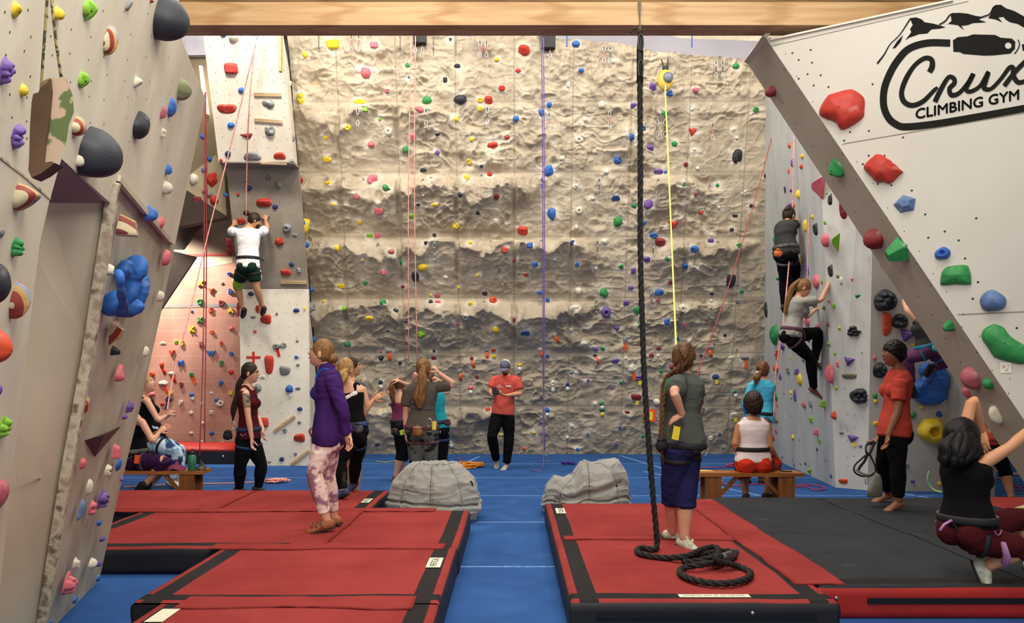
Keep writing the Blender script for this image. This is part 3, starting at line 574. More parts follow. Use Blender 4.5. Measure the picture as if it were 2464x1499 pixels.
def place(W, px, py, wpx, hpx, c, s, t='', name='climbing_hold', custom=None, rot=0.):
    if custom is None:
        for q in REC:
            if q['W'] is W and abs(q['px'] - px) < .32 * (q['w'] + wpx) and abs(q['py'] - py) < .32 * (q['w'] + hpx): return None
    r = nrm(V((px - CX) / F, 1, 0)); u, n = nrm(V(W.u[0], W.u[1], 0)), nrm(V(W.n[0], W.n[1], 0))
    su = math.sqrt(max(0, 1 - r.dot(u) ** 2)); cn = math.sqrt(max(0, 1 - r.dot(n) ** 2))
    p0 = W.hit(px, py); Y = p0[1]; ww = wpx * Y / F; h = hpx * Y / F; 
    if su > .8: w_, d = ww / su, .42 * min(ww, h) * (1.3 if s in 'dmjr' else 1)
    else:
        asp = {'e': .55, 'p': .6, 'q': .8, 'd': 1.0}.get(s, .85); w_ = min(asp * h, ww / max(su, .1)); d = min(max(.25 * min(h, w_), (ww - su * w_) / max(cn, .3)), (.42 if s in 'mxept' else .72) * h)
    if s == 'e' and su > .8: d *= .9
    p = W.hit(px, py, d / 2) - W.n * d / 2
    rg = random.Random(int(px * 13 + py * 7)); 
    me_f = hold_local(s, w_, h, d, max(wpx, hpx) > 42, rg) if custom is None else custom(w_, h, d)
    vs, fs, z0_ = me_f
    me = mesh_of(name, vs, fs, HM[c], s not in 'ts')
    if s == 'q': me.polygons.foreach_set('use_smooth', [False] * len(me.polygons))
    o = bpy.data.objects.new(name, me); COL.objects.link(o)
    uu = W.u if np.cross(W.u, W.v).dot(W.n) > 0 else -W.u
    M = Matrix(((uu[0], W.v[0], W.n[0], p[0]), (uu[1], W.v[1], W.n[1], p[1]), (uu[2], W.v[2], W.n[2], p[2]), (0, 0, 0, 1)))
    if rot: M = M @ Matrix.Rotation(rot, 4, 'Z')
    o.matrix_world = M; o['category'] = 'climbing hold'
    if custom is None and max(wpx, hpx) >= 9: child('bolt', bolt_mesh(max(.006, min(.013, w_ * .07))), o, (0, 0, z0_ if s != 'r' else z0_ + .002))
    if t:
        k = t[0]; sc = Y / F
        if k in 'or': child('route_tape', small_box(max(.03, 7 * sc), 19 * sc, m_tape[k], k), o, (.1 * w_, -h * .42, .008 + (.03 if W is W_rock else 0)), rg.uniform(-.1, .6))
        else: child('route_tag', small_box(8 * sc, 10 * sc, m_tape[k], k), o, (.1 * w_, -h * .45, .012 + (.03 if W is W_rock else 0)), rg.uniform(-.25, .25))
    if W is W_rock: CHALK.append((p[0], p[2], max(.09, .75 * max(w_, h)) * rg.uniform(.8, 1.3)))
    REC.append(dict(o=o, W=W, px=px, py=py, w=max(wpx, hpx), ar=math.sqrt(wpx * hpx) if custom is None or wpx > 50 else 99, c=c, s=s, p=p, t=t, n=name)); return o
def batch(W, ox, oy, txt, sc=3.):
    for it in txt.replace('\n', ';').split(';'):
        a = it.split()
        if len(a) < 6: continue
        x, y, w_, h = map(float, a[:4]); place(W, ox + x / sc, oy + y / sc, w_ / sc, h / sc, a[4], a[5], a[6] if len(a) > 6 else '')
batch(W_rock, 900, 0, '''553 285 32 40 k t;600 475 46 34 k d;513 575 30 38 k q;886 427 38 34 y d;1083 355 84 74 r j;1459 315 58 50 b d;1041 508 42 38 r m;1497 505 40 36 b d
922 636 46 38 r q;1403 610 28 40 w e;97 655 48 40 P m;245 470 44 44 g x;380 722 70 60 g d;623 715 100 70 k d;766 722 46 38 y m;827 720 62 66 r j;766 785 42 40 y m;1265 754 40 40 b d
323 790 64 54 p x;40 860 26 26 G d;594 858 38 42 y d;1025 857 44 48 b d;1208 812 44 54 b d;1645 755 50 60 w d;1524 863 36 36 w d;458 970 36 20 D e;704 1005 32 38 y d;960 990 34 32 r d
280 985 44 60 p j;856 1053 84 62 r j;456 1100 34 36 v d;228 1078 50 70 g x;685 1166 36 46 y m;775 1200 28 26 k d;1357 1143 46 36 w d;1263 1230 72 88 b p;834 1258 40 38 r d;355 1228 48 30 k e
412 1285 22 20 p q;670 1284 40 46 y p;80 1355 50 48 g d;620 1405 38 38 k d;876 1420 62 48 R j;1455 1348 46 40 w m;1680 1240 38 38 w d;1762 1155 66 58 b m;1746 1430 58 40 B e;1580 1432 34 30 w d
318 1478 28 20 D d;440 1480 46 28 y j;1480 1008 66 56 w r;103 948 60 60 w r;250 560 20 14 k e;1736 440 34 40 w d;110 1370 30 16 k e''')
batch(W_rock, 900, 450, '''443 140 48 44 y j;318 130 24 20 k d;750 187 36 32 k m;265 210 44 44 G j;30 172 64 56 p e;593 280 68 52 y m;1287 197 60 90 b p;1072 315 78 70 r j;1480 170 56 60 w r;1462 290 34 34 w d
1762 252 68 78 g d;435 348 28 30 k d;385 405 52 28 k e;25 350 46 38 p e;1665 393 50 48 w d;690 407 36 34 y m;1126 420 44 40 b q;1434 402 44 34 B m;946 455 48 48 r q;122 467 46 40 P d;192 548 56 36 g e
350 580 78 54 y d;297 645 60 80 k j;65 617 50 42 p m;1006 530 40 22 r e;1160 560 48 38 b m;1466 558 34 34 b m;1300 523 32 14 w e;1602 587 26 28 w q;1785 575 36 38 g m;760 637 40 26 y e;1096 633 36 26 r q
210 718 36 26 R d;609 725 26 28 y d;800 768 42 34 k e;1197 763 44 34 b d;1253 815 34 32 b m;1475 752 54 52 w d;1660 765 62 76 g x;410 780 20 24 y d;457 785 48 32 P e;460 833 42 32 p e;408 832 32 36 k d
62 832 50 48 g x;858 820 56 62 o m;698 843 36 38 y m;1448 880 66 50 w e;1820 838 44 36 v e;1676 907 76 76 v r;153 893 48 30 k x;228 973 30 18 D d;1015 962 72 46 R e;880 1027 66 56 y p;1092 1055 66 38 B e
597 992 36 20 p e;1543 998 32 34 w m;1425 1030 34 34 w d;1752 1020 42 34 v d;335 1065 64 66 G s;102 1037 32 22 k d;1513 1133 36 34 w m;1300 1065 40 24 w e o;235 1128 24 20 R d;47 1187 20 20 p q
105 1187 48 22 n e o;433 1184 24 20 k d;433 1235 44 36 R e;50 1235 38 44 k d;188 1270 28 32 k d;812 1178 28 32 n d o;862 1178 36 30 r d;864 1225 40 32 y m;705 1240 32 30 R m o;1200 1172 40 30 w e o
1253 1222 34 28 b m;1600 1170 40 32 v d;1652 1166 34 32 g d;1812 1105 34 50 n p o;1595 1218 30 16 k e o;1746 1258 60 42 v e;1050 1286 34 26 y d w;620 1328 46 32 n m o;742 1370 34 26 R m;697 1450 42 36 p d w
47 1412 36 32 k d w;1290 1420 34 50 w m w;1397 1428 32 30 B m w;1546 1397 24 22 v d;1783 1412 28 24 g d;1425 1340 32 28 n d;880 245 34 34 w r;517 650 40 34 w d;660 943 60 50 n r''')
batch(W_rock, 900, 800, '''65 570 20 24 y d;823 557 36 32 o q;910 738 20 22 y d;1153 725 30 24 y d;1085 843 34 36 o m;1250 562 36 38 b d w;1597 515 32 32 w d;1643 512 40 34 g d w;1645 560 40 34 g e y;1428 678 36 32 w m
1397 760 26 28 w d;1543 733 18 18 v d;1775 687 26 24 v d;1750 806 28 24 v d;1470 845 26 22 b d;1825 578 40 24 R e;1720 395 36 30 n m;20 810 36 26 k d;115 520 18 22 k d;772 733 18 16 w d;555 790 20 24 w q w''')
batch(W_rock, 440, 0, '''881 392 46 50 y d;1083 318 104 72 y q;1380 323 62 50 p q;1317 523 80 80 p d;847 712 60 86 y m;1275 733 88 36 y e;1313 787 50 42 G q;1188 922 42 50 y r;1028 992 40 30 y e;1357 1040 52 46 p d
1037 1150 62 42 y e;1367 1298 82 80 p x;1050 1325 60 36 y m;1250 1420 48 36 p q;1085 1478 36 18 y e''')
batch(W_rock, 440, 450, '''1272 252 38 38 y d;1348 352 48 34 G e;1110 442 42 46 y d;1296 526 22 22 y d;1315 690 40 30 g d;1140 715 56 36 y e;1015 828 24 28 y d;1158 880 42 42 G d;1345 950 64 42 y j;1183 1136 54 38 g d;1180 1003 30 10 y e
1288 1387 20 14 y d''')
batch(W_rock, 1400, 0, '''1115 475 48 40 g d;512 628 54 66 v j;638 672 54 50 b m;824 652 44 46 P d;796 787 26 26 w d;1260 792 46 40 g m;1362 835 36 24 D d;375 760 48 42 v j;600 812 58 76 g x;446 925 36 42 b m;800 948 78 88 r t
1097 935 32 32 w m;365 990 64 54 b m;1120 995 24 24 w d;672 1038 46 40 g s;493 1072 54 62 v j;1127 1130 74 106 D x;812 1078 24 22 w d;753 1187 34 36 R m;838 1215 30 26 w d;555 1238 72 44 v j;605 1240 24 26 b d
1337 1270 42 46 k d;736 1336 28 36 g p;980 1336 26 26 g d;826 1396 36 38 P m;1180 1382 22 24 w d;380 1485 44 30 g d;757 1468 26 28 w m;1230 1485 40 26 k m''')
batch(W_rock, 1400, 450, '''487 130 74 84 v x;450 255 34 44 b p;665 265 90 74 r t;862 185 34 28 r q;990 147 26 26 w d;757 122 24 26 w m;1108 207 40 22 D q;521 350 62 40 b m;570 398 78 66 R j;1084 308 34 28 k d;932 390 40 40 v q;930 345 32 24 w m
1140 422 44 38 g m;817 448 62 50 b m;620 518 36 34 g d;472 522 50 44 v j;762 573 64 50 b j;375 605 36 44 v q;860 570 26 10 w e;355 727 46 34 v m;640 690 36 36 R m;1080 675 66 100 k e;938 770 34 24 D d;1155 754 32 28 g d
560 762 70 48 b m;553 818 38 36 P m;322 838 46 34 v e;397 893 46 76 g x;730 878 60 62 w r;935 820 26 24 w d;1127 828 36 34 n m;620 975 48 52 b m;412 980 20 60 g p;744 995 34 36 P m;253 1018 40 34 v d;1034 1070 20 22 D q
693 1100 26 34 b e;775 1112 34 30 w d;555 1163 36 34 R d;502 1216 40 28 R m;918 1162 36 36 n m o;862 1217 26 24 k d;552 1218 24 30 w m;1180 1236 60 38 n j o;1085 1236 50 34 w e;572 1330 32 28 g d;968 1372 52 40 B m y
650 1300 36 50 R d;283 1412 30 28 g d;413 1378 60 44 v m y;370 1310 54 76 w m o;1105 1478 36 28 g m w;318 1238 24 24 w d;40 1395 16 16 v d''')
batch(W_rock, 1400, 800, '''394 470 76 50 R e y;868 505 42 34 R d;870 556 40 50 O r;1103 596 50 36 w e y;275 687 26 24 v d;40 735 18 18 v d;252 806 26 24 v d;442 748 28 30 g d;996 738 22 22 B d;1022 832 26 22 n m;96 512 30 34 w d
545 505 60 50 w d;222 395 38 30 n m;327 577 42 26 R e;930 765 34 40 w r''')
# tower
batch(W_t1, 440, 0, '''290 247 50 40 b m;360 262 74 76 w d;343 495 98 76 r q;419 652 44 40 b d;315 785 130 62 r e;344 905 50 42 b d;463 980 98 50 R t;612 752 84 70 n x;622 942 76 84 n m;322 1112 42 46 B d;498 1130 120 62 n e;697 1127 84 50 r e;274 1156 24 24 o d''')
batch(W_t2, 440, 0, '''612 1280 44 48 n m;690 1337 46 60 n d;472 1360 46 34 B d;307 1408 38 32 b s;397 1402 24 26 o d;580 1465 110 70 r j''')
batch(W_t2, 440, 450, '''420 248 60 50 r e;620 212 20 20 n d;663 143 42 34 B d;748 298 64 62 n r;806 350 40 26 n e;693 397 64 62 r s;332 430 50 130 R e;741 618 74 44 r q;783 558 38 30 B d;833 605 36 44 n m;580 518 26 26 n d;460 660 44 30 R d;215 1250 1 1 n d''')
batch(W_t3, 440, 450, '''490 770 42 32 B d;817 890 44 32 B d;678 915 18 24 n d;508 940 34 20 n e;598 955 76 66 r e;540 880 30 60 r e;520 1042 22 22 o q;825 1110 22 18 n d;400 880 24 100 R e;672 1150 50 44 n r r;722 1145 50 44 n x;818 1228 30 24 b d
620 1280 62 136 r e;830 1283 26 22 n d;732 1325 76 70 n e;765 1458 58 56 b d w;830 1455 36 22 n e;575 1375 40 26 w e''')
batch(W_t3, 440, 800, '540 405 50 70 n x;843 552 38 28 B d;840 648 26 24 n d;735 708 38 30 n m;840 762 80 60 r e;812 875 26 24 n d;712 915 38 30 B d;623 935 30 26 n t;585 650 60 70 r q')
batch(W_ts, 440, 0, '780 605 50 44 w e;805 998 50 50 n e;788 1165 50 60 n m;847 1300 60 110 r t;808 1315 38 60 y q;775 1042 14 34 y d')
batch(W_ts, 440, 450, '848 165 38 90 n m;870 257 32 48 b d;903 285 50 110 y e;898 417 36 50 b d;896 486 12 20 r d;935 740 26 36 b d;940 560 44 60 n m;900 630 14 20 y d;940 872 50 84 n m;882 880 40 30 y e;1000 1080 24 36 n m;955 1100 24 40 b d')
batch(Wd2, 0, 0, '1460 985 40 40 b d;1510 1145 36 40 b d;1470 1225 36 40 b d;1525 1290 80 110 r s;1395 1290 60 80 w d;1402 1315 26 24 r d;1475 1375 40 40 p d;1508 1400 40 50 n d;1540 1440 60 70 r d;1420 1440 60 50 R e;1320 1530 40 22 R e')
# right walls
batch(W_g1, 1848, 0, '''151 1050 30 40 o d;243 1130 30 40 y d;172 1180 30 70 v p;237 1202 28 40 o d;146 1235 30 40 o p;350 1335 120 180 p t;120 1372 20 54 D e;163 1375 22 30 v d;212 1405 38 66 y p;422 1393 16 24 G d;445 1440 24 80 k q;478 1440 44 100 G p''')
batch(W_g1, 1848, 450, '''145 145 70 90 v t;185 135 22 30 o d;120 122 14 28 g d;47 380 30 74 g d;262 280 36 90 y p;290 260 38 80 v d;317 215 26 40 y s;340 305 38 90 k q;408 257 22 36 G d;403 385 64 104 p d;480 388 72 140 G t;67 660 26 30 g d;100 670 16 30 o d
215 540 44 80 y d;278 600 34 100 v p;340 683 58 116 p d;387 685 20 40 G d;447 605 36 90 k q;335 855 40 50 n d;437 825 18 26 P d;472 857 24 40 G q;275 970 50 76 p d;355 1010 60 40 p d;430 990 20 40 P d;510 1022 26 40 G j
35 1065 74 146 g d;100 1150 40 60 v d;80 1100 20 30 p d;290 1105 40 30 v d;430 1135 28 34 G j;160 1230 14 22 y d;250 1245 30 40 n d;355 1220 22 30 R d;375 1290 36 50 O j;52 1308 46 60 o d;32 1335 14 30 g d;85 1370 22 50 v p
140 1325 34 56 n m;205 1335 34 50 v q;222 1390 40 92 y d;432 1350 68 132 p p w;500 1280 20 50 p q;490 1450 22 36 G d;523 680 22 60 w d;500 645 24 30 O d;400 870 28 34 O d;481 1203 20 30 G q;-20 890 34 120 k p;110 850 24 60 r d;97 760 14 80 n e''')
batch(W_g1, 1848, 850, '''160 285 26 34 y d w;190 305 28 90 v p;255 372 36 56 P d;302 362 34 68 n d w;395 365 40 60 G q;113 292 12 14 r d;52 318 34 56 g d;307 480 28 48 G q;468 447 46 66 o s;162 447 12 20 n d;345 570 38 48 p q;176 607 24 38 y d;222 623 22 22 n m
370 635 28 50 G t;353 695 14 28 k d;413 765 16 26 n d;296 848 34 56 G t;186 808 14 22 v d;232 795 14 22 n d;268 797 14 22 k d;452 885 20 30 v d;103 752 10 16 k d;174 760 12 20 n d;65 375 14 30 o d;55 565 16 30 r d;35 610 20 50 r d;498 80 20 46 o q''')
batch(W_g2, 1848, 450, '575 375 40 42 b d;655 320 44 80 o e;612 672 84 100 o t;665 797 96 76 g j;722 915 38 36 b r;622 1040 130 90 k m;729 1088 50 44 o d;690 1197 52 46 g d;580 1255 88 90 v t;587 1367 104 42 O e;720 1460 26 22 o r')
batch(W_g2, 1848, 850, '658 310 146 120 k m y;605 615 84 64 v t y;528 577 34 22 n m;665 670 26 24 n d;541 925 62 38 o e')
batch(W_g3, 1848, 450, '''828 558 34 26 b d;905 650 24 60 y e;860 820 160 160 k m;862 988 62 166 o e;960 970 120 110 k m;1010 1065 120 110 v t;1048 1145 30 30 y q;770 1235 24 36 p d;815 1325 100 120 k m;960 1270 30 50 y e;1318 1290 44 76 y p;1337 1365 14 30 b t;990 1180 30 40 P d
550 150 60 150 R e''')
batch(W_g3, 1848, 850, '775 310 30 50 g d y;1112 390 34 26 y q;1047 445 50 56 g d;1238 440 44 46 b d;780 510 36 34 y q;1193 565 176 180 y r;1000 810 40 36 n r;1045 925 28 30 v d;1240 942 28 28 y q;1415 380 44 80 w p;1365 390 12 34 v t;1260 325 30 30 w q w')
def place_poly(W, oy, poly, c, s, dk, ridge):
    """a big hold with a given outline: star-shaped about its middle, domed, with a worn ridge"""
    p = np.array([(1848 + x / 3, oy + y / 3) for x, y in poly]); lo, hi = p.min(0), p.max(0); cc = (lo + hi) / 2; hf = (hi - lo) / 2; q = (p - cc) / hf * (1, -1)
    q = q if np.cross(W.u, W.v).dot(W.n) > 0 or W.u[0] > 0 else q; q = crom(np.vstack([q, q[:1]]), 3)[:-1]
    def fn(w_, h, d):
        vs, fs, z = hold_local('d', 2, 2, 1, True, random.Random(2)); n = 56; th = np.arange(n) * 2 * math.pi / n; R_ = []
        ang = np.unwrap(np.arctan2(q[:, 1], q[:, 0])); rad = np.hypot(q[:, 0], q[:, 1]); o_ = np.argsort(np.mod(ang, 2 * math.pi)); R_ = np.interp(th, np.mod(ang, 2 * math.pi)[o_], rad[o_], period=2 * math.pi)
        out = [vs[0] * 0 + (0, 0, 1)]
        for i in range(16):
            rho = ((i + 1) / 16) ** .75; X, Y = rho * R_ * np.cos(th), rho * R_ * np.sin(th); Z = (1 - rho ** 3.2) ** .55 * (1 - .28 * np.abs(X * math.cos(ridge) + Y * math.sin(ridge))) if rho < 1 else np.full(n, -.04)
            out += list(np.stack([X, Y, Z + .05 * vn(X * 3, Y * 3, ridge, 4) * (rho < .97)], 1))
        v = np.array(out) * (w_ / 2, h / 2, d * dk); return v, fs, d * dk
    wp, hp = 2 * hf; o = place(W, cc[0], cc[1], wp, hp, c, s, custom=fn)
    if o: child('bolt', bolt_mesh(.011), o, (0, 0, .42 * min(wp, hp) * o.location[1] / F * dk * (1.0 if W is W_r else .9)))
    return o
place_poly(W_r, 0, [(430, 655), (560, 640), (610, 655), (668, 720), (670, 800), (655, 865), (525, 925), (480, 860), (370, 790), (385, 720)], 'r', 'x', .8, .8)
place_poly(W_r, 0, [(775, 1095), (820, 1110), (945, 1240), (940, 1255), (870, 1320), (830, 1302), (780, 1298), (745, 1255), (695, 1190), (700, 1155)], 'r', 'j', .8, -.6)
place_poly(W_r, 450, [(1640, 980), (1700, 1010), (1730, 1060), (1770, 1100), (1847, 1160), (1860, 1240), (1820, 1278), (1720, 1255), (1640, 1220), (1600, 1150), (1560, 1080), (1575, 1020)], 'g', 'x', .6, .9)
place_poly(W_r, 450, [(1300, 565), (1410, 562), (1440, 600), (1450, 690), (1440, 706), (1350, 698), (1262, 700), (1252, 680), (1265, 600)], 'g', 'j', .8, 1.5)
batch(W_r, 1848, 450, '988 117 136 130 S s;1258 477 102 94 b r;1620 820 174 148 S d')
batch(W_b, 1848, 0, '10 668 84 84 R d;478 1228 180 150 g x')
batch(W_b, 1848, 450, '742 387 150 156 R d;913 478 174 172 g s;1295 1013 106 88 g s;1443 1390 150 164 P d;1577 1425 84 84 g d')
batch(W_b, 1848, 850, '1628 453 126 146 w p;1425 290 50 90 p d;1462 285 40 50 v d')
# left wall
batch(W_l, 0, 0, '''133 80 80 118 y j;435 105 78 96 y d;660 80 160 166 G x;815 300 95 222 c p;936 40 46 90 n e;1098 8 40 30 R d;1260 160 232 310 k d;65 522 114 204 v m;613 585 100 132 G x;1008 600 112 80 w j;1340 655 96 140 O d
182 657 62 90 y d;148 990 102 188 v m;585 920 100 150 c d;530 985 100 250 R p;1250 782 60 130 b d;1185 820 64 92 P p;1035 915 115 204 k d;1110 905 50 80 w s;1187 962 60 76 w m;755 1135 290 355 k d;592 1162 70 100 w d;1222 1230 48 80 b d
1217 1360 70 100 w d;220 1440 230 210 c j''')
batch(W_l, 0, 500, '''20 180 30 70 n d;140 290 112 150 g m;160 680 150 260 c p;0 560 210 300 k d;0 1015 220 250 o d;0 1320 50 80 v d;790 450 76 90 w r;930 140 250 150 c q;855 890 290 190 c t;837 1040 74 74 D s;882 1205 116 136 p x
1100 50 90 110 b d;1168 110 50 90 p d;1210 365 58 116 p d;1168 640 50 76 w d;620 1420 90 190 c s;945 1440 90 100 v m;1060 1040 40 80 w p''')
batch(W_l, 0, 1000, '''45 90 100 170 G m;20 570 110 230 P d;607 348 50 84 p d;843 265 62 110 p q;787 400 58 90 w m;863 355 44 100 b d;882 460 34 34 v d;653 520 50 120 w p;595 680 52 150 S p;677 670 58 110 p m;755 610 92 140 v m;720 775 36 46 b d
742 890 40 46 v d;560 1070 70 96 w m;677 1070 62 80 w d;720 1070 40 50 v d;520 1215 130 170 p m;548 1330 36 60 b d;712 1175 30 50 b d;368 1490 30 30 b d;905 10 50 40 v d''')
# the large curling blue holds
BIGBLUE = []
def curl_hold(W, pts, curl, label):
    """a huge blue hold: two lobes joined by a body, with a lip curling over them"""
    q = [(W.hit(x, y, o_), rx) for x, y, o_, rx in pts]; pc = []
    for c, (a, b, d_) in q: v, f = ellipsoid((0, 0, 0), (1, 1, 1), 28, 18); v = v * (a, b, d_); pc.append((v @ np.array((W.u if abs(W.u[0]) > .5 else V(.97, -.25, 0), W.v, W.n if abs(W.u[0]) > .5 else V(.25, -.97, 0))) + c, f))
    pc.append(tube([W.hit(x, y, o_) for x, y, o_ in curl[0]], curl[1], 12, sub=4)); BIGBLUE.append((pc, W, label))
curl_hold(W_l, [(322, 652, .02, (.095, .10, .08)), (300, 650, .02, (.055, .062, .08)), (330, 702, .02, (.085, .13, .07)), (307, 700, .01, (.08, .11, .07)), (272, 730, .02, (.08, .075, .07)), (306, 740, .02, (.12, .06, .07))], ([(285, 652, .08), (289, 672, .10), (291, 700, .10), (297, 728, .09), (305, 745, .07)], [.024, .022, .022, .022, .018]), 'huge blue curling hold on the left overhanging wall')
curl_hold(W_g3, [(2252, 915, .05, (.17, .20, .12)), (2215, 935, .05, (.15, .12, .12)), (2240, 950, .04, (.20, .14, .12)), (2232, 890, .03, (.11, .10, .09))], ([(2240, 885, .12), (2232, 905, .16), (2222, 925, .17), (2212, 940, .12)], [.06, .055, .05, .04]), 'huge blue curling hold on the grey panel behind the slanted wall')
# letters of the alphabet on the pink wall
LT = '''1450 548 X y;1522 605 Y o;1662 605 h b;1440 680 G g;1600 690 D R;1520 740 5 o;1667 742 A y;1445 812 X g;1385 880 K y;1528 893 e o;1312 978 S y;1452 985 R P;1595 978 t o;1240 1050 V r;1524 1053 W b;1668 1048 e b;1305 1123 M b;1597 1123 S g;1382 1200 n g o;1308 1280 9 R
1595 1270 P b;1230 1345 P y;1665 1332 a y;1305 1410 P w;1595 1413 D w;1650 475 c b'''
for it in LT.replace('\n', ';').split(';'):
    x, y, ch_, c, *t = it.split(); x, y = float(x) / 3, 500 + float(y) / 3
    v, f = text_mesh(ch_, .11, .02, .006); v = v * (1.25, 1.15, 1) + (0, 0, .015)
    o = place(W_pink, x, y, 12, 13, c, 'q', t[0] if t else '', 'letter_hold', custom=lambda w_, h, d: (v, f, .04))
    if o: REC[-1]['L'] = ch_
batch(W_pink, 0, 500, '''1603 548 20 26 n m;1382 747 22 20 b d;1668 873 34 34 p d;1175 978 40 24 w e;1270 970 26 34 G e;1740 920 26 50 y e;1165 1130 30 40 o d r;1095 1200 36 34 o r;1238 1195 46 30 w d r;1665 1187 38 40 r x;1175 1265 66 40 w x r;1382 1350 36 28 b d w
1095 1345 40 30 p d;1523 1337 26 18 w e;1215 1385 50 30 B d;1455 1415 20 30 w e;1562 1388 34 30 b d w;1170 1415 30 24 r d;1378 1480 32 30 w m;1523 1478 32 34 w m;1672 1480 24 22 r d''')
batch(W_pink, 0, 1000, '1460 55 26 28 w m;1380 127 28 26 w d;1527 127 34 30 b d;1310 200 34 26 w d;1455 195 32 30 w d;1602 200 40 26 w m')
# ---------------------------------------------------------------- labels: each one picks out a single hold
def label_all():
    by = {}
    for r in REC:
        by.setdefault((id(r['W']), r['c'], r['s'], r.get('L')), []).append(r)
    big = {}
    for r in REC: big.setdefault(id(r['W']), []).append(r)
    used = {}
    RN = ['top', 'second', 'third', 'fourth', 'fifth', 'sixth', 'bottom']
    for key, rs in by.items():
        for r in rs:
            W = r['W']; nm = f"{HN[r['c']]} {SN[r['s']]} hold"
            if 'L' in r: nm = f"{HN[r['c']]} hold shaped like {'the digit' if r['L'].isdigit() else 'small letter' if r['L'].islower() else 'capital letter'} {r['L']}"
            elif r['t']: nm += {'o': ' with orange tape', 'r': ' with red tape', 'w': ' with white tag', 'y': ' with yellow tag'}[r['t']]
            r['nm'] = nm
    cls = {}
    for r in REC: cls.setdefault((id(r['W']), r['nm']), []).append(r)
    for (wid, nm), rs in cls.items():
        W = rs[0]['W']; wn = W.phrase
        if len(rs) == 1: rs[0]['o']['label'] = f"the only {nm} on the {wn}"; continue
        if W is W_rock:
            cells = {}
            for r in rs:
                z = r['p'][2]; row = sum(1 for q in rows if z < q); col = int(min(max((r['p'][0] + 4.08) / 1.03, 0), 8)); cells.setdefault((row, col), []).append(r)
            for (row, col), cs in cells.items():
                cs.sort(key=lambda r: r['py']); o_ = ['first', 'second', 'third', 'fourth', 'fifth', 'sixth']
                cn = o_[col] + ' panel from left' if col < 5 else ('rightmost panel' if col == 8 else o_[8 - col] + ' panel from right')
                for i, r in enumerate(cs):
                    pre = '' if len(cs) == 1 else (['upper ', 'lower '] if len(cs) == 2 else ['topmost ', 'second highest ', 'third highest ', 'fourth highest '])[min(i, 3)]
                    s = f"{pre}{nm}, {RN[row]} row of {wn}, {cn}"; w_ = s.split()
                    r['o']['label'] = s if len(w_) <= 16 else f"{pre}{nm}, {RN[row]} row, {cn}"
            continue
        rs.sort(key=lambda r: r['py']); n = len(rs)
        if n == 2: q = ['upper of two', 'lower of two']
        elif n == 3: q = ['topmost', 'middle', 'lowest']
        else: q = None
        if q:
            for a, r in zip(q, rs): r['o']['label'] = f"{a} {nm}{'s' if n == 2 and 'with' not in nm and 'shaped' not in nm else ''} on the {wn}"
        else:
            # name it by its nearest, larger neighbour of another look
            for i, r in enumerate(rs):
                o_ = ['topmost', 'second highest', 'third highest', 'fourth highest', 'fifth highest', 'sixth highest']; j = n - 1 - i
                if i < (n + 1) // 2 and i < 6: a = o_[i]
                elif j < 6: a = ['lowest', 'second lowest', 'third lowest', 'fourth lowest', 'fifth lowest', 'sixth lowest'][j]
                else: a = 'one mid-height'
                r['o']['label'] = f"{a} {nm} on the {wn}"
    # sizes enrich the look where room is left; keep them true
    seen = {}
    for r in REC:
        l = r['o']['label']; seen.setdefault(l, []).append(r)
    for l, rs in seen.items():
        if len(rs) > 1:
            for r in rs: r['o']['group'] = 'alike ' + HN[r['c']] + ' holds'
    for r in REC:
        r['o']['group'] = r['o'].get('group') or ('alphabet holds on the pink wall' if 'L' in r else 'climbing holds on the ' + r['W'].phrase)
label_all()

# the smallest holds, past the 300 that show largest, are one uncounted scatter
def merge_small():
    bpy.context.view_layer.update()
    rs = sorted([r for r in REC if r['n'] == 'climbing_hold'], key=lambda r: -r['ar'])[296:]
    keys = list(HM); idx = {k: i for i, k in enumerate(keys)}; ms = [HM[k] for k in keys]; base = len(ms); extra = []
    mb = MB()
    for r in rs:
        for o in [r['o']] + list(r['o'].children):
            M = np.array(o.matrix_world); me = o.data; n = len(me.vertices); v = np.zeros(n * 3); me.vertices.foreach_get('co', v); v = v.reshape(-1, 3) @ M[:3, :3].T + M[:3, 3]
            m = me.materials[0]
            if m in ms: k = ms.index(m)
            else: ms.append(m); k = len(ms) - 1
            mb.add(v, [tuple(p.vertices) for p in me.polygons], k)
        for o in list(r['o'].children) + [r['o']]: bpy.data.objects.remove(o)
        REC.remove(r)
    o = mb.go('climbing_hold', ms, None, True, loc=(0, 14, 2)); tag(o, 'hundreds of tiny climbing holds of every colour scattered across all the walls', 'climbing hold', kind='stuff')
merge_small()
# ================================================================ MATS
m_mred = mat('mat_red', '943a37', .95, c2='863230', scale=2.2, bump=.25, bscale=300, spec=.05); overlay(m_mred, 'noise', 'a2504c', 4, .6, .85, 3, amount=.35)
m_mblack = mat('mat_black', '242121', .85, c2='1d1b1b', scale=3, bump=.2, bscale=200, spec=.2)
m_side = mat('mat_side_black', '1b1c21', .6, c2='141418', scale=3, bump=.1, bscale=60)
m_char = mat('mat_charcoal', '313235', .9, c2='2b2c2f', scale=2.5, bump=.25, bscale=260, spec=.15); overlay(m_char, 'noise', '5b5c5f', 6, .66, .85, 3, amount=.4)
m_sred = mat('mat_side_red', 'a8211c', .6, c2='981c18', scale=3, bump=.1, bscale=30)
m_paper = mat('paper', 'e0dcc4', .7, var=.06); m_inktxt = mat('ink', '4a4638', .8)
MT = .21
def mz(x, y): return MT + .007 * vn(np.asarray(x) * 1.6, np.asarray(y) * 2.2, 0, 91) + .003 * vn(np.asarray(x) * 5, np.asarray(y) * 4, 0, 92)
def G(px, py, z=0.): t = (HZ - z) * F / (py - CY); return V((px - CX) * t / F, t, z)
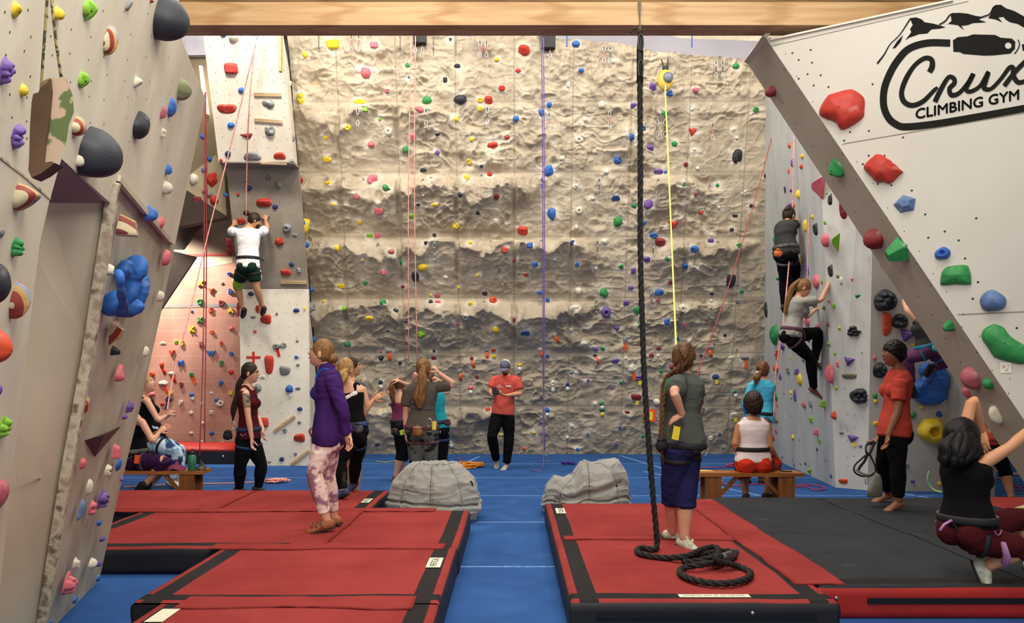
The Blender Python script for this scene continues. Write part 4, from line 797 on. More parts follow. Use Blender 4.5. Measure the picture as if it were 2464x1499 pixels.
def gym_mat(x0, x1, y0, y1, label, strips='', col=0, side=None, joined='', group='crash pads'):
    t = empty('gym_mat', ((x0 + x1) / 2, (y0 + y1) / 2, 0), label, 'gym mat', group)
    top, blk = (m_mred, m_mblack) if col == 0 else (m_char, m_mblack)
    def ticks(a, b, lo, hi):
        z = {round(a, 4), round(b, 4)}
        n = int((b - a) / .06) + 1; z |= {round(a + (b - a) * i / n, 4) for i in range(n + 1)}
        if lo: z |= {round(a + .05, 4), round(a + .165, 4)}
        if hi: z |= {round(b - .05, 4), round(b - .165, 4)}
        z |= {round(a + .012, 4), round(b - .012, 4)}
        return np.array(sorted(z))
    xs, ys = ticks(x0, x1, 'L' in strips, 'R' in strips), ticks(y0, y1, 'F' in strips, 'B' in strips)
    X, Y = np.meshgrid(xs, ys); Z = mz(X, Y)
    for s_, dd in (('L', X - x0), ('R', x1 - X), ('F', Y - y0), ('B', y1 - Y)):
        if s_ not in joined: Z = Z - .014 * (1 - np.clip(dd / .012, 0, 1)) 
        else: Z = Z - .004 * (1 - np.clip(dd / .012, 0, 1))
    vs = np.stack([X, Y, Z], -1).reshape(-1, 3); fs = grid_faces(len(xs), len(ys)); mi = []
    for j in range(len(ys) - 1):
        for i in range(len(xs) - 1):
            cx, cy = (xs[i] + xs[i + 1]) / 2, (ys[j] + ys[j + 1]) / 2; k = 0
            for s_, dd in (('L', cx - x0), ('R', x1 - cx), ('F', cy - y0), ('B', y1 - cy)):
                if s_ in strips and .05 < dd < .165: k = 1
            mi.append(k)
    obj('cover_top', vs, fs, [top, blk], t, True, mi=mi)
    # side wall with a soft bulge
    rim = [(x, y0) for x in xs] + [(x1, y) for y in ys[1:]] + [(x, y1) for x in xs[::-1][1:]] + [(x0, y) for y in ys[::-1][1:-1]]; n = len(rim); vs = []
    for zf, off in ((1, 0), (.93, .010), (.75, .013), (.5, .007), (.25, .012), (.06, .008), (0, -.01)):
        for x, y in rim:
            ox = off * (1 if x >= x1 - 1e-4 and 'R' not in joined else -1 if x <= x0 + 1e-4 and 'L' not in joined else 0); oy = off * (1 if y >= y1 - 1e-4 and 'B' not in joined else -1 if y <= y0 + 1e-4 and 'F' not in joined else 0)
            vs.append((x + ox, y + oy, (float(mz(x, y)) - .013) * zf))
    obj('side_panel', vs, [(k * n + j, k * n + (j + 1) % n, (k + 1) * n + (j + 1) % n, (k + 1) * n + j) for k in range(6) for j in range(n)], side or m_side, t, True)
    return t
def patch(t, x, y, sx, sy, txt=None, rz=0., name='label_patch', size=None):
    mb = MB(); c, s = math.cos(rz), math.sin(rz); q = [(a * sx / 2, b * sy / 2) for a, b in ((-1, -1), (1, -1), (1, 1), (-1, 1))]; z = float(mz(x, y)) + .003
    mb.prism([(x + a * c - b * s, y + a * s + b * c, z) for a, b in q], (0, 0, .002)); o = mb.go(name, m_paper, t)
    if txt:
        v, f = text_mesh(txt, 1, 0, 0); v = v / (v[:, 0].max() - v[:, 0].min()) * sx * .86; v[:, 1] *= 1.25
        obj('lettering', np.stack([x + v[:, 0] * c - v[:, 1] * s, y + v[:, 0] * s + v[:, 1] * c, np.full(len(v), z + .0035)], 1), f, m_inktxt, o)
    return o
def flap(t, x0, x1, y0, y1, m, sd=1):
    nx_, ny_ = max(3, int((x1 - x0) / .04)), max(3, int((y1 - y0) / .04)); X, Y = np.meshgrid(np.linspace(x0, x1, nx_), np.linspace(y0, y1, ny_))
    if x1 - x0 > y1 - y0: Y = Y + .008 * vn(X * 3, 0 * X, 0, sd)
    else: X = X + .010 * vn(Y * 2.5, 0 * Y, 0, sd)
    Z = mz(X, Y) + .006 + .006 * np.abs(vn(X * 7, Y * 7, 0, sd + 5)); n = nx_ * ny_
    E1 = np.stack([X, Y, Z], -1).reshape(-1, 3); E0 = E1 - V(0, 0, .005); fs = grid_faces(nx_, ny_); fs = fs + [tuple(i + n for i in q[::-1]) for q in fs]
    rim = [i for i in range(nx_)] + [j * nx_ + nx_ - 1 for j in range(1, ny_)] + [(ny_ - 1) * nx_ + i for i in range(nx_ - 2, -1, -1)] + [j * nx_ for j in range(ny_ - 2, 0, -1)]
    k = len(rim); fs += [(rim[i], rim[(i + 1) % k], rim[(i + 1) % k] + n, rim[i] + n) for i in range(k)]
    return obj('velcro_flap', np.vstack([E1, E0]), fs, m, t, True)
def zipper(t, x0, x1, y, z, gx=None):
    mb = MB(); mb.box((x0, y - .022, z - .006), (x1, y - .012, z + .006)); mb.box((x0, y - .019, z - .018), (x1, y - .011, z + .018)); o = mb.go('zipper', mat('zip_black', '0e0e0f', .5), t)
    if gx:
        for a in gx: mb = MB(); mb.tube([(a, y - .012, z + .02), (a, y - .022, z + .02)], .011, 14); mb.go('grommet', m_steel, t)
    return o
A1 = gym_mat(-4.95, -3.06, 7.97, 9.34, 'far left red crash pad beside the long wooden bench, cut by the overhanging wall', '', joined='RF')
A2 = gym_mat(-3.05, -1.42, 7.97, 9.34, 'red crash pad at the back left under the climbers in tie-dye and purple', 'R', joined='LF')
patch(A2, -1.53, 8.55, .26, .085, 'VERTICAL', math.pi / 2)
flap(A2, -3.22, -2.92, 7.99, 9.3, m_mred, 3)
B1m = gym_mat(-3.62, -1.61, 6.27, 7.96, 'red pad with black strips at the foot of the left overhanging wall', 'LF', joined='RB')
B2m = gym_mat(-1.60, -.42, 6.27, 7.96, 'red pad behind which the upright grey beanbag stands', 'R', joined='LB')
flap(B2m, -1.74, -1.44, 6.34, 7.9, m_mred, 8); flap(B2m, -4.9, -.75, 7.86, 8.06, m_mred, 9)
C1 = gym_mat(-2.23, -.43, 4.76, 6.25, 'red pad in the middle of the left row with a strip all round', 'LRF', joined='F')
patch(C1, -.545, 5.72, .29, .1, 'VERTICAL', math.pi / 2)
flap(C1, -2.32, -.52, 6.17, 6.37, m_mred, 12)
D1 = gym_mat(-2.06, -.43, 3.2, 4.74, 'nearest red pad at the bottom left of the aisle', 'LR', joined='B')
patch(D1, -1.94, 4.5, .24, .1, None, math.pi / 2 - .0)
flap(D1, -1.93, -.57, 4.62, 4.86, m_mred, 15)
E1m = gym_mat(.35, 1.92, 6.61, 8.42, 'red pad in front of the slumped grey beanbag', 'L', joined='F')
patch(E1m, .475, 7.95, .3, .09, 'VERTICAL', -math.pi / 2)
F1 = gym_mat(.35, 1.93, 4.80, 6.60, 'red pad carrying the coiled black battle rope', 'LFR', joined='B')
patch(F1, 1.225, 4.912, .43, .062, 'PLEASE DO NOT SIT ON THE PADS')
flap(F1, .42, 1.93, 6.52, 6.70, m_mred, 21)
zipper(F1, .5, 1.8, 4.80, .12, (1.42,))
G1m = gym_mat(1.94, 3.31, 6.83, 8.78, 'charcoal pad behind the red flap, nearest the right bench', '', 1, joined='RLF', group='charcoal pads')
G2m = gym_mat(1.95, 3.33, 5.14, 6.82, 'large charcoal pad with red front beside the battle rope pad', 'F', 1, m_sred, joined='RB', group='charcoal pads')
G3m = gym_mat(3.32, 4.9, 6.83, 8.78, 'charcoal pad under the barefoot person in the coral shirt', '', 1, joined='LF', group='charcoal pads')
G4m = gym_mat(3.34, 4.9, 5.14, 6.82, 'charcoal pad with red front below the crouching climber at the right edge', 'F', 1, m_sred, joined='LB', group='charcoal pads')
zipper(G2m, 2.25, 3.3, 5.14, .115, (2.05,))
flap(G2m, 1.80, 2.13, 5.16, 8.66, m_mred, 25)
H1 = gym_mat(4.95, 6.6, 7.2, 8.85, 'red pad corner at the right edge beyond the charcoal pads', '', 0)
# long red pad under the pink wall
t = empty('gym_mat', (-6, 14.3, 0), 'long red pad with black side along the foot of the pink wall', 'gym mat')
mb = MB(); mb.tube([(-8.2, 14.35, .22), (-8, 14.35, .24), (-5.1, 14.35, .24), (-4.75, 14.35, .22)], [(.02, .02), (.10, .45), (.10, .45), (.03, .3)], 16, sub=2); mb.go('cover_top', m_sred, t, True)
mb = MB(); mb.box((-8.1, 13.9, 0), (-4.75, 14.8, .22)); mb.go('side_panel', m_side, t)
for x in (-6.6, -5.6, -4.95): mb = MB(); mb.tube([(x, 13.9, .14), (x, 13.885, .14)], .02, 10); mb.go('grommet', m_steel, t)
# ================================================================ BEANBAGS
m_bean = mat('beanbag_grey', '96938b', .8, c2='85827b', scale=2, bump=.12, bscale=140, sheen=.2); m_beand = mat('beanbag_seam', '55534e', .9)
def beanbag(cx, cy, w, dpt, h, label, kind):
    n, m = 220, 130; th = np.linspace(0, 2 * math.pi, n, endpoint=False); ph = np.linspace(0, math.pi, m); T, Pp = np.meshgrid(th, ph)
    if kind == 0: prof = [(0, .0), (.10, .40), (.25, .60), (.45, .86), (.62, .97), (.80, 1.0), (.93, .9), (1, .0)]; zz = [(0, .93), (.05, .97), (.16, 1.0), (.26, .93), (.45, .70), (.62, .42), (.80, .18), (.93, .02), (1, 0)]
    else: prof = [(0, 0), (.12, .42), (.3, .72), (.5, .92), (.7, 1.0), (.85, .98), (.94, .88), (1, 0)]; zz = [(0, 1.0), (.12, .98), (.3, .86), (.5, .64), (.7, .36), (.85, .14), (.94, .01), (1, 0)]
    S = Pp / math.pi; rr = np.interp(S, *zip(*prof)); Z = np.interp(S, *zip(*zz)); X, Y = rr * np.cos(T), rr * np.sin(T)
    for _ in range(4): rr = rr
    crease = np.zeros_like(T)
    for a in np.arange(8) * math.pi / 4 + math.pi / 8 * 0 - math.pi / 2: d_ = np.abs((T - a + math.pi) % (2 * math.pi) - math.pi); crease = np.maximum(crease, np.exp(-(d_ / .05) ** 2)) 
    puff = 1 + .035 * np.cos(8 * (T + math.pi / 2)) * -1
    fz = Z + .05 * np.cos(T * 2 + .8) + .03 * vn(np.cos(T) * 3, np.sin(T) * 3, 0, 6); fold = .07 * np.exp(-((fz - .36) / .018) ** 2) - .03 * np.exp(-((fz - .30) / .05) ** 2) + .04 * np.exp(-((fz - .55) / .012) ** 2) * (vn(np.cos(T) * 2, np.sin(T) * 2, 3, 8) > 0)
    wr = 1 - 2 * np.abs(vn(T * 2.2 + fz * 3, Z * 12 + .8 * np.sin(T * 3), 0, 7)); wr2 = 1 - 2 * np.abs(vn(np.cos(T) * 6, np.sin(T) * 6, Z * 8, 9)); s = puff + .014 * wr + .012 * wr2 - .055 * crease * (Z > .12) - fold
    X, Y = X * s * w / 2, Y * s * dpt / 2; Z = Z * h * (1 + .015 * wr2 * (Z > .1)); Z = Z - .04 * h * np.exp(-(S / .05) ** 2)
    if kind:
        xx = X / (w / 2); hgt = np.interp(xx, [-1, -.9, -.72, -.5, -.3, -.12, .0, .15, .45, .7, .88, 1], [.62, .80, .84, .72, .76, .98, 1.02, .97, 1.06, 1.22, 1.2, .8]); Z = Z * hgt
        dent = np.exp(-((Z / h - .50 - .22 * xx) / .05) ** 2) * (Y < 0) * (xx > -.75) * (xx < .75); Y = Y + .05 * dent; Z = Z - .02 * dent
    vs = np.stack([X + cx, Y + cy, Z], -1).reshape(-1, 3); t = empty('beanbag', (cx, cy, 0), label, 'beanbag', 'grey beanbags')
    fs = [(j * n + i, j * n + (i + 1) % n, (j + 1) * n + (i + 1) % n, (j + 1) * n + i) for j in range(m - 1) for i in range(n)]; fs = [f[::-1] for f in fs]
    obj('bag', vs, fs, m_bean, t, True)
    mb = MB(); ring_ = lambda a, r_, z: (cx + r_ * math.cos(a), cy + r_ * .8 * math.sin(a), z)
    for a in (-math.pi / 2, -math.pi / 2 - .785, -math.pi / 2 + .785, 0.0, math.pi):
        i = int(round((a % (2 * math.pi)) / (2 * math.pi) * n)) % n; pts = [V(X[j, i] + cx, Y[j, i] + cy, Z[j, i]) for j in range(10, 95, 5)]; mb.tube([p + nrm(p - V(cx, cy, h * .3)) * .002 for p in pts], .0035, 5)
    mb.go('piped_seams', m_beand, t, True)
    if not kind:
        mb = MB(); mb.tube([(cx + .115 * math.cos(a) - .02, cy - .10 + .06 * math.sin(a), h * .985 + .012 * math.cos(a * 2) - .03 * (math.sin(a) < -.3) * -math.sin(a)) for a in np.linspace(0, 2 * math.pi, 22)], .022, 8); mb.go('collar', m_bean, t, True)
        mb = MB(); mb.obox((cx + .405, cy - .18, h * .55), (.010, -.012, 0), (.02, .02, -.10), (.02, .012, .004)); o = mb.go('side_handle', mat('handle_black', '1d1d1f', .6), t)
    else:
        mb = MB(); mb.obox((cx + .30, cy - .25, h * .60), (.012, -.004, 0), (.045, .0, -.06), (.0, .012, .004)); mb.go('side_handle', mat('handle_black', '1d1d1f', .6), t)
    return t
beanbag(-.83, 8.66, 1.0, 1.0, .60, 'upright grey beanbag with a gathered collar, between the left pads and the aisle', 0)
beanbag(.82, 8.98, .98, .92, .58, 'slumped and dented grey beanbag behind the right red pad', 1)
# ================================================================ BENCHES
m_bench = mat('bench_wood', 'a5672c', .4, c2='7c4718', scale=3, stretch=(.6, 6, 6), bump=.05, spec=.5); m_bench2 = mat('bench_leg_wood', '8d5524', .5, c2='6b3c17', scale=3, stretch=(5, 5, .8))
def bench(x0, x1, y, z, dep, label):
    t = empty('wooden_bench', ((x0 + x1) / 2, y, 0), label, 'bench')
    mb = MB(); mb.box((x0, y - dep / 2, z - .04), (x1, y + dep / 2, z)); o = mb.go('seat', m_bench, t)
    for sx, xx in ((1, x0 + .10), (-1, x1 - .10 - .18)):
        for yy in (y - dep / 2 + .02, y + dep / 2 - .06):
            mb = MB(); mb.box((xx, yy, 0), (xx + .18, yy + .04, z - .04)); mb.go('leg', m_bench2, t)
        mb = MB(); mb.box((xx + .05, y - dep / 2 + .06, .08), (xx + .09, y + dep / 2 - .06, z - .05)); mb.go('crosspiece', m_bench2, t)
        mb = MB(); a = (xx + (.18 if sx > 0 else 0), y - dep / 2 + .05, z - .24); b = (xx + (.18 if sx > 0 else 0) + sx * .18, y - dep / 2 + .05, z - .05); mb.bar(a, b, .04, (0, 1, 0), .035); mb.go('brace', m_bench2, t)
    return t
bench(-5.6, -3.66, 9.72, .405, .32, 'long wooden bench at the left with two people, a green bottle and a cloth')
bench(2.06, 3.26, 9.18, .445, .30, 'short wooden bench at the right under the person in the white tank top')
# ================================================================ ROPES
def rope(name, pts, r, m, label, group=None, sub=3, n=6, parts=None, cat='rope'):
    mb = MB(); 
    for p in (pts if isinstance(pts[0][0], (list, tuple, np.ndarray)) else [pts]): mb.tube(p, r, n, sub=sub)
    o = mb.go(name, m, None, True); return tag(o, label, cat, group)
m_rpink = mat('rope_pink', 'd1695c', .7, c2='e8a79b', scale=60, lo=.5, hi=.56); m_rpurp = mat('rope_purple', '7a62a4', .7, c2='54407c', scale=60); m_rred = mat('rope_red', 'b04a48', .7, c2='8c3334', scale=60)
m_rmag = mat('rope_magenta', 'b8487a', .7, c2='8e2f5c', scale=60); m_ror = mat('rope_orange', 'e59a35', .7, c2='c27418', scale=60); m_rpur2 = mat('rope_violet', '43308c', .7); m_ryel = mat('webbing_yellow', 'e8dc5a', .6)
m_rgrn = mat('webbing_green', '9ccf7a', .6); m_rblk = mat('battle_rope_black', '201d1b', .8, c2='151312', scale=40, bump=.3, bscale=90); m_cord = mat('cord_tan', 'b0a06a', .8, c2='4c4a38', scale=50, lo=.45, hi=.5)
rope('climbing_rope', [[P(990, 60, 13.6), P(983, 450, 13.9), P(983, 868, 14.2)], [P(1000, 60, 13.62), P(997, 450, 13.9), P(1004, 872, 14.2)]], .0085, m_rpink, 'pink top rope hanging in two strands down the left part of the rock wall', 'top ropes')
rope('climbing_rope', [[P(1303, 60, 13.6), P(1306, 450, 14.0), P(1307, 900, 14.3), P(1311, 1085, 14.3)], [P(1308, 90, 13.6), P(1310, 500, 14.0), P(1309, 900, 14.25), P(1306, 1020, 14.0), P(1308, 1100, 13.6), G(1303, 1131, .01), G(1290, 1134, .01), G(1277, 1130, .01)]], .0085, m_rpurp, 'purple top rope hanging down the middle of the rock wall to the floor', 'top ropes')
rope('climbing_rope', [P(617, 98, 11.75), P(560, 330, 12.2), P(510, 525, 12.3), P(487, 620, 12.2), P(455, 760, 11.6), P(421, 885, 11.0), P(402, 985, 10.3)], .0095, m_rpink, 'pink flecked rope slanting from the tower anchor down to the belayer by the left bench', 'top ropes')
rope('climbing_rope', [P(614, 98, 11.75), P(600, 250, 12.0), P(594, 400, 12.6), P(592, 520, 12.85)], .0095, m_rpink, 'pink flecked rope from the tower anchor straight down to the climber in white', 'top ropes')
rope('climbing_rope', [[P(493, 222, 13.4), P(491, 620, 13.4), P(488, 870, 13.4), P(480, 1095, 13.4)], [P(495, 222, 13.45), P(497, 620, 13.45), P(492, 1065, 13.4)]], .010, m_rred, 'dark red rope hanging in front of the pink wall behind the left bench', 'top ropes')
rope('climbing_rope', [P(1867, 290, 14.1), P(1820, 470, 13.2), P(1740, 730, 11.5), P(1681, 892, 10.2), P(1674, 930, 9.9)], .0075, m_rred, 'thin red rope slanting across the right of the rock wall to a hidden belayer', 'top ropes')
rope('climbing_rope', [P(1911, 330, 12.3), P(1904, 560, 12.2), P(1884, 780, 11.6), P(1866, 900, 11.4), P(1862, 1005, 11.2)], .010, m_rpink, 'thick pink rope running up to the dark-shirted climber on the grey wall', 'top ropes')
rope('climbing_rope', [P(1934, 370, 12.6), P(1924, 480, 12.5), P(1912, 600, 12.3)], .0075, m_rpink, 'short faint pink strand beside the dark-shirted climber', 'top ropes')
rope('climbing_rope', [P(1953, 395, 11.8), P(1943, 640, 11.6), P(1939, 790, 11.3)], .008, m_rpink, 'pink rope hanging down to the long-haired climber on the grey wall', 'top ropes')
# auto belay
t = empty('auto_belay', P(1602, 200, 13.5), 'yellow and grey auto belay unit hanging high on the rock wall by two slings', 'auto belay'); c0 = P(1602, 188, 13.7)
mb = MB(); mb.ell(c0 + V(0, .05, -.02), (.13, .10, .19), 24, 16); mb.go('housing', mat('belay_yellow', 'e5b832', .5, c2='b99a4a', scale=3), t, True)
mb = MB(); mb.ell(c0 + V(.03, -.05, 0), (.085, .05, .09), 24, 12); mb.go('drum_cover', mat('belay_grey', '6b7280', .4), t, True)
mb = MB(); mb.tube([c0 + V(.0, -.02, -.2), c0 + V(0, -.015, -.12)], .02, 8); mb.go('nozzle', m_steel, t)
mb = MB(); mb.box(tuple(c0 + V(-.05, 0, .15)), tuple(c0 + V(.05, .06, .21))); mb.go('hanger_bracket', m_black, t)
for s_ in (-1, 1): mb = MB(); mb.tube([c0 + V(.02 * s_, .03, .2), c0 + V(.06 * s_ + .0, .1, .36)], .012, 6); mb.go('sling', mat('chain_dark', '4c4840', .5, metal=.5), t)
mb = MB(); mb.prism([P(1599, 212, 13.6), P(1602, 212, 13.6), P(1629, 836, 7.2), P(1625, 836, 7.2)], (0, .004, 0)); tag(mb.go('belay_webbing', m_ryel), 'flat yellow webbing running down from the auto belay behind the braided person', 'webbing')
# battle rope: three twisted strands
def twisted(path, r, turns_per_m):
    p = crom(path, 14); seg = np.r_[0, np.cumsum(np.linalg.norm(np.diff(p, axis=0), axis=1))]; L = seg[-1]; n = int(L / .014); s_ = np.linspace(0, L, n); q = np.stack([np.interp(s_, seg, p[:, k]) for k in range(3)], 1)
    T = np.gradient(q, axis=0); T /= np.linalg.norm(T, axis=1)[:, None]; u = nrm(np.cross(T[0], (1, .3, 0))); mb = MB(); U = []
    for i in range(n): u = nrm(u - T[i] * u.dot(T[i])); U.append(u)
    U = np.array(U); W_ = np.cross(T, U)
    for k in range(3):
        a = s_ * turns_per_m * 2 * math.pi + k * 2 * math.pi / 3; mb.tube(q + r * .5 * (np.cos(a)[:, None] * U + np.sin(a)[:, None] * W_), r * .56, 6)
    return mb
gz_ = MT + .024
hang = [P(1540, 195, 6.30), P(1541, 400, 6.29), P(1541, 600, 6.28), P(1545, 760, 6.26), P(1551, 920, 6.24), P(1562, 1080, 6.21), P(1572, 1200, 6.19), P(1579, 1275, 6.18)]
coil = [G(1581, 1312, gz_ + .01), G(1572, 1322, gz_), G(1545, 1318, gz_), G(1533, 1325, gz_), G(1548, 1334, gz_), G(1600, 1342, gz_), G(1655, 1337, gz_ + .03), G(1690, 1322, gz_ + .03), G(1722, 1317, gz_ + .02), G(1728, 1332, gz_ + .05), G(1700, 1345, gz_ + .04), G(1655, 1352, gz_), G(1650, 1342, gz_), G(1700, 1332, gz_ + .0), G(1750, 1326, gz_ + .0), G(1768, 1337, gz_), G(1745, 1352, gz_), G(1690, 1358, gz_ + .03), G(1643, 1367, gz_), G(1640, 1382, gz_), G(1680, 1398, gz_), G(1740, 1404, gz_), G(1792, 1395, gz_), G(1806, 1378, gz_), G(1780, 1364, gz_), G(1735, 1352, gz_ + .05), G(1722, 1342, gz_ + .08), G(1745, 1336, gz_ + .07)]
t = empty('battle_rope', (1.0, 6.1, MT), 'thick black twisted rope hanging from the beam and coiled on the red pad', 'rope')
mb = twisted(hang + coil, .0225, 5.2); mb.go('rope_strands', m_rblk, t, True)
mb = MB(); mb.tube([G(1738, 1340, gz_ + .07), G(1772, 1328, gz_ + .08)], .025, 12); mb.go('end_cap', mat('rope_end_silver', '6c6c70', .35, c2='2a2a2c', scale=30, metal=.4), t, True)
mb = MB(); mb.tube([P(1541, 75, 6.28), P(1540, 120, 6.29), P(1540, 198, 6.30)], [.016, .026, .026], 10); mb.go('sleeve', m_black, t, True)
mb = MB(); mb.prism([P(1535, 5, 6.325), P(1543, 5, 6.325), P(1541, 50, 6.325), P(1542, 78, 6.32), P(1538, 78, 6.32), P(1539, 50, 6.325)], (0, .01, 0)); mb.go('hanging_strap', mat('strap_grey', '6d6458', .8), t)
mb = MB(); mb.tube([P(1516, 78, 6.28), P(1522, 70, 6.28), P(1534, 68, 6.28), P(1538, 80, 6.28)], .012, 6, sub=2); mb.go('strap_tail', mat('strap_brown', '3e3026', .8), t, True)
mb = MB(); 
for k in range(2): mb.tube([P(1542 + 6 * math.sin(a) , 165 - 22 * math.cos(a) - k * 62, 6.26) for a in np.linspace(0, 2 * math.pi, 12)], .006, 6)
mb.go('carabiner', mat('dark_steel', '4b4a44', .4, metal=.7), t, True)
# loose rope on the floor
def tangle(c, rx, ry, n, sd, z=.012): 
    rg = random.Random(sd); return [c + V(rx * math.cos(i * 2.4) * rg.uniform(.4, 1), ry * math.sin(i * 2.4) * rg.uniform(.4, 1), z + .05 * rg.random()) for i in range(n)]
rope('coiled_rope', tangle(G(1130, 1123), .27, .42, 46, 5), .009, m_ror, 'heap of orange rope on the blue floor left of the man with the phone', 'loose ropes')
rope('coiled_rope', tangle(G(1106, 1113), .14, .06, 7, 8, .05) , .008, m_rpurp, 'small purple strand lying on the orange rope heap', 'loose ropes')
rope('coiled_rope', [G(300, 1172, .01), G(420, 1165, .01), G(540, 1163, .01), G(600, 1161, .01)] + tangle(G(665, 1162), .24, .18, 26, 6), .009, m_rpink, 'pink rope trailing across the floor and piled between the bench and the two women', 'loose ropes')
rope('coiled_rope', tangle(G(1370, 1118), .17, .2, 10, 9), .012, m_rpur2, 'small dark violet rope scrap on the floor behind the slumped beanbag', 'loose ropes')
rope('coiled_rope', [G(1700, 1160, .01), G(1735, 1163, .01), G(1760, 1168, .02), G(1800, 1170, .01), G(1790, 1165, .01), G(1840, 1166, .01), G(1900, 1168, .01), G(1960, 1167, .01), G(1985, 1176, .01), G(1960, 1179, .01), G(1940, 1171, .01), G(1910, 1171, .01)], .010, m_rmag, 'magenta rope snaking over the floor under the right bench', 'loose ropes')
rope('coiled_rope', tangle(G(1718, 1165), .14, .10, 14, 12), .009, m_rpink, 'small pink and orange knot of rope at the left foot of the right bench', 'loose ropes')
rope('coiled_rope', [G(1675, 1124, .01), G(1720, 1125, .01), G(1752, 1122, .01)] + tangle(G(1760, 1124), .12, .12, 9, 14), .009, m_rmag, 'thin magenta rope end on the floor beyond the right bench', 'loose ropes')
rope('coiled_rope', [G(905, 1110, .01), G(930, 1112, .01), G(955, 1109, .01), G(975, 1112, .01)], .008, mat('rope_lime', 'b9b95a', .7), 'thin yellow-green cord on the floor by the person in the magenta top', 'loose ropes')
rope('coiled_rope', [G(2375, 1160, .01), G(2390, 1150, .01), G(2440, 1164, .01), G(2455, 1178, .01), G(2420, 1180, .01), G(2440, 1172, .01), G(2480, 1172, .01)], .009, m_rmag, 'magenta rope on the floor at the right edge behind the slanted wall', 'loose ropes')
rope('coiled_rope', [G(2382, 1136, .01), G(2400, 1134, .01), G(2430, 1140, .01), G(2480, 1140, .01)], .02, m_rpink, 'thick pink rope on the far floor at the right edge', 'loose ropes')
rope('webbing_sling', [P(2235, 1134, 10.35), P(2232, 1152, 10.35), P(2238, 1168, 10.35), P(2250, 1180, 10.3), P(2266, 1184, 10.2)], .012, m_rgrn, 'light green webbing sling hanging at the foot of the grey panel', None)
tag(rope('carabiner', [P(1314 + 4 * math.sin(a), 1103 + 9 * math.cos(a), 14.0) for a in np.linspace(0, 6.28, 14)], .007, m_steel, 'shiny carabiner at the end of the purple top rope near the floor', sub=0), cat='carabiner')
# ================================================================ QUICKDRAWS
def ring(w_, h, r, n=20): return tube([(w_ * math.sin(a), 0, h * math.cos(a)) for a in np.linspace(0, 2 * math.pi, n)], r, 6, False)
mb = MB(); mb.add(*ring(.024, .052, .006)); me_car = mesh_of('carabiner', np.vstack(mb.v), mb.f, m_steel, True)
mb = MB(); mb.box((-.011, -.004, -.05), (.011, .004, .05)); me_sl = {c: mesh_of('sling', np.vstack(mb.v), mb.f, mat('sling_' + c, h, .7)) for c, h in (('grey', '55514c'), ('blue', '3c56a8'), ('red', 'b56a66'))}
mb = MB(); mb.tube([(0, .03, .0), (0, -.02, 0)], .018, 8); me_hg = mesh_of('bolt_hanger', np.vstack(mb.v), mb.f, m_steel, True)
QD = []
def draw(px, py, ln, c):
    s = 0
    p = W_rock.hit(px, py, .05); L_ = max(.2, ln / 3 * p[1] / F); k = L_ / .31
    t = empty('quickdraw', p, '', 'quickdraw', 'quickdraws on the rock wall'); QD.append((t, px, py, c))
    for nm, me, z in (('bolt_hanger', me_hg, 0), ('carabiner', me_car, -.05 * k), ('sling', me_sl[c], -.15 * k), ('carabiner', me_car, -.255 * k)):
        o = child(nm, me, t, (0, .0 if nm != 'bolt_hanger' else .03, z)); o.scale = (1, 1, k)
for ox, oy, tx in ((900, 0, '298 260 g;350 260 g;765 295 r;812 295 r;1218 300 g;1270 295 r;1660 335 r;1705 335 g;376 785 g;818 775 g;1265 815 r;1700 805 r;353 1290 b;775 1255 g;1210 1285 b;1625 1290 g'), (900, 450, '28 405 b;435 400 g;843 385 g;1207 380 g;1613 390 g;797 820 b;1200 815 g;1605 815 g;8 830 b'),
                   (440, 0, '1213 250 r;1268 250 r;1262 785 g;1303 1285 g'), (1400, 0, '970 440 g;1018 440 g;545 865 g;602 865 g;947 890 r;552 1290 g;923 1330 g'), (1400, 450, '515 400 g;982 390 g;505 765 g;880 820 g')):
    for it in tx.split(';'): a = it.split(); draw(ox + float(a[0]) / 3, oy + float(a[1]) / 3, 125, dict(g='grey', b='blue', r='red')[a[2]])
QD.sort(key=lambda q: (round(q[2] / 60), q[1])); last = None; cnt = {}
for q in QD: cnt.setdefault(round(q[2] / 60), []).append(q)
ON = ['first', 'second', 'third', 'fourth', 'fifth', 'sixth', 'seventh', 'eighth', 'ninth', 'tenth', 'eleventh', 'twelfth', 'thirteenth']
for i, k in enumerate(sorted(cnt)):
    for j, q in enumerate(sorted(cnt[k], key=lambda z: z[1])): q[0]['label'] = f"{q[3]} quickdraw, {ON[j]} from the left in the {ON[i]} row down the rock wall"
# chains hanging from the top edge
for i, (px, y1) in enumerate(((662, 122), (767, 125), (963, 124), (1043, 133), (1097, 135))):
    mb = MB(); a, b = P(px, 60, 12.4), P(px, y1, 12.4); n = int((a[2] - b[2]) / .05)
    for k in range(n):
        c = a + (b - a) * (k + .5) / n; dx = (.010, 0) if k % 2 else (0, .010); mb.tube([c + V(dx[0] * math.sin(q), dx[1] * math.sin(q), .03 * math.cos(q)) for q in np.linspace(0, 6.283, 9)], .004, 5)
    tag(mb.go('hanging_chain', mat('chain_dark', '4c4840', .5)), f"dark chain hanging under the beam, {ON[i]} from the left", 'chain', 'chains under the beam')
for i, (px, y0_, y1, cc) in enumerate(((533, 68, 128, 'blue'), (1364, 65, 112, 'blue'), (1665, 66, 113, 'blue'))):
    mb = MB(); mb.tube([P(px, y0_, 12.2), P(px, y1, 12.2)], .011, 6); tag(mb.go('hanging_sling', me_sl['blue'].materials[0]), ['blue sling hanging over the left top of the tower', 'blue sling hanging right of the black anchor box', 'blue sling hanging in front of the grey roof edge'][i], 'sling')
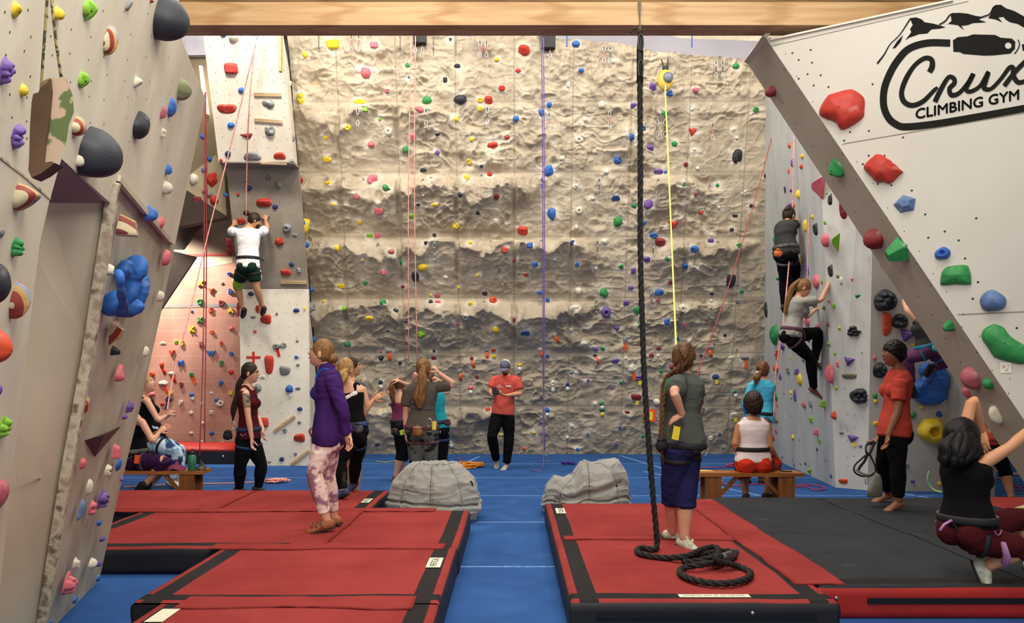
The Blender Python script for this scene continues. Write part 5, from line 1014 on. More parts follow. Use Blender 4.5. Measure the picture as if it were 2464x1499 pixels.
mb = MB(); mb.tube([P(607, 66, 11.75), P(617, 95, 11.75), P(628, 66, 11.75)], .012, 6); tag(mb.go('anchor_sling', mat('sling_periwinkle', '8b90c8', .7)), 'pale blue V-shaped anchor sling at the top of the tower', 'sling')
for i, (x0, x1, y1) in enumerate(((996, 1026, 106), (1301, 1336, 118))):
    t = empty('anchor_box', W_rock.hit((x0 + x1) / 2, y1), ['black anchor box behind the pink rope at the top of the rock wall', 'black anchor box with a steel roller behind the purple rope'][i], 'anchor', 'anchor boxes'); p = W_rock.hit((x0 + x1) / 2, y1 - 12)
    wd = (x1 - x0) * p[1] / F / 2; mb = MB(); mb.box((p[0] - wd, p[1] - .12, p[2] - .1), (p[0] + wd, p[1] + .1, p[2] + .22)); mb.go('box', m_black, t)
    mb = MB(); mb.tube([(p[0] - wd, p[1] - .14, p[2] + .16), (p[0] + wd, p[1] - .14, p[2] + .16)], .045, 12); mb.go('roller', m_steel, t, True)
# ================================================================ THINGS ON THE WALLS
def rung(W, a, b, wd, label):
    p, q = W.hit(*a, .015), W.hit(*b, .015); mb = MB(); mb.bar(p, q, wd, W.n, .035); tag(mb.go('wooden_rung', mat('rung_wood', 'cdb189', .6, c2='b3946a', scale=4, stretch=(2, 2, 2))), label, 'rung', 'wooden rungs on the tower')
rung(W_t1, (611, 227), (677, 228), .05, 'upper short horizontal wooden rung on the top box of the tower'); rung(W_t1, (612, 288), (679, 293), .05, 'lower short horizontal wooden rung on the top box of the tower')
rung(W_t2, (675, 679), (737, 680), .05, 'wooden rung at the bottom right of the grey tower panel'); rung(W_t3, (660, 1037), (709, 1001), .045, 'upper slanting wooden rung low on the tower'); rung(W_t3, (701, 1117), (744, 1084), .045, 'lower slanting wooden rung at the foot of the tower')
rung(W_t1, (628, 393), (690, 395), .02, 'thin wooden strip under the top box of the tower')
def cross(W, px, py, w_, h, th, label, m):
    mb = MB(); mb.prism([W.hit(px - w_ / 2, py - th / 2, .004), W.hit(px + w_ / 2, py - th / 2, .004), W.hit(px + w_ / 2, py + th / 2, .004), W.hit(px - w_ / 2, py + th / 2, .004)], W.n * .002)
    mb.prism([W.hit(px - th / 2, py - h / 2, .006), W.hit(px + th / 2, py - h / 2, .006), W.hit(px + th / 2, py + h / 2, .006), W.hit(px - th / 2, py + h / 2, .006)], W.n * .002); tag(mb.go('tape_cross', m), label, 'tape mark')
cross(W_t3, 610, 860, 34, 28, 6, 'red tape cross on the cream part of the tower', m_tape['r']); cross(W_g1, 1869, 854, 11, 22, 5, 'small red tape cross on the left end of the grey side wall', m_tape['r'])
t = empty('route_sign', W_rock.hit(1563, 1000), 'bright orange sign with a yellow centre low on the rock wall behind the battle rope', 'sign')
p = W_rock.hit(1563, 1000, .06); s_ = p[1] / F; mb = MB(); mb.box((p[0] - 14 * s_, p[1] - .005, p[2] - 15 * s_), (p[0] + 14 * s_, p[1], p[2] + 15 * s_)); mb.go('board', m_tape['o'], t)
mb = MB(); mb.box((p[0] - 6 * s_, p[1] - .009, p[2] - 10 * s_), (p[0] + 7 * s_, p[1] - .005, p[2] + 9 * s_)); mb.go('centre_panel', m_tape['y'], t)
p = W_rock.hit(1600, 310, .05); s_ = p[1] / F; mb = MB(); mb.box((p[0] - 2.5 * s_, p[1] - .004, p[2] - 16 * s_), (p[0] + 2.5 * s_, p[1], p[2] + 18 * s_)); tag(mb.go('marked_strap', m_black), 'short black marked strap behind the yellow webbing below the green hold', 'strap')
mb = MB(); q = [W_r.hit(*a, .004) for a in ((2407, 872), (2433, 872), (2434, 897), (2407, 898))]; mb.prism(q, W_r.n * .001); o = tag(mb.go('paper_note', m_paper), 'small white paper note under the long green hold on the emblem wall', 'note')
mb = MB()
for dx, dy, dx2, dy2 in ((2411, 879, 2417, 885), (2413, 886, 2419, 879), (2418, 889, 2422, 893), (2422, 893, 2426, 885), (2424, 879, 2429, 880)): mb.bar(W_r.hit(dx, dy, .006), W_r.hit(dx2, dy2, .006), .003, W_r.n, .001)
mb.go('handwriting', mat('pen_red', 'b0505a', .7), o)
# bolt holes of the panels: counted by nobody
def holes(W, pts, r, label):
    mb = MB()
    for x, y in pts:
        c = W.hit(x, y, .001); u, v = W.u * r, W.v * r; mb.add([c + u * math.cos(a) + v * math.sin(a) for a in np.arange(8) * math.pi / 4], [tuple(range(8))])
    o = mb.go('bolt_hole', m_bolt); tag(o, label, 'bolt holes', kind='stuff')
rg = random.Random(4); J = lambda s: rg.uniform(-s, s)
holes(W_t1, [(505 + 27 * i + J(6) + (j * 3), 90 + 27 * j + J(5)) for i in range(7) for j in range(11)], .006, 'small dark bolt holes over the top box of the tower')
holes(W_t2, [(540 + 24 * i + J(6) + j * 3, 415 + 25 * j + J(5)) for i in range(7) for j in range(11)], .006, 'small dark bolt holes over the grey tower panel')
holes(W_t3, [(592 + 25 * i + J(6) + j * .5, 705 + 26 * j + J(5)) for i in range(7) for j in range(16)], .006, 'small dark bolt holes over the cream tower panel')
holes(W_r, z0([(308, 360), (176, 383), (222, 433), (318, 452), (285, 535), (380, 543), (222, 568), (330, 617), (437, 628), (755, 608), (592, 954), (728, 945), (549, 1015), (727, 1124), (840, 1124), (945, 1224), (890, 1337), (1038, 1375), (684, 1185), (793, 1328), (1135, 1548), (1276, 1671), (1157, 1716), (1376, 1735), (1423, 1866), (1516, 2037), (1478, 2157), (1796, 2368), (1503, 1576), (975, 992)]), .008, 'small dark bolt holes on the white emblem wall')
holes(W_b, [(1845 + 36 * j + 18 * (i % 2) + 20 * i + J(5), 165 + 52 * j + 34 * i * .0 + J(8) + 28 * (i - 1) * -1) for j in range(16) for i in range(3)], .006, 'small dark bolt holes on the grey underside')
holes(W_g2, [(2036 + 20 * i + J(4), 520 + 32 * j + J(6)) for i in range(4) for j in range(20)], .006, 'small dark bolt holes on the white corner panel')
holes(W_g1, [(1850 + 26 * i + J(6), 420 + 46 * j + J(10)) for i in range(7) for j in range(15)], .006, 'small dark bolt holes on the grey side wall')
holes(W_l, [(20 + 48 * i + J(12), 30 + 52 * j + J(12)) for i in range(9) for j in range(7)] + [(330 + 22 * i + J(8), 430 + 40 * j) for i in range(2, 6) for j in range(4)], .0045, 'small dark bolt holes over the left overhanging wall')
# ================================================================ HANGING BOARD
t = empty('hanging_board', P(120, 420, 2.55), 'big mottled brown and green board hanging on a cord before the left wall', 'hanging hold')
Wh = Wall('h', P(125, 300, 2.5), (1, .9, 0), (0, 0, 1), '')
m_hb = mat('board_brown', '5c4430', .6, c2='43301f', scale=4); m_hc = mat('board_mottled', 'b59c86', .7, c2='59683c', scale=13, lo=.47, hi=.51, detail=3); overlay(m_hc, 'noise', 'd9cfa6', 14, .6, .64, 6)
fr = [P(*a, 2.48) for a in ((120, 188), (124, 200), (119, 260), (113, 320), (106, 360), (100, 392), (132, 388), (143, 378), (160, 340), (166, 300), (178, 270), (175, 230), (160, 190), (152, 183), (138, 190), (130, 186))]
bk = [p + V(-.045, .03, 0) for p in fr]; n = len(fr); mb = MB(); mb.add(fr + bk, [tuple(range(n)), tuple(range(n, 2 * n))[::-1]] + [(i, n + i, n + (i + 1) % n, (i + 1) % n) for i in range(n)]); mb.go('painted_face', m_hc, t)
sd_ = [P(*a, 2.47) for a in ((120, 188), (113, 200), (100, 208), (92, 222), (80, 226), (76, 245), (72, 300), (70, 380), (68, 410), (76, 428), (100, 416), (132, 392), (104, 390), (108, 350), (116, 300), (123, 220))]
bk = [p + V(.0, .05, 0) for p in sd_]; n = len(sd_); mb = MB(); mb.add(sd_ + bk, [tuple(range(n)), tuple(range(n, 2 * n))[::-1]] + [(i, n + i, n + (i + 1) % n, (i + 1) % n) for i in range(n)]); mb.go('bark_side', m_hb, t)
mb = MB(); mb.tube([P(98, 222, 2.5), P(105, 120, 2.45), P(114, -10, 2.4), P(117, -60, 2.4), P(123, -10, 2.4), P(135, 100, 2.45), P(148, 190, 2.5)], .0045, 6, sub=3); mb.go('hanging_cord', m_cord, t, True)
# ================================================================ SMALL THINGS
c = P(462, 1123, 9.62); c[2] = .405
t = empty('water_bottle', c, 'green metal water bottle standing on the right end of the left bench', 'bottle')
mb = MB(); mb.tube([c + V(0, 0, .0), c + V(0, 0, .005), c + V(0, 0, .165), c + V(0, 0, .185), c + V(0, 0, .19)], [.04, .047, .047, .036, .03], 20); mb.go('body', mat('bottle_green', '2f7a55', .4), t, True)
mb = MB(); mb.tube([c + V(0, 0, .19), c + V(0, 0, .225)], .032, 16); mb.tube([c + V(-.01, 0, .22), c + V(0, 0, .25), c + V(.02, 0, .245), c + V(.028, 0, .22)], .007, 6, sub=2); mb.go('lid', mat('lid_black', '2a1e1a', .5), t, True)
def cloth(name, c, w_, dp, h, m, label, cat, sd):
    n = 26; X, Y = np.meshgrid(np.linspace(-1, 1, n), np.linspace(-1, 1, n)); Rr = np.sqrt(X ** 2 + Y ** 2); k = np.clip(1.1 - Rr, 0, 1)
    Z = h * (k ** .7) * (.55 + .6 * np.abs(vn(X * 2.2, Y * 2.2, 0, sd))) + .25 * h * vn(X * 5, Y * 5, 0, sd + 1) * k; sc = np.minimum(1, 1.05 / np.maximum(Rr, .01)) * (.9 + .2 * vn(X, Y, 0, sd + 3))
    vs = np.stack([c[0] + X * sc * w_, c[1] + Y * sc * dp, c[2] + .004 + np.maximum(Z, 0)], -1).reshape(-1, 3); v2 = vs.copy(); v2[:, 2] = c[2]; N_ = n * n; fs = grid_faces(n, n); fs = fs + [tuple(i + N_ for i in f[::-1]) for f in fs]
    return tag(obj(name, np.vstack([vs, v2]), fs, m, None, True), label, cat)
c1 = P(425, 1123, 9.68); c1[2] = .405; cloth('crumpled_cloth', c1, .13, .11, .09, mat('cloth_magenta', '7d2a4c', .8, c2='641f3b', scale=6), 'crumpled magenta cloth on the left bench beside the green bottle', 'cloth', 31)
c2_ = P(484, 1120, 9.72); c2_[2] = .405; cloth('rope_bag', c2_, .06, .1, .10, mat('bag_dark', '5a5a3c', .8, c2='2b2a22', scale=14, lo=.5, hi=.55), 'small dark pouch with pale loops at the right end of the left bench', 'pouch', 35)
c3 = G(1690, 1133, .445); mb = MB(); mb.prism([c3 + V(*q, .002) for q in ((-.09, -.05), (.12, -.07), (.10, .03), (-.02, .07), (-.1, .04))], (0, 0, .003)); tag(mb.go('paper_sheet', mat('paper_orange', 'eeb25a', .7, var=.05)), 'orange paper sheet on the left end of the right bench', 'paper')
# ================================================================ PEOPLE
def fuse(name, pieces, vox, m, parent, sm=4, wr=0., wsc=9., seed=1, extra=None):
    """joins closed pieces into one continuous skin (voxel union), smooths it, and adds cloth folds"""
    mb = MB()
    for v, f in pieces: mb.add(v, f)
    v = np.vstack(mb.v); c = v.mean(0); me = mesh_of('tmp', v - c, mb.f); o = bpy.data.objects.new('tmp', me); COL.objects.link(o)
    r = o.modifiers.new('r', 'REMESH'); r.mode = 'VOXEL'; r.voxel_size = vox; s = o.modifiers.new('s', 'SMOOTH'); s.factor = .5; s.iterations = sm
    dg = bpy.context.evaluated_depsgraph_get(); m2 = bpy.data.meshes.new_from_object(o.evaluated_get(dg)); bpy.data.objects.remove(o)
    n = len(m2.vertices); co = np.zeros(n * 3); m2.vertices.foreach_get('co', co); co = co.reshape(-1, 3)
    if wr:
        no = np.zeros(n * 3); m2.vertex_normals.foreach_get('vector', no); no = no.reshape(-1, 3); X, Y, Z = co.T
        q = .35 * vn(X * 3, Y * 3, Z * 3, seed + 3); d = 1 - 2.2 * np.abs(vn(X * wsc + q * 4, Y * wsc, Z * wsc * 1.6 + q * 5, seed)); d2 = vn(X * wsc * 2.3, Y * wsc * 2.3, Z * wsc * 3 + q * 6, seed + 7)
        co = co + no * (wr * (d * .7 + .3 * d2))[:, None]
    fs = [tuple(p.vertices) for p in m2.polygons]; bpy.data.meshes.remove(m2); co = co + c
    if extra:
        mb = MB(); mb.add(co, fs)
        for v, f in extra: mb.add(v, f)
        co, fs = np.vstack(mb.v), mb.f
    return obj(name, co, fs, m, parent, True)
def frame(yaw, pitch=0, roll=0):
    a, p = math.radians(yaw), math.radians(pitch); f = V(math.sin(a) * math.cos(p), -math.cos(a) * math.cos(p), math.sin(p)); r = V(math.cos(a), math.sin(a), 0); u = np.cross(r, f) * (1 if np.cross(r, f)[2] > 0 else -1)
    if roll: q = math.radians(roll); r, u = r * math.cos(q) + u * math.sin(q), u * math.cos(q) - r * math.sin(q)
    return r, f, u
def head_mesh(c, fr, k=1., smile=0.):
    n, m = 56, 44; th = np.arange(n) * 2 * math.pi / n; vs = [(0, 0, -1)]
    for i in range(1, m):
        a = -math.pi / 2 + math.pi * i / m; vs += [(math.cos(a) * math.sin(t), math.cos(a) * math.cos(t), math.sin(a)) for t in th]
    vs.append((0, 0, 1)); D = np.array(vs); X, Y, Z = D.T; g = lambda x, c_, s: np.exp(-((x - c_) / s) ** 2)
    x = X * .075; y = Y * .094; z = Z * .118; lo = np.clip(-Z, 0, 1)
    x = x * (1 - .30 * lo ** 1.6) * (1 + .03 * g(Z, .35, .3)); y = np.where(Y < 0, y * (1 - .42 * lo ** 1.2), y * (1 - .04 * lo)); x = x * np.where(Y > 0, 1 - .06 * Y, 1)
    fr_ = np.clip(Y, 0, 1)
    y = y * np.where((Y > 0) & (Z < 0), 1 + ((1.02 - Z ** 2) ** -.30 - 1) * np.clip(Y * 1.5, 0, 1), 1); nose = g(X, 0, .15 - .02 * Z) * np.where(Z > -.14, np.clip((.22 - Z) / .36, 0, 1) ** 1.3, np.clip((Z + .27) / .13, 0, 1)) * (Y > 0)
    y = y + .021 * nose + .004 * g(Z, .24, .09) * g(np.abs(X), .3, .3) * fr_ - .010 * g(np.abs(X), .36, .15) * g(Z, .09, .10) * fr_ + .004 * g(np.abs(X), .48, .18) * g(Z, -.14, .16) * fr_
    y = y + fr_ * g(X, 0, .30) * (.004 * g(Z, -.37, .045) + .004 * g(Z, -.47, .05) - .005 * g(Z, -.42, .025) - .005 * g(Z, -.57, .06)) + .010 * g(X, 0, .35) * g(Z, -.76, .13) * fr_
    L = np.stack([x, y, z], 1) * k; fs = [(0, 1 + j, 1 + (j + 1) % n) for j in range(n)] + [(1 + i * n + j, 1 + (i + 1) * n + j, 1 + (i + 1) * n + (j + 1) % n, 1 + i * n + (j + 1) % n) for i in range(m - 2) for j in range(n)]
    b = 1 + (m - 2) * n; fs += [(b + j, len(D) - 1, b + (j + 1) % n) for j in range(n)]; M = np.array(fr)
    out = [(L @ M + c, fs)]
    for s in (-1, 1): v, f = ellipsoid(V(s * .077, -.008, -.005) * k, V(.011, .019, .032) * k, 12, 8); v[:, 1] += np.where(v[:, 0] * s > .08 * k, .004, 0); out.append((v @ M + c, f))
    return out
def hand_mesh(w, tip, nrm_, k=1., curl=.5, side=1):
    """palm, four unequal fingers bent at the knuckles, a thumb from the side of the palm"""
    d = nrm(tip - w); n = nrm(nrm_ - d * np.dot(nrm_, d)); s = np.cross(d, n) * side; out = []
    out.append(tube([w - d * .01, w + d * .02 * k, w + d * .055 * k, w + d * .085 * k, w + d * .094 * k], [(.024 * k, .017 * k), (.030 * k, .017 * k), (.040 * k, .016 * k), (.040 * k, .013 * k), (.034 * k, .009 * k)], 12, sidevec=s))
    for i, (o_, L) in enumerate(((-.030, .068), (-.010, .078), (.010, .073), (.029, .058))):
        b = w + d * (.086 - .004 * abs(i - 1.3)) * k + s * o_ * k; a = 0.; pts = [b]; dirv = d
        for j, seg in enumerate((.42, .32, .26)):
            a += curl * (.75, .95, .6)[j]; dirv = d * math.cos(a) + n * math.sin(a) + s * o_ * (1.6 if j == 0 else .4); pts.append(pts[-1] + nrm(dirv) * L * seg * k)
        out.append(tube(pts, [.0095 * k, .0088 * k, .0078 * k, .006 * k], 8, sidevec=s))
    b = w + d * .025 * k - s * .026 * k; p1 = b + (d * .55 - s * .75 + n * .35) * .034 * k; p2 = p1 + (d * .8 - s * .35 + n * .45 * (1 + curl)) * .030 * k; p3 = p2 + (d * .8 + s * .1 + n * .5 * (1 + curl)) * .022 * k
    out.append(tube([b, p1, p2, p3], [.013 * k, .0115 * k, .010 * k, .007 * k], 8, sidevec=s)); return out
def foot_pts(a, toe, knee, k=1.):
    d = nrm(toe - a); up = nrm(knee - a); up = nrm(up - d * up.dot(d)) if abs(up.dot(d)) < .95 else V(0, 0, 1); d = nrm(d - V(0, 0, 0)); return d, up
def foot_mesh(a, toe, knee, k=1., g=0., flat=False):
    d = toe - a; d = nrm(V(d[0], d[1], d[2] if not flat else 0)); up = nrm(knee - a); 
    if flat: up = V(0, 0, 1)
    up = nrm(up - d * up.dot(d)); h = .075 * k
    q = [a - d * .055 * k - up * (h - .034), a - d * .035 * k - up * (h - .037), a + d * .03 * k - up * (h - .042), a + d * .09 * k - up * (h - .032), a + d * .14 * k - up * (h - .024), a + d * .185 * k - up * (h - .017)]
    r = [(.016, .020), (.030, .034), (.034, .040), (.040, .028), (.042, .020), (.024, .012)]; r = [(x * k + g, y * k + g) for x, y in r]
    return tube(q, r, 14, sidevec=np.cross(d, up), sub=2), d, up
def band(c, ax, sd, ra, rb, hgt, th=.006, n=28, arc=(0, 2 * math.pi)):
    ax = nrm(ax); u = nrm(sd - ax * sd.dot(ax)); w_ = np.cross(ax, u); p = [c + u * ra * math.cos(t) + w_ * rb * math.sin(t) for t in np.linspace(arc[0], arc[1], n)]; return tube(p, (th, th) if False else [(hgt / 2, th)] * n, 8, sidevec=ax)
TOR = {'f': [(-.15, .105, .085), (-.04, .165, .112), (.10, .168, .112), (.26, .145, .100), (.44, .124, .088), (.60, .136, .096), (.76, .152, .098), (.88, .150, .085), (.96, .10, .066), (1.03, .058, .056)],
       'm': [(-.15, .105, .088), (-.04, .158, .110), (.10, .160, .110), (.26, .150, .104), (.44, .146, .100), (.60, .158, .108), (.76, .174, .112), (.88, .174, .095), (.96, .115, .072), (1.03, .064, .062)]}
for pc_, W_, lb_ in BIGBLUE:
    o_ = fuse('climbing_hold', pc_, .007, HM['b'], None, 6, .005, 14, 4); tag(o_, lb_, 'climbing hold', 'huge blue holds')
SKIN = dict(fair='d9a284', tan='bd8059', warm='cf946c', brown='8f5e41')
MS = {k: mat('skin_' + k, v, .5, var=.10, scale=8, bump=.03, bscale=200, spec=.35) for k, v in SKIN.items()}
m_eye = mat('eye_dark', '2a1c16', .2); m_white_eye = mat('eye_white', 'e9e4de', .3, var=.02); m_lip = mat('lips', 'a8584c', .5)
def person(label, Y, J, yaw, hy=None, hp=0, sex='f', k=1., skin='fair', top=None, legs=None, shoes=None, hair=None, harness=None, vox=.009, face=True, curl=(.5, .5), knees=None, roll=0, lean=0, bust=True, hand=True, group=None, side_yaw=None):
    D = {a: P(b[0], b[1], Y + (b[2] if len(b) > 2 else 0)) for a, b in J.items()}; r, f, u = frame(yaw); hy = yaw if hy is None else hy
    pv, nk, hd = D['pv'], D['nk'], D['hd']; ax = nrm(nk - pv); L = np.linalg.norm(nk - pv); ff = nrm(f - ax * f.dot(ax)); ch = D.get('ch')
    for s, q in ((-1, 'a'), (1, 'b')):
        D.setdefault('s' + q, nk - ax * .055 + r * s * .165 * k); D.setdefault('h' + q, pv - ax * .03 + r * s * .085 * k)
    SP = lambda t: pv + ax * L * t if ch is None else (1 - t) ** 2 * pv + 2 * t * (1 - t) * (2 * ch - .5 * (pv + nk)) + t * t * nk if 0 <= t <= 1 else (pv + ax * L * t if t < 0 else nk + ax * L * (t - 1))
    base = V(pv[0], pv[1], min(D[q][2] for q in D) - .08); t = empty('person', base, label, 'person', group); T = TOR[sex]
    def torso(t0, t1, g, gd=0, flare=0):
        ts = np.linspace(t0, t1, max(6, int((t1 - t0) * 18))); A = np.array(T); rw = np.interp(ts, A[:, 0], A[:, 1]) * k + g; rd = np.interp(ts, A[:, 0], A[:, 2]) * k + g + gd
        if flare: w_ = np.interp(ts, [t0, .45], [flare, 0]); rw, rd = rw + w_, rd + w_
        return tube([SP(x) for x in ts], list(zip(rw, rd)), 28, sidevec=r)
    def bustp(g): return [ellipsoid(SP(.66) + r * s * .062 * k + ff * .066 * k, (.058 * k + g,) * 3, 16, 10) for s in (-1, 1)] if sex == 'f' and bust else []
    def limb(a, b, c, r0, r1, r2, r3, bulge=0., fr=2., g=0., flare=0.):
        """two-segment limb, cut at fraction fr (1 = middle joint, 2 = end)"""
        a, b, c = D[a], D[b], D[c]; pts = [a, a + (b - a) * .35, a + (b - a) * .7, b, b + (c - b) * .3, b + (c - b) * .65, c]; rr = [r0, r0 * .96, r0 * .45 + r1 * .55, r1, r1 * .4 + r2 * .6 + bulge, r2 * .6 + r3 * .4, r3]
        ss = [0, .35, .7, 1, 1.3, 1.65, 2]; n = max(4, int(fr * 7)); q = np.linspace(0, fr, n); pp = crom(np.hstack([pts, np.array(rr)[:, None]]), 6); sq = np.interp(np.linspace(0, 6, len(pp)), range(7), ss)
        out = np.stack([np.interp(q, sq, pp[:, i]) for i in range(4)], 1); fl = np.linspace(0, flare, n); return tube(out[:, :3], list(out[:, 3] * k + g + fl), 18)
    arm = lambda q, fr=2, g=0, fl=0: limb('s' + q, 'e' + q, 'w' + q, .050 if sex == 'm' else .043, .038 if sex == 'm' else .033, .036 if sex == 'm' else .031, .024, .003, fr, g, fl)
    leg = lambda q, fr=2, g=0, fl=0: limb('h' + q, 'k' + q, 'a' + q, .088, .056, .054, .036, .006, fr, g, fl)
    # the body: one continuous skin
    pcs = [torso(-.15, 1.03, 0)] + [arm('a'), arm('b'), leg('a'), leg('b')] + [tube([D['sa'], SP(.86), D['sb']], [.040 * k, .066 * k, .040 * k], 14)] + bustp(0)
    R_, F_, U_ = frame(hy, hp, roll); pcs.append(tube([SP(.93), nk + ax * .01, hd - U_ * .055 * k - F_ * .018], [.07 * k, .054 * k, .054 * k] if sex == 'm' else [.064 * k, .047 * k, .046 * k], 16, sub=2))
    pcs += [ellipsoid(pv - ff * .045 * k + r * s * .07 * k - ax * .02, (.085 * k, .08 * k, .09 * k), 16, 10) for s in (-1, 1)]
    for q in 'ab': 
        fm, _, _ = foot_mesh(D['a' + q], D['f' + q], D['k' + q], k * .95) if 'f' + q in D else (None, 0, 0)
        if fm: pcs.append(fm)
    ex = head_mesh(hd, (R_, F_, U_), k)
    if hand:
        for q, s in (('a', 1), ('b', -1)):
            if 'g' + q in D:
                w_, g_ = D['w' + q], D['g' + q]; nn = D['n' + q] - w_ if 'n' + q in D else (V(0, .3, -1) if abs(nrm(g_ - w_)[2]) < .7 else ff)
                ex += hand_mesh(w_, g_, nn, k * (1.05 if sex == 'm' else .95), curl[0] if q == 'a' else curl[1], s)
    fuse('body', pcs, vox, MS[skin], t, 3, extra=ex)
    if face:
        mb = MB(); mw = MB(); mbw = MB(); ml = MB(); at = lambda x, y, z: hd + (R_ * x + F_ * y + U_ * z) * k
        for s in (-1, 1): mw.ell(at(s * .029, .0745, .011), (.0125 * k, .009 * k, .0085 * k), 12, 8, axes=(R_, F_, U_)); mb.ell(at(s * .029, .0800, .011), (.0058 * k,) * 3, 10, 8); mbw.tube([at(s * .014, .092, .027), at(s * .030, .088, .032), at(s * .046, .074, .027)], .0035 * k, 6)
        ml.tube([at(-.024, .079, -.046), at(-.010, .0895, -.050), at(0, .0915, -.0505), at(.010, .0895, -.050), at(.024, .079, -.046)], [.002 * k, .0045 * k, .005 * k, .0045 * k, .002 * k], 8, sub=2)
        e = mw.go('eyes', m_white_eye, t, True); mb.go('iris', m_eye, e, True); mbw.go('eyebrows', hair[0] if hair else m_eye, t, True); ml.go('lips', m_lip, t, True)
    # clothes
    if legs:
        m_, fr, g, *fl = legs; fl = fl[0] if fl else 0; fuse('leggings' if g < .008 else ('shorts' if fr < 1.3 else 'trousers'), [torso(-.15, .34, min(g, .007) + .003)] + [leg('a', fr, g + .006, fl), leg('b', fr, g + .006, fl)] + [ellipsoid(pv - ff * .047 * k + r * s * .07 * k - ax * .02, (.088 * k + min(g, .01), .083 * k + min(g, .01), .093 * k + min(g, .01)), 16, 10) for s in (-1, 1)], vox, m_, t, 3, .002 + g * .22, 11, 5)
    if top:
        m_, t0, t1, fr, g, *nm = top; nm = nm[0] if nm else ('shirt' if fr else 'tank_top'); pc = [torso(t0, t1, g + .005, 0, .012 if fr else .004)] + bustp(g + .004)
        if fr:
            pc += [arm('a', fr, g + .006, .012 if fr < 1 else .002), arm('b', fr, g + .006, .012 if fr < 1 else .002), tube([D['sa'], SP(.87), D['sb']], [.040 * k + g, .070 * k + g, .040 * k + g], 16)]
        else:
            for s in (-1, 1): pc.append(tube([SP(.72) + r * s * .085 * k - ff * .070 * k, SP(.93) + r * s * .085 * k - ff * .05 * k, SP(1.0) + r * s * .078 * k, SP(.92) + r * s * .085 * k + ff * .06 * k, SP(.72) + r * s * .085 * k + ff * .070 * k], [(.03, .012)] * 5, 10, sub=2, sidevec=r))
        fuse(nm, pc, vox, m_, t, 4, .004 if fr else .002, 10, 9)
    if shoes:
        for q in 'ab':
            if 'f' + q in D:
                fm, d_, up_ = foot_mesh(D['a' + q], D['f' + q], D['k' + q], k, .005); o = obj('shoe', *fm, shoes[0], t, True)
                if len(shoes) > 1:
                    a = D['a' + q]; s_ = np.cross(d_, up_); mb = MB(); mb.tube([a - d_ * .055 * k - up_ * .072 * k, a + d_ * .02 * k - up_ * .074 * k, a + d_ * .12 * k - up_ * .074 * k, a + d_ * .195 * k - up_ * .070 * k], [(.030, .010), (.036, .010), (.046, .010), (.026, .009)], 12, sidevec=s_, sub=2); mb.go('sole', shoes[1], o, True)
    if hair:
        hm = hair[0]; v, f_ = ellipsoid((0, 0, 0), (1, 1, 1), 84, 60); X, Y_, Z = v.T; curly = 'curly' in hair[2:]; sx, sy, sz = hair[1] if len(hair) > 1 and hair[1] else (.084, .096, .112)
        x, y, z = X * sx, Y_ * sy - .010, Z * sz + .020; lim = np.where(z < .035, .09 + 1.25 * (z - .035), .2); y = np.minimum(y, lim); z = np.where(y > -.02, np.maximum(z, -.045), z)
        h_ = 1 + .03 * vn(X * 2.5, Y_ * 2.5, Z * 2.5, 3) + .018 * vn(np.arctan2(X, Z + .4) * 14, Y_ * 2, 0, 5) + (.09 * (.5 - np.abs(vn(X * 7, Y_ * 7, Z * 7, 8))) if curly else 0); q = np.stack([x, y, z], 1) * h_[:, None] * k
        mb = MB(); mb.add(q @ np.array((R_, F_, U_)) + hd, f_)
        for spec in hair[2:]:
            if spec == 'curly': continue
            kind, pts, rad = spec[:3]; pp = crom(np.array([P(a[0], a[1], Y + (a[2] if len(a) > 2 else 0)) for a in pts]), 6); n = len(pp); rr = np.interp(np.linspace(0, 1, n), np.linspace(0, 1, len(rad)), rad)
            if kind == 'tail':
                for s_ in range(9):
                    a0 = s_ * 2.4; off = [np.array([math.cos(a0 + .03 * i), math.sin(a0 * 1.3 + .03 * i), 0]) * rr[i] * (.55 if s_ else 0) for i in range(n)]; wob = np.array([[.12 * rr[i] * math.sin(i * .45 + s_ * 2), .1 * rr[i] * math.cos(i * .4 + s_), 0] for i in range(n)])
                    mb.tube(pp + off + wob, list(rr * (.5 if s_ else .7)), 8)
            elif kind == 'braid':
                for s_ in range(3):
                    a = np.arange(n) * (.9 if len(spec) < 4 else spec[3]) + s_ * 2.094; off = np.stack([np.sin(a) * rr * .62, np.sin(2 * a) * rr * .3, 0 * a], 1); mb.tube(pp + off, list(rr * .55), 8)
            else: mb.ell(pp[0], (rad[0], rad[0] * .95, rad[0] * .9), 14, 10)
        o = mb.go('hair', hm, t, True)
    if harness:
        hm, tw = harness[:2]; mb = MB(); A = np.array(T); g = (top[4] if top else 0) + .018; mb.add(*band(SP(tw), ax, r, np.interp(tw, A[:, 0], A[:, 1]) * k + g, np.interp(tw, A[:, 0], A[:, 2]) * k + g, .05, .007))
        lg = (legs[2] if legs else 0) + .013
        for q in 'ab': h, kn = D['h' + q], D['k' + q]; c = h + (kn - h) * .20; mb.add(*band(c, kn - h, r, .085 * k + lg, .085 * k + lg, .035, .006))
        for q, s in (('a', -1), ('b', 1)):
            h, kn = D['h' + q], D['k' + q]; c = h + (kn - h) * .2 - ff * (.085 * k + lg); mb.tube([SP(tw) - ff * (np.interp(tw, A[:, 0], A[:, 2]) * k + g) + r * s * .03, (c + SP(tw) - ff * .12) / 2 - ff * .02, c], .006, 6)
        o = mb.go('harness', hm, t, True)
        mc = MB()
        for s in (-1, 1): c = SP(tw) + r * s * (np.interp(tw, A[:, 0], A[:, 1]) * k + g + .012) - ax * .045; mc.tube([c + ff * .03 * math.cos(a) + ax * .03 * math.sin(a) for a in np.linspace(math.pi, 2 * math.pi, 9)], .004, 6)
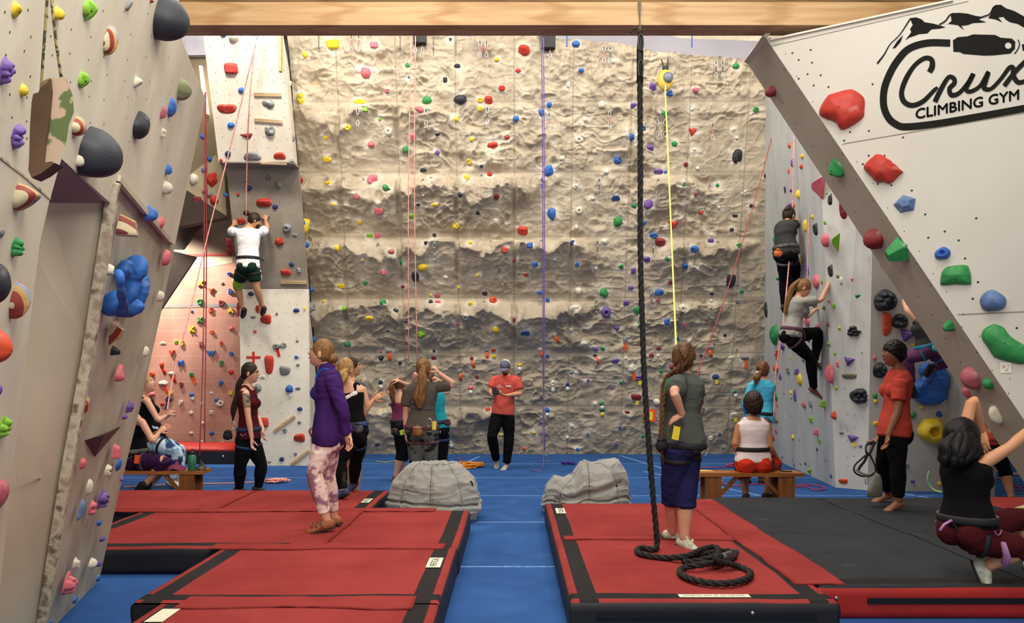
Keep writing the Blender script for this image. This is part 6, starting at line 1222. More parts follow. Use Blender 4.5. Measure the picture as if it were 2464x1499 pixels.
        mc.go('gear_loop', harness[2] if len(harness) > 2 else m_steel, o, True)
    if knees:
        q, m_, a0, a1, g = knees; mb = MB(); pts = [D['h' + q] + (D['k' + q] - D['h' + q]) * x for x in np.linspace(a0, min(a1, 1), 5)] + ([D['k' + q] + (D['a' + q] - D['k' + q]) * x for x in np.linspace(.03, a1 - 1, 3)] if a1 > 1 else [])
        mb.tube(pts, [.062 * k + g + .012 * (1 - x) for x in np.linspace(0, 1, len(pts))], 18); mb.go('knee_pad', m_, t, True)
    t['_'] = 0; del t['_']; return t, D, SP, (r, ff, ax), (R_, F_, U_, hd)
def pouch(c, sz, m, label, rim=None, strap=None):
    t = empty('chalk_bag', c - V(0, 0, sz * 1.3), label, 'chalk bag'); mb = MB(); n = 20
    mb.tube([c - V(0, 0, sz * 1.25), c - V(0, 0, sz * 1.15), c - V(0, 0, sz * .5), c, c + V(0, 0, sz * .18)], [(sz * .45, sz * .4), (sz * .75, sz * .62), (sz * .85, sz * .7), (sz * .62, sz * .5), (sz * .66, sz * .55)], n, sub=2)
    v = np.vstack(mb.v); v = v + (v - c) * (.07 * vn(v[:, 0] * 40, v[:, 1] * 40, v[:, 2] * 40, 4))[:, None]; obj('pouch', v, mb.f, m, t, True)
    mb = MB(); mb.tube([c + V(sz * .66 * math.cos(a), sz * .55 * math.sin(a), sz * .1) for a in np.linspace(0, 6.283, 16)], sz * .07, 6); mb.go('drawcord', rim or m_black, t, True); return t
def tagcard(c, sx, sz, m, label, yaw=0, tilt=0.):
    r, f, u = frame(yaw); a = r * math.cos(tilt) + u * math.sin(tilt); b = u * math.cos(tilt) - r * math.sin(tilt); mb = MB(); mb.obox(c, a * sx / 2, f * .001, b * sz / 2); return tag(mb.go('rental_tag', m), label, 'tag')
H = lambda n, a, b, **k: mat('hair_' + n, a, .5, c2=b, scale=9, stretch=(6, 6, 1.2), spec=.25, bump=.3, bscale=30, **k)
h_dk = H('dark_brown', '3a271c', '1d130d'); h_br = H('brown', '6b4728', '3f2816'); h_lb = H('light_brown', '8c6238', '6d4a29'); h_bl = H('blonde', 'b08850', '8f6c3c'); h_bk = H('black', '0d0a09', '060404'); h_rb = H('auburn', '8a5a3a', '4d2d1a')
cl = lambda n, c, **k: mat('cloth_' + n, c, k.pop('rough', .9), bump=.12, bscale=160, spec=.15, **k)
c_white = cl('white', 'ece9e4', var=.05); c_green = cl('dark_green', '16301f', var=.3); c_blk = cl('black', '0c0b0d', var=.3); c_purp = cl('purple', '40205f', var=.25); c_maro = cl('burgundy', '4c1416', var=.2)
c_flor = cl('floral_pink', 'e6c9bd', c2='9c6a80', scale=9, lo=.42, hi=.5, detail=5); overlay(c_flor, 'noise', '6d4a6a', 22, .62, .66, 4, stretch=(1, 1, 1.8), amount=.8); overlay(c_flor, 'noise', 'f3e6da', 13, .58, .64, 11)
c_plum = cl('plum', '4a2440'); c_blue = cl('royal_blue', '1d4fb0'); c_td = cl('tie_dye', '0f0e0f', c2='0c0c0c', scale=3); c_mag = cl('magenta', '9c2263', var=.15); c_taupe = cl('taupe', '5d554b', var=.15)
c_camo = cl('camo_grey', '5c5c57', c2='1c1c1c', scale=9, lo=.44, hi=.5, detail=3); c_turq = cl('turquoise', '21a3ad', var=.15); c_coral = cl('coral', 'd25a4d', var=.12); c_gry = cl('dark_grey', '4c5049', var=.12); c_navy = cl('navy', '20214a', var=.2)
c_sky = cl('sky_blue', '4fb9d8', var=.12); c_jean = cl('jeans', '47565f', var=.2); c_wtank = cl('pale_pink_white', 'e6d6d2', var=.05); c_orng = cl('orange_red', 'c8341b', var=.15); c_lgry = cl('light_grey', '9b988f', var=.1); c_char = cl('charcoal', '3c3b3a', var=.2)
c_red2 = cl('brick_red', 'b84437', var=.12); c_mauv = cl('mauve_purple', '6b3d62', c2='55304f', scale=3); c_tiedye = cl('ice_tie_dye', 'c3d3de', c2='2d3f63', scale=6, lo=.42, hi=.52, c3='7fa4b8'); c_aub = cl('eggplant', '33193f', var=.2); c_wine = cl('wine', '4a1216', var=.25)
s_brn = mat('shoe_brown', '3b2a22', .7); s_tan = mat('shoe_tan', 'a0603f', .7, c2='7d452c', scale=9); s_blk = mat('shoe_sole_black', '1e1b19', .7); s_pale = mat('shoe_pale', 'c9cbb8', .7, c2='9a9a86', scale=20); s_red = mat('shoe_rust', '8f4a33', .7, c2='5e3a30', scale=14); s_wht = mat('shoe_white', 'd9d4cc', .7); s_blu = mat('shoe_blue', '3d5a94', .7, c2='2c2c33', scale=10); s_sock = mat('sock_grey', 'a9a79c', .9)
hn_blk = mat('harness_black', '1c1a19', .7); hn_gry = mat('harness_grey', '6f6c68', .7, c2='2e2c2b', scale=8); hn_mar = mat('harness_maroon', '5e3440', .7); hn_blu = mat('harness_blue', '2d4374', .7, c2='15181f', scale=7); hn_pnk = mat('harness_lilac', 'b07aa8', .6, c2='8a5f88', scale=6); hn_teal = mat('harness_teal', '1f7f96', .6); hn_red = mat('harness_red', '9c2a22', .6)
# 1 climber in white on the tower
pr = person('climber with a dark hair bun in a white shirt and green shorts, climbing the tower', 12.92, dict(hd=(612, 531, .02), nk=(598, 549), pv=(597, 640, -.02), sa=(567, 558), ea=(552, 556, .17), wa=(562, 541, .26), ga=(569, 527, .33), na=(569, 527, .9), sb=(629, 560), eb=(643, 549, .12), wb=(639, 529, .23), gb=(640, 512, .30), nb=(640, 512, .9),
    ha=(585, 650), ka=(571, 686, .12), aa=(584, 742, .3), fa=(577, 763, .5), hb=(610, 650), kb=(617, 690, .05), ab=(631, 738, .25), fb=(623, 760, .5)), 180, 120, -18, 'm', 1., 'warm', (c_white, -.05, .97, .62, .012), (c_green, .62, .014, .006), (s_brn, s_blk), [h_dk, (.088, .1, .114), ('bun', [(593, 513, -.02)], [.052]), ('bun', [(617, 547, .08)], [.04])], (hn_blk, .2, hn_gry), .01, True, (.9, .9), ('a', mat('knee_pad_lime', '96b32e', .7, c2='7c9824'), .62, 1.15, .008))
t, D = pr[:2]; mb = MB(); mb.tube([D['hb'] + (D['kb'] - D['hb']) * x + V(.085, 0, 0) for x in (.0, .3, .6)], [(.03, .01)] * 3, 8); mb.go('shorts_side_stripe', c_white, t, True)
mb = MB(); mb.tube([D['ha'] + (D['ka'] - D['ha']) * x for x in (.42, .68)], [.083, .078], 18); mb.go('knee_pad_strap', hn_blk, t, True)
mb = MB(); mb.ell(D['hd'] + pr[4][1] * .058 - pr[4][2] * .06, (.05, .05, .045), 14, 10); mb.go('beard', h_dk, t, True)
# 2 woman in the purple jacket
pr = person('smiling person in a purple jacket and pink floral leggings standing on the red pad', 6.88, dict(hd=(773, 851), nk=(787, 888), pv=(786, 1058), sa=(797, 912, -.15), ea=(825, 986, -.2), wa=(833, 1046, -.17), ga=(846, 1080, -.15), na=(800, 1060, -.3), sb=(792, 912, .15), eb=(818, 988, .2), wb=(840, 1040, .05), gb=(846, 1072, .0),
    ha=(782, 1066, -.08), ka=(757, 1140, -.12), aa=(786, 1252, -.08), fa=(750, 1262, -.1), hb=(790, 1066, .08), kb=(788, 1145, .1), ab=(803, 1244, .2), fb=(765, 1250, .25)), -90, -90, 10, 'f', 1.0, 'fair', (c_blue, .0, .8, 0, .001, 'undershirt'), (c_flor, 1.82, .004), (s_tan, s_blk), [h_lb, None, ('braid', [(797, 870), (804, 888, .0), (812, 905, -.02)], [.032, .028, .018]), ('bun', [(800, 862, .0)], [.05])], None, .0065, True, (.55, .55))
t, D, SP, (r, ff, ax) = pr[:4]
mb = MB(); A = np.array(TOR['f']); ts = np.linspace(-.06, .98, 16); lim = []
pc = [tube([SP(x) - ff * .018 for x in ts], [(np.interp(x, A[:, 0], A[:, 1]) + .030 + .012 * (1 - x), np.interp(x, A[:, 0], A[:, 2]) + .014 + .012 * (1 - x)) for x in ts], 30, sidevec=r), tube([SP(.9), SP(1.06) - ff * .01], [.085, .066], 20)] + [ellipsoid(SP(.66) + r * s * .062 + ff * .052, (.072,) * 3, 16, 10) for s in (-1, 1)]
for q in 'ab': pc.append(tube([D['s' + q], D['s' + q] * .5 + D['e' + q] * .5, D['e' + q], D['e' + q] * .5 + D['w' + q] * .5, D['w' + q]], [.068, .058, .052, .045, .036], 16, sub=2)); pc.append(tube([D['s' + q], SP(.88)], [.066, .09], 16))
fuse('jacket', pc, .0065, c_purp, t, 5, .0045, 8, 3)
mb = MB(); mb.add(*tube([D['kb'] + (D['ab'] - D['kb']) * x + (D['hb'] - D['kb']) * 0 for x in np.linspace(-.0, .8, 6)], [.063, .066, .062, .055, .048, .044], 18)); mb.go('leggings_plum_panel', c_plum, t, True)
mb = MB(); 
for x in (.035, .085, .12): d_, up_ = foot_pts(D['aa'], D['fa'], D['ka']); dd = nrm(V(*(D['fa'] - D['aa'])[:2], 0)); c = D['aa'] + dd * x - V(0, 0, .035); mb.add(*band(c, dd + V(0, 0, -.3), V(0, 0, 1), .042 - x * .12, .046, .014, .004, 18))
mb.go('shoe_straps', mat('strap_rust', '8f5238', .7), t, True)
mb = MB(); mb.tube([SP(.17) + ff * .12 + V(0, -.05, 0), SP(.12) + ff * .135 + V(0, -.05, 0), SP(.05) + ff * .115 + V(0, -.05, 0)], .008, 8, sub=2); mb.go('harness_buckle', hn_red, t, True)
# 3 burgundy tank
pr = person('person in glasses and a burgundy tank top with a tattooed arm and long dark ponytail', 10.35, dict(hd=(602, 898), nk=(594, 928), pv=(600, 1055), sa=(591, 946, -.15), ea=(597, 1003, -.2), wa=(606, 1056, -.2), ga=(606, 1088, -.2), na=(640, 1060, -.2), sb=(598, 946, .15), eb=(618, 1000, .25), wb=(633, 1036, .15), gb=(634, 1060, .1),
    ha=(590, 1066, -.08), ka=(578, 1122, -.1), aa=(576, 1173, -.05), fa=(606, 1182, -.05), hb=(606, 1066, .08), kb=(629, 1118, .1), ab=(622, 1170, .1), fb=(650, 1180, .1)), 88, 95, -2, 'f', 1.1, 'fair', (c_maro, .0, .90, 0, .006), (c_blk, 2, .006), (s_brn, s_blk), [h_dk, None, ('tail', [(586, 900), (577, 925), (571, 955), (563, 985), (560, 1012)], [.03, .045, .045, .035, .01])], (hn_blu, .18), .0085)
t, D, SP, (r, ff, ax), (R_, F_, U_, hd) = pr
mb = MB(); 
for s in (-1, 1): mb.tube([hd + R_ * s * .029 + F_ * .098 + U_ * .010 + (R_ * math.cos(a) * .019 + U_ * math.sin(a) * .015) for a in np.linspace(0, 6.283, 12)], .0022, 5); mb.tube([hd + R_ * s * .047 + F_ * .095 + U_ * .014, hd + R_ * s * .08 + F_ * .0 + U_ * .010], .002, 5)
mb.go('glasses', m_black, t)
m_tat = mat('tattoo_ink', 'a5866a', .55, c2='4c4a40', scale=22, lo=.46, hi=.56); s0, e0 = D['sa'], D['ea']; mb = MB(); mb.tube([s0 + (e0 - s0) * x for x in np.linspace(.05, .62, 6)], [.0505, .0505, .049, .047, .045, .043], 18); mb.go('arm_tattoo', m_tat, t, True)
pouch(P(548, 1040, 10.3), .07, mat('pouch_black', '221f1e', .8), 'black chalk bag hanging behind the person in the burgundy tank top')
tag(rope('carabiner', [P(562 + 5 * math.sin(a) + 2 * math.cos(a), 1024 + 10 * math.cos(a), 10.2) for a in np.linspace(0, 6.28, 16)], .006, m_steel, 'big silver carabiner on the harness of the person in the burgundy tank top', sub=0), cat='carabiner')
# 4, 5 pair at the left bench
person('person in a black top and purple leggings sitting on the left bench, clapping', 9.72, dict(hd=(317, 975), nk=(325, 1003), pv=(330, 1107), sa=(341, 1014, -.15), ea=(368, 1062, -.2), wa=(383, 1040, -.12), ga=(404, 1024, -.05), na=(400, 1050, .2), sb=(335, 1014, .15), eb=(360, 1056, .2), wb=(386, 1034, .05), gb=(405, 1020, .0), nb=(400, 1040, -.3),
    ha=(334, 1112, -.09), ka=(396, 1108, -.12), aa=(349, 1166, -.05), fa=(338, 1184, .0), hb=(334, 1112, .09), kb=(403, 1110, .1), ab=(362, 1168, .1), fb=(352, 1186, .12)), 88, 88, 5, 'f', 1.0, 'fair', (c_blk, .06, .9, 0, .006), (c_aub, 1.35, .006), (s_brn, s_blk), [h_bl, None, ('tail', [(308, 985), (314, 1010), (322, 1030)], [.05, .05, .02])], (hn_gry, .22), .0085, curl=(.12, .12))
person('cheering person in tie-dye leggings standing behind the left bench, mouth open', 11.0, dict(hd=(353, 924), nk=(343, 955), pv=(374, 1060), sa=(353, 963, -.15), ea=(381, 1012, -.2), wa=(400, 1000, -.1), ga=(413, 988, -.05), sb=(348, 963, .15), eb=(376, 1008, .2), wb=(400, 1004, .08), gb=(414, 994, .08),
    ha=(380, 1068, -.09), ka=(427, 1088, -.12), aa=(414, 1155, -.05), fa=(440, 1166, -.05), hb=(384, 1066, .09), kb=(433, 1084, .12), ab=(426, 1157, .1), fb=(450, 1166, .1)), 88, 88, 18, 'f', 1.08, 'fair', (c_blk, .0, .88, 0, .006), (c_tiedye, 1.9, .010), (s_wht, s_blk), [h_bl, None, ('tail', [(343, 930), (337, 955), (336, 985), (338, 1005)], [.04, .045, .04, .02])], (hn_blk, .14), .009, curl=(.9, .9))
tagcard(P(329, 1105, 9.45), .055, .10, m_tape['o'], 'orange rental tag on the harness of the person clapping on the left bench', 0, -.08)
rope('carabiner', [[P(405 + 3 * math.sin(a), 960 + 5 * math.cos(a), 10.9) for a in np.linspace(0, 6.28, 12)], [P(398, 985, 10.9), P(402, 968, 10.9), P(408, 955, 10.9)]], .012, mat('belay_blue', '31427c', .5), 'blue belay device on the rope in the hands of the cheering person', sub=0, cat='belay device')
# 6 tie-dye top, and the man half hidden behind
pr = person('person with curly fair ponytail in black and white top on the back red pad', 8.85, dict(hd=(833, 889), nk=(840, 922), pv=(850, 1046), sa=(814, 936, -.05), ea=(812, 985), wa=(822, 1030, -.05), ga=(826, 1050, -.05), sb=(872, 934, .05), eb=(884, 978, .05), wb=(872, 1008, .1), gb=(862, 1012, .15),
    ha=(840, 1058, -.03), ka=(818, 1112, -.1), aa=(825, 1178, -.15), fa=(806, 1188, -.1), hb=(862, 1056, .05), kb=(856, 1112, .25), ab=(851, 1160, .45), fb=(838, 1172, .4)), 165, 150, 0, 'f', 1.0, 'fair', (c_td, .02, .80, 0, .006), (c_blk, 1.95, .005), (s_blu, s_blk), [h_bl, None, ('tail', [(833, 888, -.1), (824, 902, -.13), (818, 920, -.15), (820, 938, -.14)], [.03, .06, .055, .03])], (hn_blu, .2, hn_blu), .008)
t, D, SP, (r, ff, ax) = pr[:4]; mb = MB(); mb.tube([SP(.72) + r * x - ff * (.112 - abs(x) * .3) + ax * (.5 * abs(x)) for x in np.linspace(-.12, .12, 9)], [(.022, .009)] * 9, 8, sidevec=ax); mb.go('white_yoke', c_white, t, True)
m_mesh = mat('mesh_panel', '15120f', .8); overlay(m_mesh, 'dots', '9c7c58', 70, .28, .18); mb = MB(); mb.tube([D['ka'] + (D['aa'] - D['ka']) * x + V(.012, -.014, 0) for x in (.12, .4, .7, .9)], [(.05, .05), (.05, .05), (.042, .042), (.036, .036)], 16); mb.go('mesh_panel', m_mesh, t, True)
person('dark-haired person in glasses clapping, mostly hidden behind the one with the curly ponytail', 9.95, dict(hd=(848, 884), nk=(845, 914), pv=(852, 1040), sa=(866, 926, -.05), ea=(880, 985, -.15), wa=(899, 962, -.1), ga=(921, 948, -.08), na=(915, 975, .1), sb=(862, 928, .1), eb=(874, 984, .1), wb=(892, 968), gb=(902, 944, 0),
    ha=(846, 1050), ka=(842, 1115), aa=(838, 1182), fa=(860, 1195), hb=(862, 1050), kb=(860, 1115), ab=(858, 1182), fb=(880, 1195)), 100, 100, 5, 'm', 1.0, 'warm', (cl('steel_tee', '55555a'), .0, .97, .7, .010), (c_jean, .75, .014, .006), (s_brn, s_blk), [h_dk], None, .009, curl=(.15, .25))
pouch(P(862, 1022, 8.55), .06, mat('pouch_slate', '5a5f6c', .7, c2='22252c', scale=14), 'slate chalk bag on the back of the person with the curly ponytail')
# 7 magenta top
person('person in a magenta top and black capris, seen from behind, holding up brown hair', 11.7, dict(hd=(962, 928, .05), nk=(961, 948), pv=(967, 1025), sa=(948, 958), ea=(932, 938, .1), wa=(946, 920, -.02), ga=(955, 910, -.05), sb=(976, 955), eb=(984, 928, .05), wb=(960, 917, -.08), gb=(944, 912, -.1),
    ha=(962, 1034), ka=(964, 1092), aa=(952, 1145), fa=(947, 1155, -.1), hb=(975, 1034), kb=(974, 1094, .1), ab=(959, 1143, .12), fb=(952, 1152, .0)), 170, 170, -25, 'f', .92, 'fair', (c_mag, .05, .72, 0, .006), (c_blk, 1.25, .006), (s_brn, s_blk), [h_rb, None, ('tail', [(950, 912, -.08), (944, 930, -.1), (944, 955, -.1), (950, 972, -.08)], [.03, .045, .04, .015])], (hn_blk, .16), .009, curl=(1.1, 1.1))
pouch(P(950, 1034, 11.4), .062, mat('pouch_dark', '201f22', .8), 'dark chalk bag with an orange band on the person in magenta', mat('pouch_orange', 'cf5a2c', .7))
tagcard(P(968, 1040, 11.3), .07, .07, mat('tag_lime', 'c6dc3c', .6), 'lime tag on the harness of the person in magenta', 0, .3)
# 8 grey-brown tee
pr = person('person with a long brown ponytail in a taupe shirt, seen from behind, holding up hair', 9.6, dict(hd=(1019, 889), nk=(1018, 916), pv=(1015, 1040), sa=(981, 936), ea=(976, 992, .02), wa=(977, 1040, .0), ga=(978, 1066, .0), na=(1000, 1050, 0), sb=(1054, 932), eb=(1092, 925, .0), wb=(1056, 898, -.02), gb=(1042, 878, -.04), nb=(1020, 890, 0),
    ha=(1000, 1050), ka=(1001, 1122), aa=(1003, 1192), fa=(1000, 1204, .2), hb=(1033, 1050), kb=(1037, 1122), ab=(1037, 1192), fb=(1040, 1204, .2)), 180, 180, 4, 'f', 1.06, 'fair', (c_taupe, -.02, .97, .68, .010), (c_camo, 1.95, .006), (s_brn, s_blk), [h_lb, None, ('tail', [(1019, 880, -.10), (1016, 905, -.14), (1012, 935, -.15), (1010, 960, -.15), (1010, 982, -.14)], [.03, .05, .065, .06, .03])], (hn_mar, .10), .0085, curl=(.4, 1.1))
t, D, SP, (r, ff, ax) = pr[:4]
for x, z, w_, h_ in ((.075, .68, .09, .03), (.075, .60, .09, .03), (.07, .50, .08, .014), (-.07, .47, .08, .014)): c = SP(z) + r * x - ff * .123; mb = MB(); mb.obox(c, r * w_ / 2 + ff * .012 * np.sign(x), ff * .001, ax * h_ / 2); mb.go('shirt_print', mat('print_blue', '474a66', .8, c2='5a5a60', scale=20), t)
pouch(P(1004, 1030, 9.33), .068, mat('pouch_tan', '9a622f', .8, c2='6f411c', scale=9), 'tan leather chalk bag on the back of the person in the taupe shirt', mat('cord_tan2', 'c9b8a4', .8))
tagcard(P(1045, 1024, 9.3), .045, .10, m_tape['y'], 'yellow rental tag beside the tan chalk bag', 0, -.05)
tag(rope('carabiner', [P(1033 + 6 * math.sin(a), 1017 + 10 * math.cos(a), 9.3) for a in np.linspace(0, 6.28, 16)], .006, m_steel, 'silver carabiner between the tan chalk bag and the yellow tag', sub=0), cat='carabiner')
# 9 turquoise
person('person in a turquoise top with raised arms, half hidden behind the taupe shirt', 10.8, dict(hd=(1032, 914), nk=(1040, 936), pv=(1053, 1036), sa=(1016, 948), ea=(996, 930, .1), wa=(995, 912, -.02), ga=(1002, 898, -.05), sb=(1062, 944), eb=(1079, 944, .05), wb=(1058, 916, -.05), gb=(1044, 906, -.08),
    ha=(1045, 1046), ka=(1050, 1108), aa=(1050, 1163), fa=(1055, 1172, .2), hb=(1064, 1046), kb=(1064, 1108), ab=(1066, 1163), fb=(1070, 1172, .2)), 172, 172, -10, 'f', .95, 'fair', (c_turq, .05, .93, 0, .008), (c_blk, 1.95, .006), (s_brn, s_blk), [h_br], (hn_blu, .2), .009, curl=(1.1, 1.1))
pouch(P(1077, 1012, 10.5), .05, mat('pouch_maroon', '56302c', .8), 'small maroon chalk bag on the person in turquoise')
# 10 man with the phone
pr = person('person in coral shirt and grey cap looking at a phone by the rock wall', 13.15, dict(hd=(1216, 884, -.06), nk=(1218, 902), pv=(1210, 992), sa=(1190, 911), ea=(1180, 942, -.05), wa=(1187, 952, -.25), ga=(1199, 945, -.33), na=(1200, 930, -.3), sb=(1244, 911), eb=(1252, 947, -.03), wb=(1217, 952, -.25), gb=(1197, 946, -.32), nb=(1200, 930, -.3),
    ha=(1198, 1000), ka=(1184, 1050, -.08), aa=(1194, 1108, .25), fa=(1194, 1126, .1), hb=(1222, 1000), kb=(1225, 1050), ab=(1219, 1117, .05), fb=(1206, 1128, -.1)), -8, -14, -28, 'm', 1.0, 'warm', (c_coral, -.04, .97, .66, .012), (c_blk, 1.93, .018), (s_sock,), [h_br, (.08, .09, .09)], None, .0095, curl=(.7, .7))
t, D, SP, (r, ff, ax), (R_, F_, U_, hd) = pr
v, f_ = ellipsoid((0, 0, 0), (1, 1, 1), 32, 20); v = v * (.090, .108, .095); v[:, 2] = np.maximum(v[:, 2], 0) + .035; v = v @ np.array((R_, F_, U_)) + hd - F_ * .005; fi = [q for q in f_ if (np.mean([(v[i] - hd).dot(F_) for i in q]) > -.005)]; fb_ = [q for q in f_ if q not in set(fi)]
o = obj('cap_front', v, fi, mat('cap_grey', '5d6072', .8), t, True); obj('cap_back', v, fb_, mat('cap_white', 'd9d6cf', .8), t, True)
mb = MB(); mb.add(*ellipsoid(hd + F_ * .115 + U_ * .030, (.068, .075, .008), 20, 8, axes=(R_, F_, U_))); mb.go('cap_brim', mat('cap_grey', '5d6072', .8), t, True)
mb = MB(); mb.ell(hd + F_ * .050 - U_ * .070, (.050, .046, .045), 14, 10); mb.go('beard', h_br, t, True)
mb = MB(); mb.obox(SP(.70) + r * .075 + ff * .135, r * .04, ff * .002, ax * .012); mb.go('name_badge', m_paper, t); mb = MB(); c = SP(.69) - r * .075 + ff * .138
mb.tube([c + r * .03 * math.cos(a) + ax * .024 * math.sin(a) for a in np.linspace(0, 6.28, 14)], .0035, 5); mb.tube([c - r * .028 - ax * .004, c - r * .008 + ax * .012, c + r * .006 - ax * .002, c + r * .026 + ax * .006], .003, 5); mb.go('chest_logo', m_paper, t)
mb = MB(); c = P(1192, 941, 12.80); mb.obox(c, V(.055, .01, -.010), V(0, .05, .045), V(0, -.003, .004)); tag(mb.go('mobile_phone', mat('phone_black', '1a1a1d', .2)), 'black mobile phone held by the person in the coral shirt and cap', 'phone')
# 11 braided
pr = person('person with very long braid, dark grey shirt and navy shorts on the right red pad', 6.3, dict(hd=(1647, 864), nk=(1645, 900), pv=(1640, 1066), sa=(1632, 922, -.14), ea=(1622, 944, -.36), wa=(1642, 998, -.26), ga=(1610, 1014, -.18), na=(1640, 1060, -.1), sb=(1664, 920, .14), eb=(1682, 972, .14), wb=(1676, 1010, .05), gb=(1664, 1020, -.02),
    ha=(1628, 1078, -.06), ka=(1617, 1196, .05), aa=(1617, 1281, .25), fa=(1650, 1294, .3), hb=(1652, 1078, .06), kb=(1649, 1206, -.02), ab=(1646, 1296, 0), fb=(1684, 1316, -.12)), 128, 142, 5, 'f', 1.02, 'fair', (c_gry, -.10, .97, .68, .022), (c_navy, 1.12, .014, .006), (s_pale, s_blk), [h_br, (.088, .1, .116), ('braid', [(1644, 832, -.09), (1646, 850, -.14), (1645, 872, -.13), (1632, 890, -.1), (1610, 905, -.05), (1598, 935, -.02), (1594, 985, -.05), (1592, 1040, -.08), (1594, 1085, -.08), (1597, 1118, -.08)], [.034, .036, .034, .032, .030, .026, .022, .018, .014, .006], 1.2)], (hn_blk, -.02), .0065, curl=(.25, .5), bust=False)
t, D, SP, (r, ff, ax) = pr[:4]; mb = MB(); mb.obox(P(1611, 922, 6.14), V(.030, -.022, .018), V(.003, .004, 0), V(.006, -.004, .045)); mb.go('shirt_print', mat('print_green', '2f9a4a', .8, c2='1e6a34', scale=40), t)
mb = MB(); mb.tube([P(1661, 1297, 6.24), P(1652, 1290, 6.22), P(1658, 1302, 6.18), P(1668, 1298, 6.2), P(1664, 1308, 6.16)], .004, 6, sub=2); mb.go('shoe_laces', mat('laces', 'dfe6b4', .8), t, True)
tagcard(P(1627, 1042, 6.02), .065, .10, m_tape['y'], 'large yellow rental tag on the hip of the person with the long braid', 30, -.22)
pouch(P(1592, 1060, 6.15), .055, mat('pouch_ink', '17161a', .8), 'small black chalk bag behind the hip of the person with the long braid')
# 12, 13 at the right bench
pr = person('person in a sky-blue long-sleeved top belaying beside the grey side wall', 11.4, dict(hd=(1837, 890), nk=(1836, 912), pv=(1828, 1010), sa=(1810, 925, -.02), ea=(1793, 975, -.05), wa=(1800, 1000, .2), ga=(1808, 1004, .3), sb=(1857, 927, .02), eb=(1851, 985, .0), wb=(1860, 1010, .15), gb=(1872, 1012, .25),
    ha=(1817, 1018), ka=(1806, 1090), aa=(1800, 1150), fa=(1806, 1163, .2), hb=(1838, 1018), kb=(1833, 1090), ab=(1832, 1152), fb=(1840, 1163, .2)), 155, 140, 22, 'f', 1.05, 'fair', (c_sky, -.04, .97, 1.9, .008), (c_jean, 1.95, .012), (s_brn, s_blk), [h_rb, None, ('tail', [(1829, 893, -.12), (1822, 908, -.15), (1818, 925, -.14)], [.035, .05, .02]), ], (hn_blk, .16), .009, curl=(.9, .9))
mb = MB(); mb.ell(P(1822, 896, 11.25), (.02, .02, .018), 10, 8); mb.go('hair_tie', c_white, pr[0], True)
pr = person('person in white tank top and orange trousers sitting on the right bench', 9.16, dict(hd=(1812, 974), nk=(1812, 1006), pv=(1812, 1112), sa=(1780, 1022), ea=(1769, 1070, -.02), wa=(1778, 1098, .25), ga=(1788, 1104, .33), sb=(1845, 1020), eb=(1852, 1076, -.02), wb=(1866, 1096, .22), gb=(1868, 1108, .3),
    ha=(1795, 1118, .02), ka=(1786, 1120, .46), aa=(1794, 1186, .42), fa=(1790, 1196, .6), hb=(1830, 1118, .02), kb=(1864, 1114, .40), ab=(1846, 1186, .30), fb=(1868, 1192, .4)), 180, 180, 0, 'f', 1.12, 'tan', (c_wtank, .02, .93, 0, .010), (c_orng, 1.45, .016), (s_brn, s_blk), [h_dk, (.096, .106, .122), 'curly', ('bun', [(1809, 948, .0)], [.032])], (hn_blk, .30), .0075, face=False)
# 14, 15 climbers on the grey wall
pr = person('climber with hair bun in dark shirt, upper of two on the grey side wall', 12.2, dict(hd=(1899, 520, .05), nk=(1894, 534), pv=(1893, 612, -.05), ch=(1889, 570, -.05), sa=(1878, 546, -.05), ea=(1888, 575, .25), wa=(1905, 560, .42), ga=(1914, 545, .5), sb=(1906, 542, .08), eb=(1921, 538, .12), wb=(1934, 508, .2), gb=(1936, 490, .24), nb=(1960, 500, .3),
    ha=(1888, 620, -.05), ka=(1888, 672, .12), aa=(1889, 735, .20), fa=(1900, 752, .32), hb=(1900, 618, .05), kb=(1915, 660, .3), ab=(1908, 716, .42), fb=(1920, 730, .5)), 130, 120, -5, 'f', 1.08, 'warm', (c_char, -.02, .97, .66, .014), (c_blk, 2, .014), (s_brn, s_blk), [h_dk, None, ('bun', [(1895, 504, .0)], [.05])], (hn_gry, .18, hn_gry), .009, curl=(.9, .9))
pouch(P(1872, 603, 11.95), .07, mat('pouch_orange2', 'dd7436', .7, c2='b65423', scale=8), 'orange chalk bag on the climber in the dark shirt', hn_red)
pr = person('climber with very long ponytail in light grey shirt on the grey side wall', 11.1, dict(hd=(1933, 694), nk=(1920, 716), pv=(1903, 806), sa=(1927, 728, -.12), ea=(1976, 722, -.12), wa=(1996, 680, -.03), ga=(2010, 658, .0), na=(2020, 680, .1), sb=(1930, 728, .16), eb=(1940, 762, .3), wb=(1964, 744, .42), gb=(1983, 734, .46), nb=(1990, 750, .5),
    ha=(1903, 814, -.08), ka=(1950, 862, .0), aa=(1958, 934, .12), fa=(1990, 954, .2), hb=(1910, 808, .08), kb=(1970, 800, .28), ab=(1961, 866, .35), fb=(1976, 880, .48)), 85, 85, -28, 'f', 1.05, 'fair', (c_lgry, -.04, .97, .72, .014), (c_blk, 2, .005), (s_red, s_wht), [h_lb, None, ('tail', [(1925, 672, .0), (1908, 690, -.02), (1896, 720, -.03), (1890, 755, -.04)], [.03, .04, .04, .02]), ('bun', [(1944, 684, -.02)], [.045])], (hn_mar, .14), .0085, curl=(1.0, .9), hand=True)
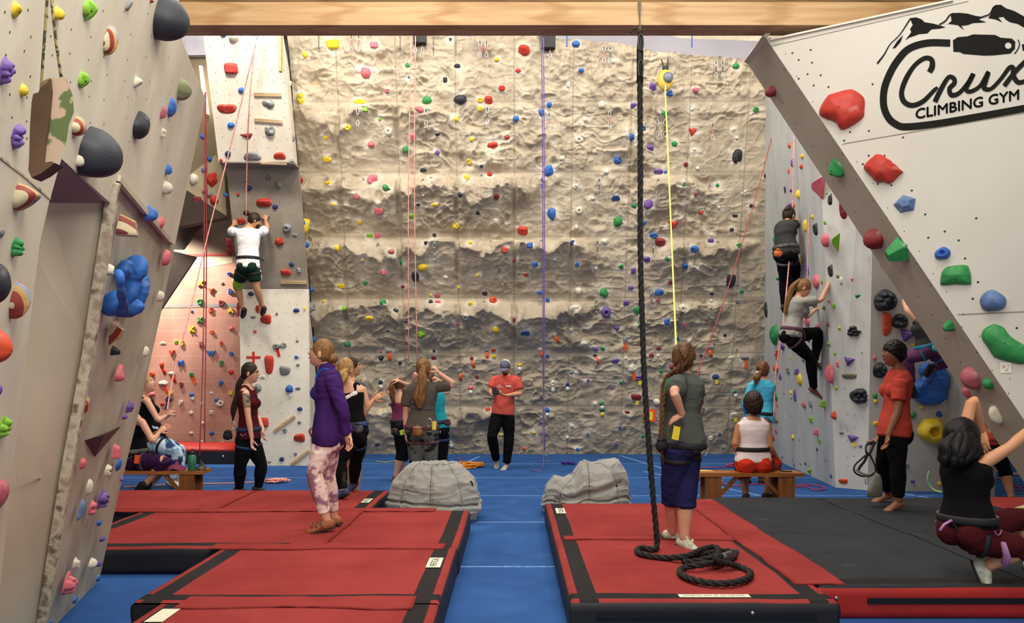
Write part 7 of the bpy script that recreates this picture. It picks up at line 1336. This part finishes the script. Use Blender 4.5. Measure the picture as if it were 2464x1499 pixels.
# 16 coral woman
pr = person('barefoot person in coral shirt and black leggings standing on the charcoal pad', 8.04, dict(hd=(2150, 852), nk=(2163, 888), pv=(2152, 1040), sa=(2167, 918, -.15), ea=(2160, 990, -.2), wa=(2137, 1048, -.2), ga=(2131, 1082, -.2), na=(2110, 1050, -.2), sb=(2158, 918, .15), eb=(2136, 990, .2), wb=(2113, 1050, .15), gb=(2103, 1070, .12),
    ha=(2155, 1050, -.08), ka=(2160, 1118, -.1), aa=(2162, 1205, -.05), fa=(2118, 1222, -.1), hb=(2145, 1050, .08), kb=(2125, 1112, .2), ab=(2138, 1186, .42), fb=(2096, 1200, .45)), -90, -92, 3, 'f', 1.06, 'brown', (c_red2, -.05, .97, .62, .014), (c_blk, 1.86, .007), None, [h_bk, (.094, .104, .118), 'curly', ('bun', [(2170, 856, .0)], [.05])], None, .0075, curl=(.45, .9))
t_ = empty('harness', P(2098, 1110, 8.05), 'black climbing harness dangling from the hand of the barefoot person', 'harness'); pp = lambda L_, r_, d=0: tube([P(a[0], a[1], 8.02 + (a[2] if len(a) > 2 else 0)) for a in L_], r_, 8, sub=4)
mb = MB(); mb.add(*pp([(2103, 1062), (2086, 1070, .05), (2084, 1085), (2090, 1095), (2098, 1080), (2104, 1064)], .012)); mb.add(*pp([(2090, 1090), (2072, 1105), (2057, 1120), (2056, 1135), (2072, 1145), (2090, 1146), (2104, 1138), (2106, 1122), (2096, 1100), (2092, 1090)], .009)); mb.add(*pp([(2088, 1092), (2080, 1110), (2070, 1122), (2066, 1130)], .014)); mb.go('webbing', hn_blk, t_, True)
mb = MB(); mb.add(*pp([(2060, 1130), (2074, 1139), (2090, 1142), (2104, 1134)], .012)); mb.go('leg_loop_padding', mat('padding_grey', '8f8a84', .7), t_, True); mb = MB(); mb.tube([P(2085 + 3 * math.sin(a), 1156 + 9 * math.cos(a), 8.0) for a in np.linspace(0, 6.28, 12)], .005, 6); mb.go('carabiner', m_steel, t_, True)
mb = MB(); mb.tube([P(2111, 1142, 8.2), P(2110, 1155, 8.2), P(2106, 1178, 8.22), P(2104, 1192, 8.25)], [(.03, .02), (.05, .04), (.075, .05), (.08, .04)], 14, sub=3); o = tag(mb.go('shoe_bag', mat('bag_grey', '8e8a80', .8, c2='6f6b63', scale=12), None, True), 'grey bag hanging with the harness beside the barefoot person', 'bag')
# 17 climber half behind the slanted wall
pr = person('climber in mauve leggings with a teal harness, half hidden behind the slanted wall', 10.1, dict(hd=(2246, 752, .1), nk=(2222, 772), pv=(2240, 838), sa=(2206, 768), ea=(2186, 750, .05), wa=(2176, 732, .15), ga=(2180, 716, .2), na=(2200, 720, .4), sb=(2238, 780, .1), eb=(2262, 760, .2), wb=(2270, 730, .3), gb=(2272, 718, .3),
    ha=(2228, 846), ka=(2182, 862, .1), aa=(2194, 926, .2), fa=(2197, 946, .35), hb=(2250, 848), kb=(2282, 868, .1), ab=(2248, 885, .2), fb=(2240, 900, .3)), 170, 170, 0, 'f', 1.05, 'fair', (c_char, .05, .97, 0, .008), (c_mauv, 1.9, .006), (s_brn, s_blk), [h_br], (hn_teal, .14), .0085, curl=(1., 1.), face=False)
pouch(P(2253, 830, 9.85), .06, mat('pouch_teal', '4ba8a0', .7, c2='2f7f86', scale=10), 'teal chalk bag on the climber in mauve leggings', hn_teal)
# 18 crouching foreground
pr = person('crouching person in black tank top with raised arms at the right edge', 5.25, dict(hd=(2316, 1058, .03), nk=(2322, 1098), pv=(2328, 1270), sa=(2302, 1110, .1), ea=(2340, 962, .12), wa=(2364, 1038, .22), ga=(2366, 1062, .2), sb=(2352, 1124, -.08), eb=(2432, 1075, -.12), wb=(2492, 1020, -.1), gb=(2520, 1000, -.1),
    ha=(2318, 1290, .05), ka=(2452, 1245, .16), aa=(2490, 1345, .2), fa=(2530, 1350, .2), hb=(2338, 1296, -.06), kb=(2462, 1318, -.12), ab=(2376, 1362, -.03), fb=(2394, 1402, -.06)), 115, 125, 5, 'f', 1.04, 'warm', (c_blk, .04, .92, 0, .008), (c_wine, 1.2, .006), (s_pale, s_blk), [h_bk, (.104, .112, .125), ('tail', [(2304, 1045, -.04), (2292, 1075, -.06), (2283, 1105, -.07), (2278, 1124, -.07)], [.05, .075, .07, .02]), ('tail', [(2322, 1045, -.06), (2316, 1080, -.10), (2306, 1108, -.11), (2298, 1126, -.11)], [.06, .075, .07, .02]), ('tail', [(2338, 1050, -.04), (2338, 1080, -.08), (2330, 1100, -.09), (2326, 1116, -.1)], [.05, .065, .055, .02])], (hn_blk, .14, hn_pnk), .0062, curl=(.3, .3), face=True)
t, D, SP, (r, ff, ax) = pr[:4]; mb = MB(); mb.add(*band(SP(.17), ax, r, .192, .136, .022, .006)); mb.tube([P(2290, 1252, 5.05), P(2272, 1262, 5.05), P(2262, 1276, 5.05)], .009, 6); mb.add(*tube([D['hb'] + (D['kb'] - D['hb']) * .42 + V(0, -.10, .02), D['hb'] + (D['kb'] - D['hb']) * .45 + V(.01, -.11, -.06), D['hb'] + (D['kb'] - D['hb']) * .47 + V(.0, -.09, -.12)], [(.012, .03), (.012, .04), (.012, .03)], 10)); mb.go('harness_lilac_strap', hn_pnk, t, True)
# 19 behind
person('person in red harness and black capris, mostly hidden by the slanted wall', 9.6, dict(hd=(2398, 958), nk=(2384, 984), pv=(2378, 1066), sa=(2364, 992, 0), ea=(2352, 1000, .1), wa=(2350, 972, .2), ga=(2350, 958, .25), sb=(2400, 1000), eb=(2425, 1010, .1), wb=(2430, 985, .2), gb=(2432, 975, .2),
    ha=(2370, 1074), ka=(2345, 1120, .2), aa=(2340, 1180, .25), fa=(2330, 1195, .4), hb=(2390, 1074), kb=(2416, 1128, .1), ab=(2434, 1196, .0), fb=(2440, 1212, .2)), 170, 170, 0, 'f', 1.02, 'tan', (c_red2, -.02, .96, .5, .012), (c_blk, 1.25, .008), (s_brn, s_blk), [h_dk], (hn_red, .12), .009, curl=(.8, .8), face=False)
tagcard(P(2382, 1036, 9.3), .05, .04, mat('tag_pale', 'dce08a', .6), 'pale yellow tag on the red harness behind the crouching person', 0, .1)
fm, _, _ = foot_mesh(P(2490, 1212, 7.75), P(2440, 1222, 7.75), P(2490, 1100, 7.75), 1.1, .006, True); o = tag(obj('climbing_shoe', *fm, mat('shoe_lime', 'c9d08a', .7, c2='a2a862', scale=20), None, True), 'pale green climbing shoe at the right edge on the charcoal pad', 'shoe')
# harness strap ends on the bench
rope('webbing_sling', [P(1855, 1115, 9.1), P(1872, 1128, 9.05), P(1885, 1134, 9.04), P(1905, 1134, 9.04)], .008, hn_blk, 'black strap ends lying on the right bench beside the white tank top', cat='webbing')
build_rock()
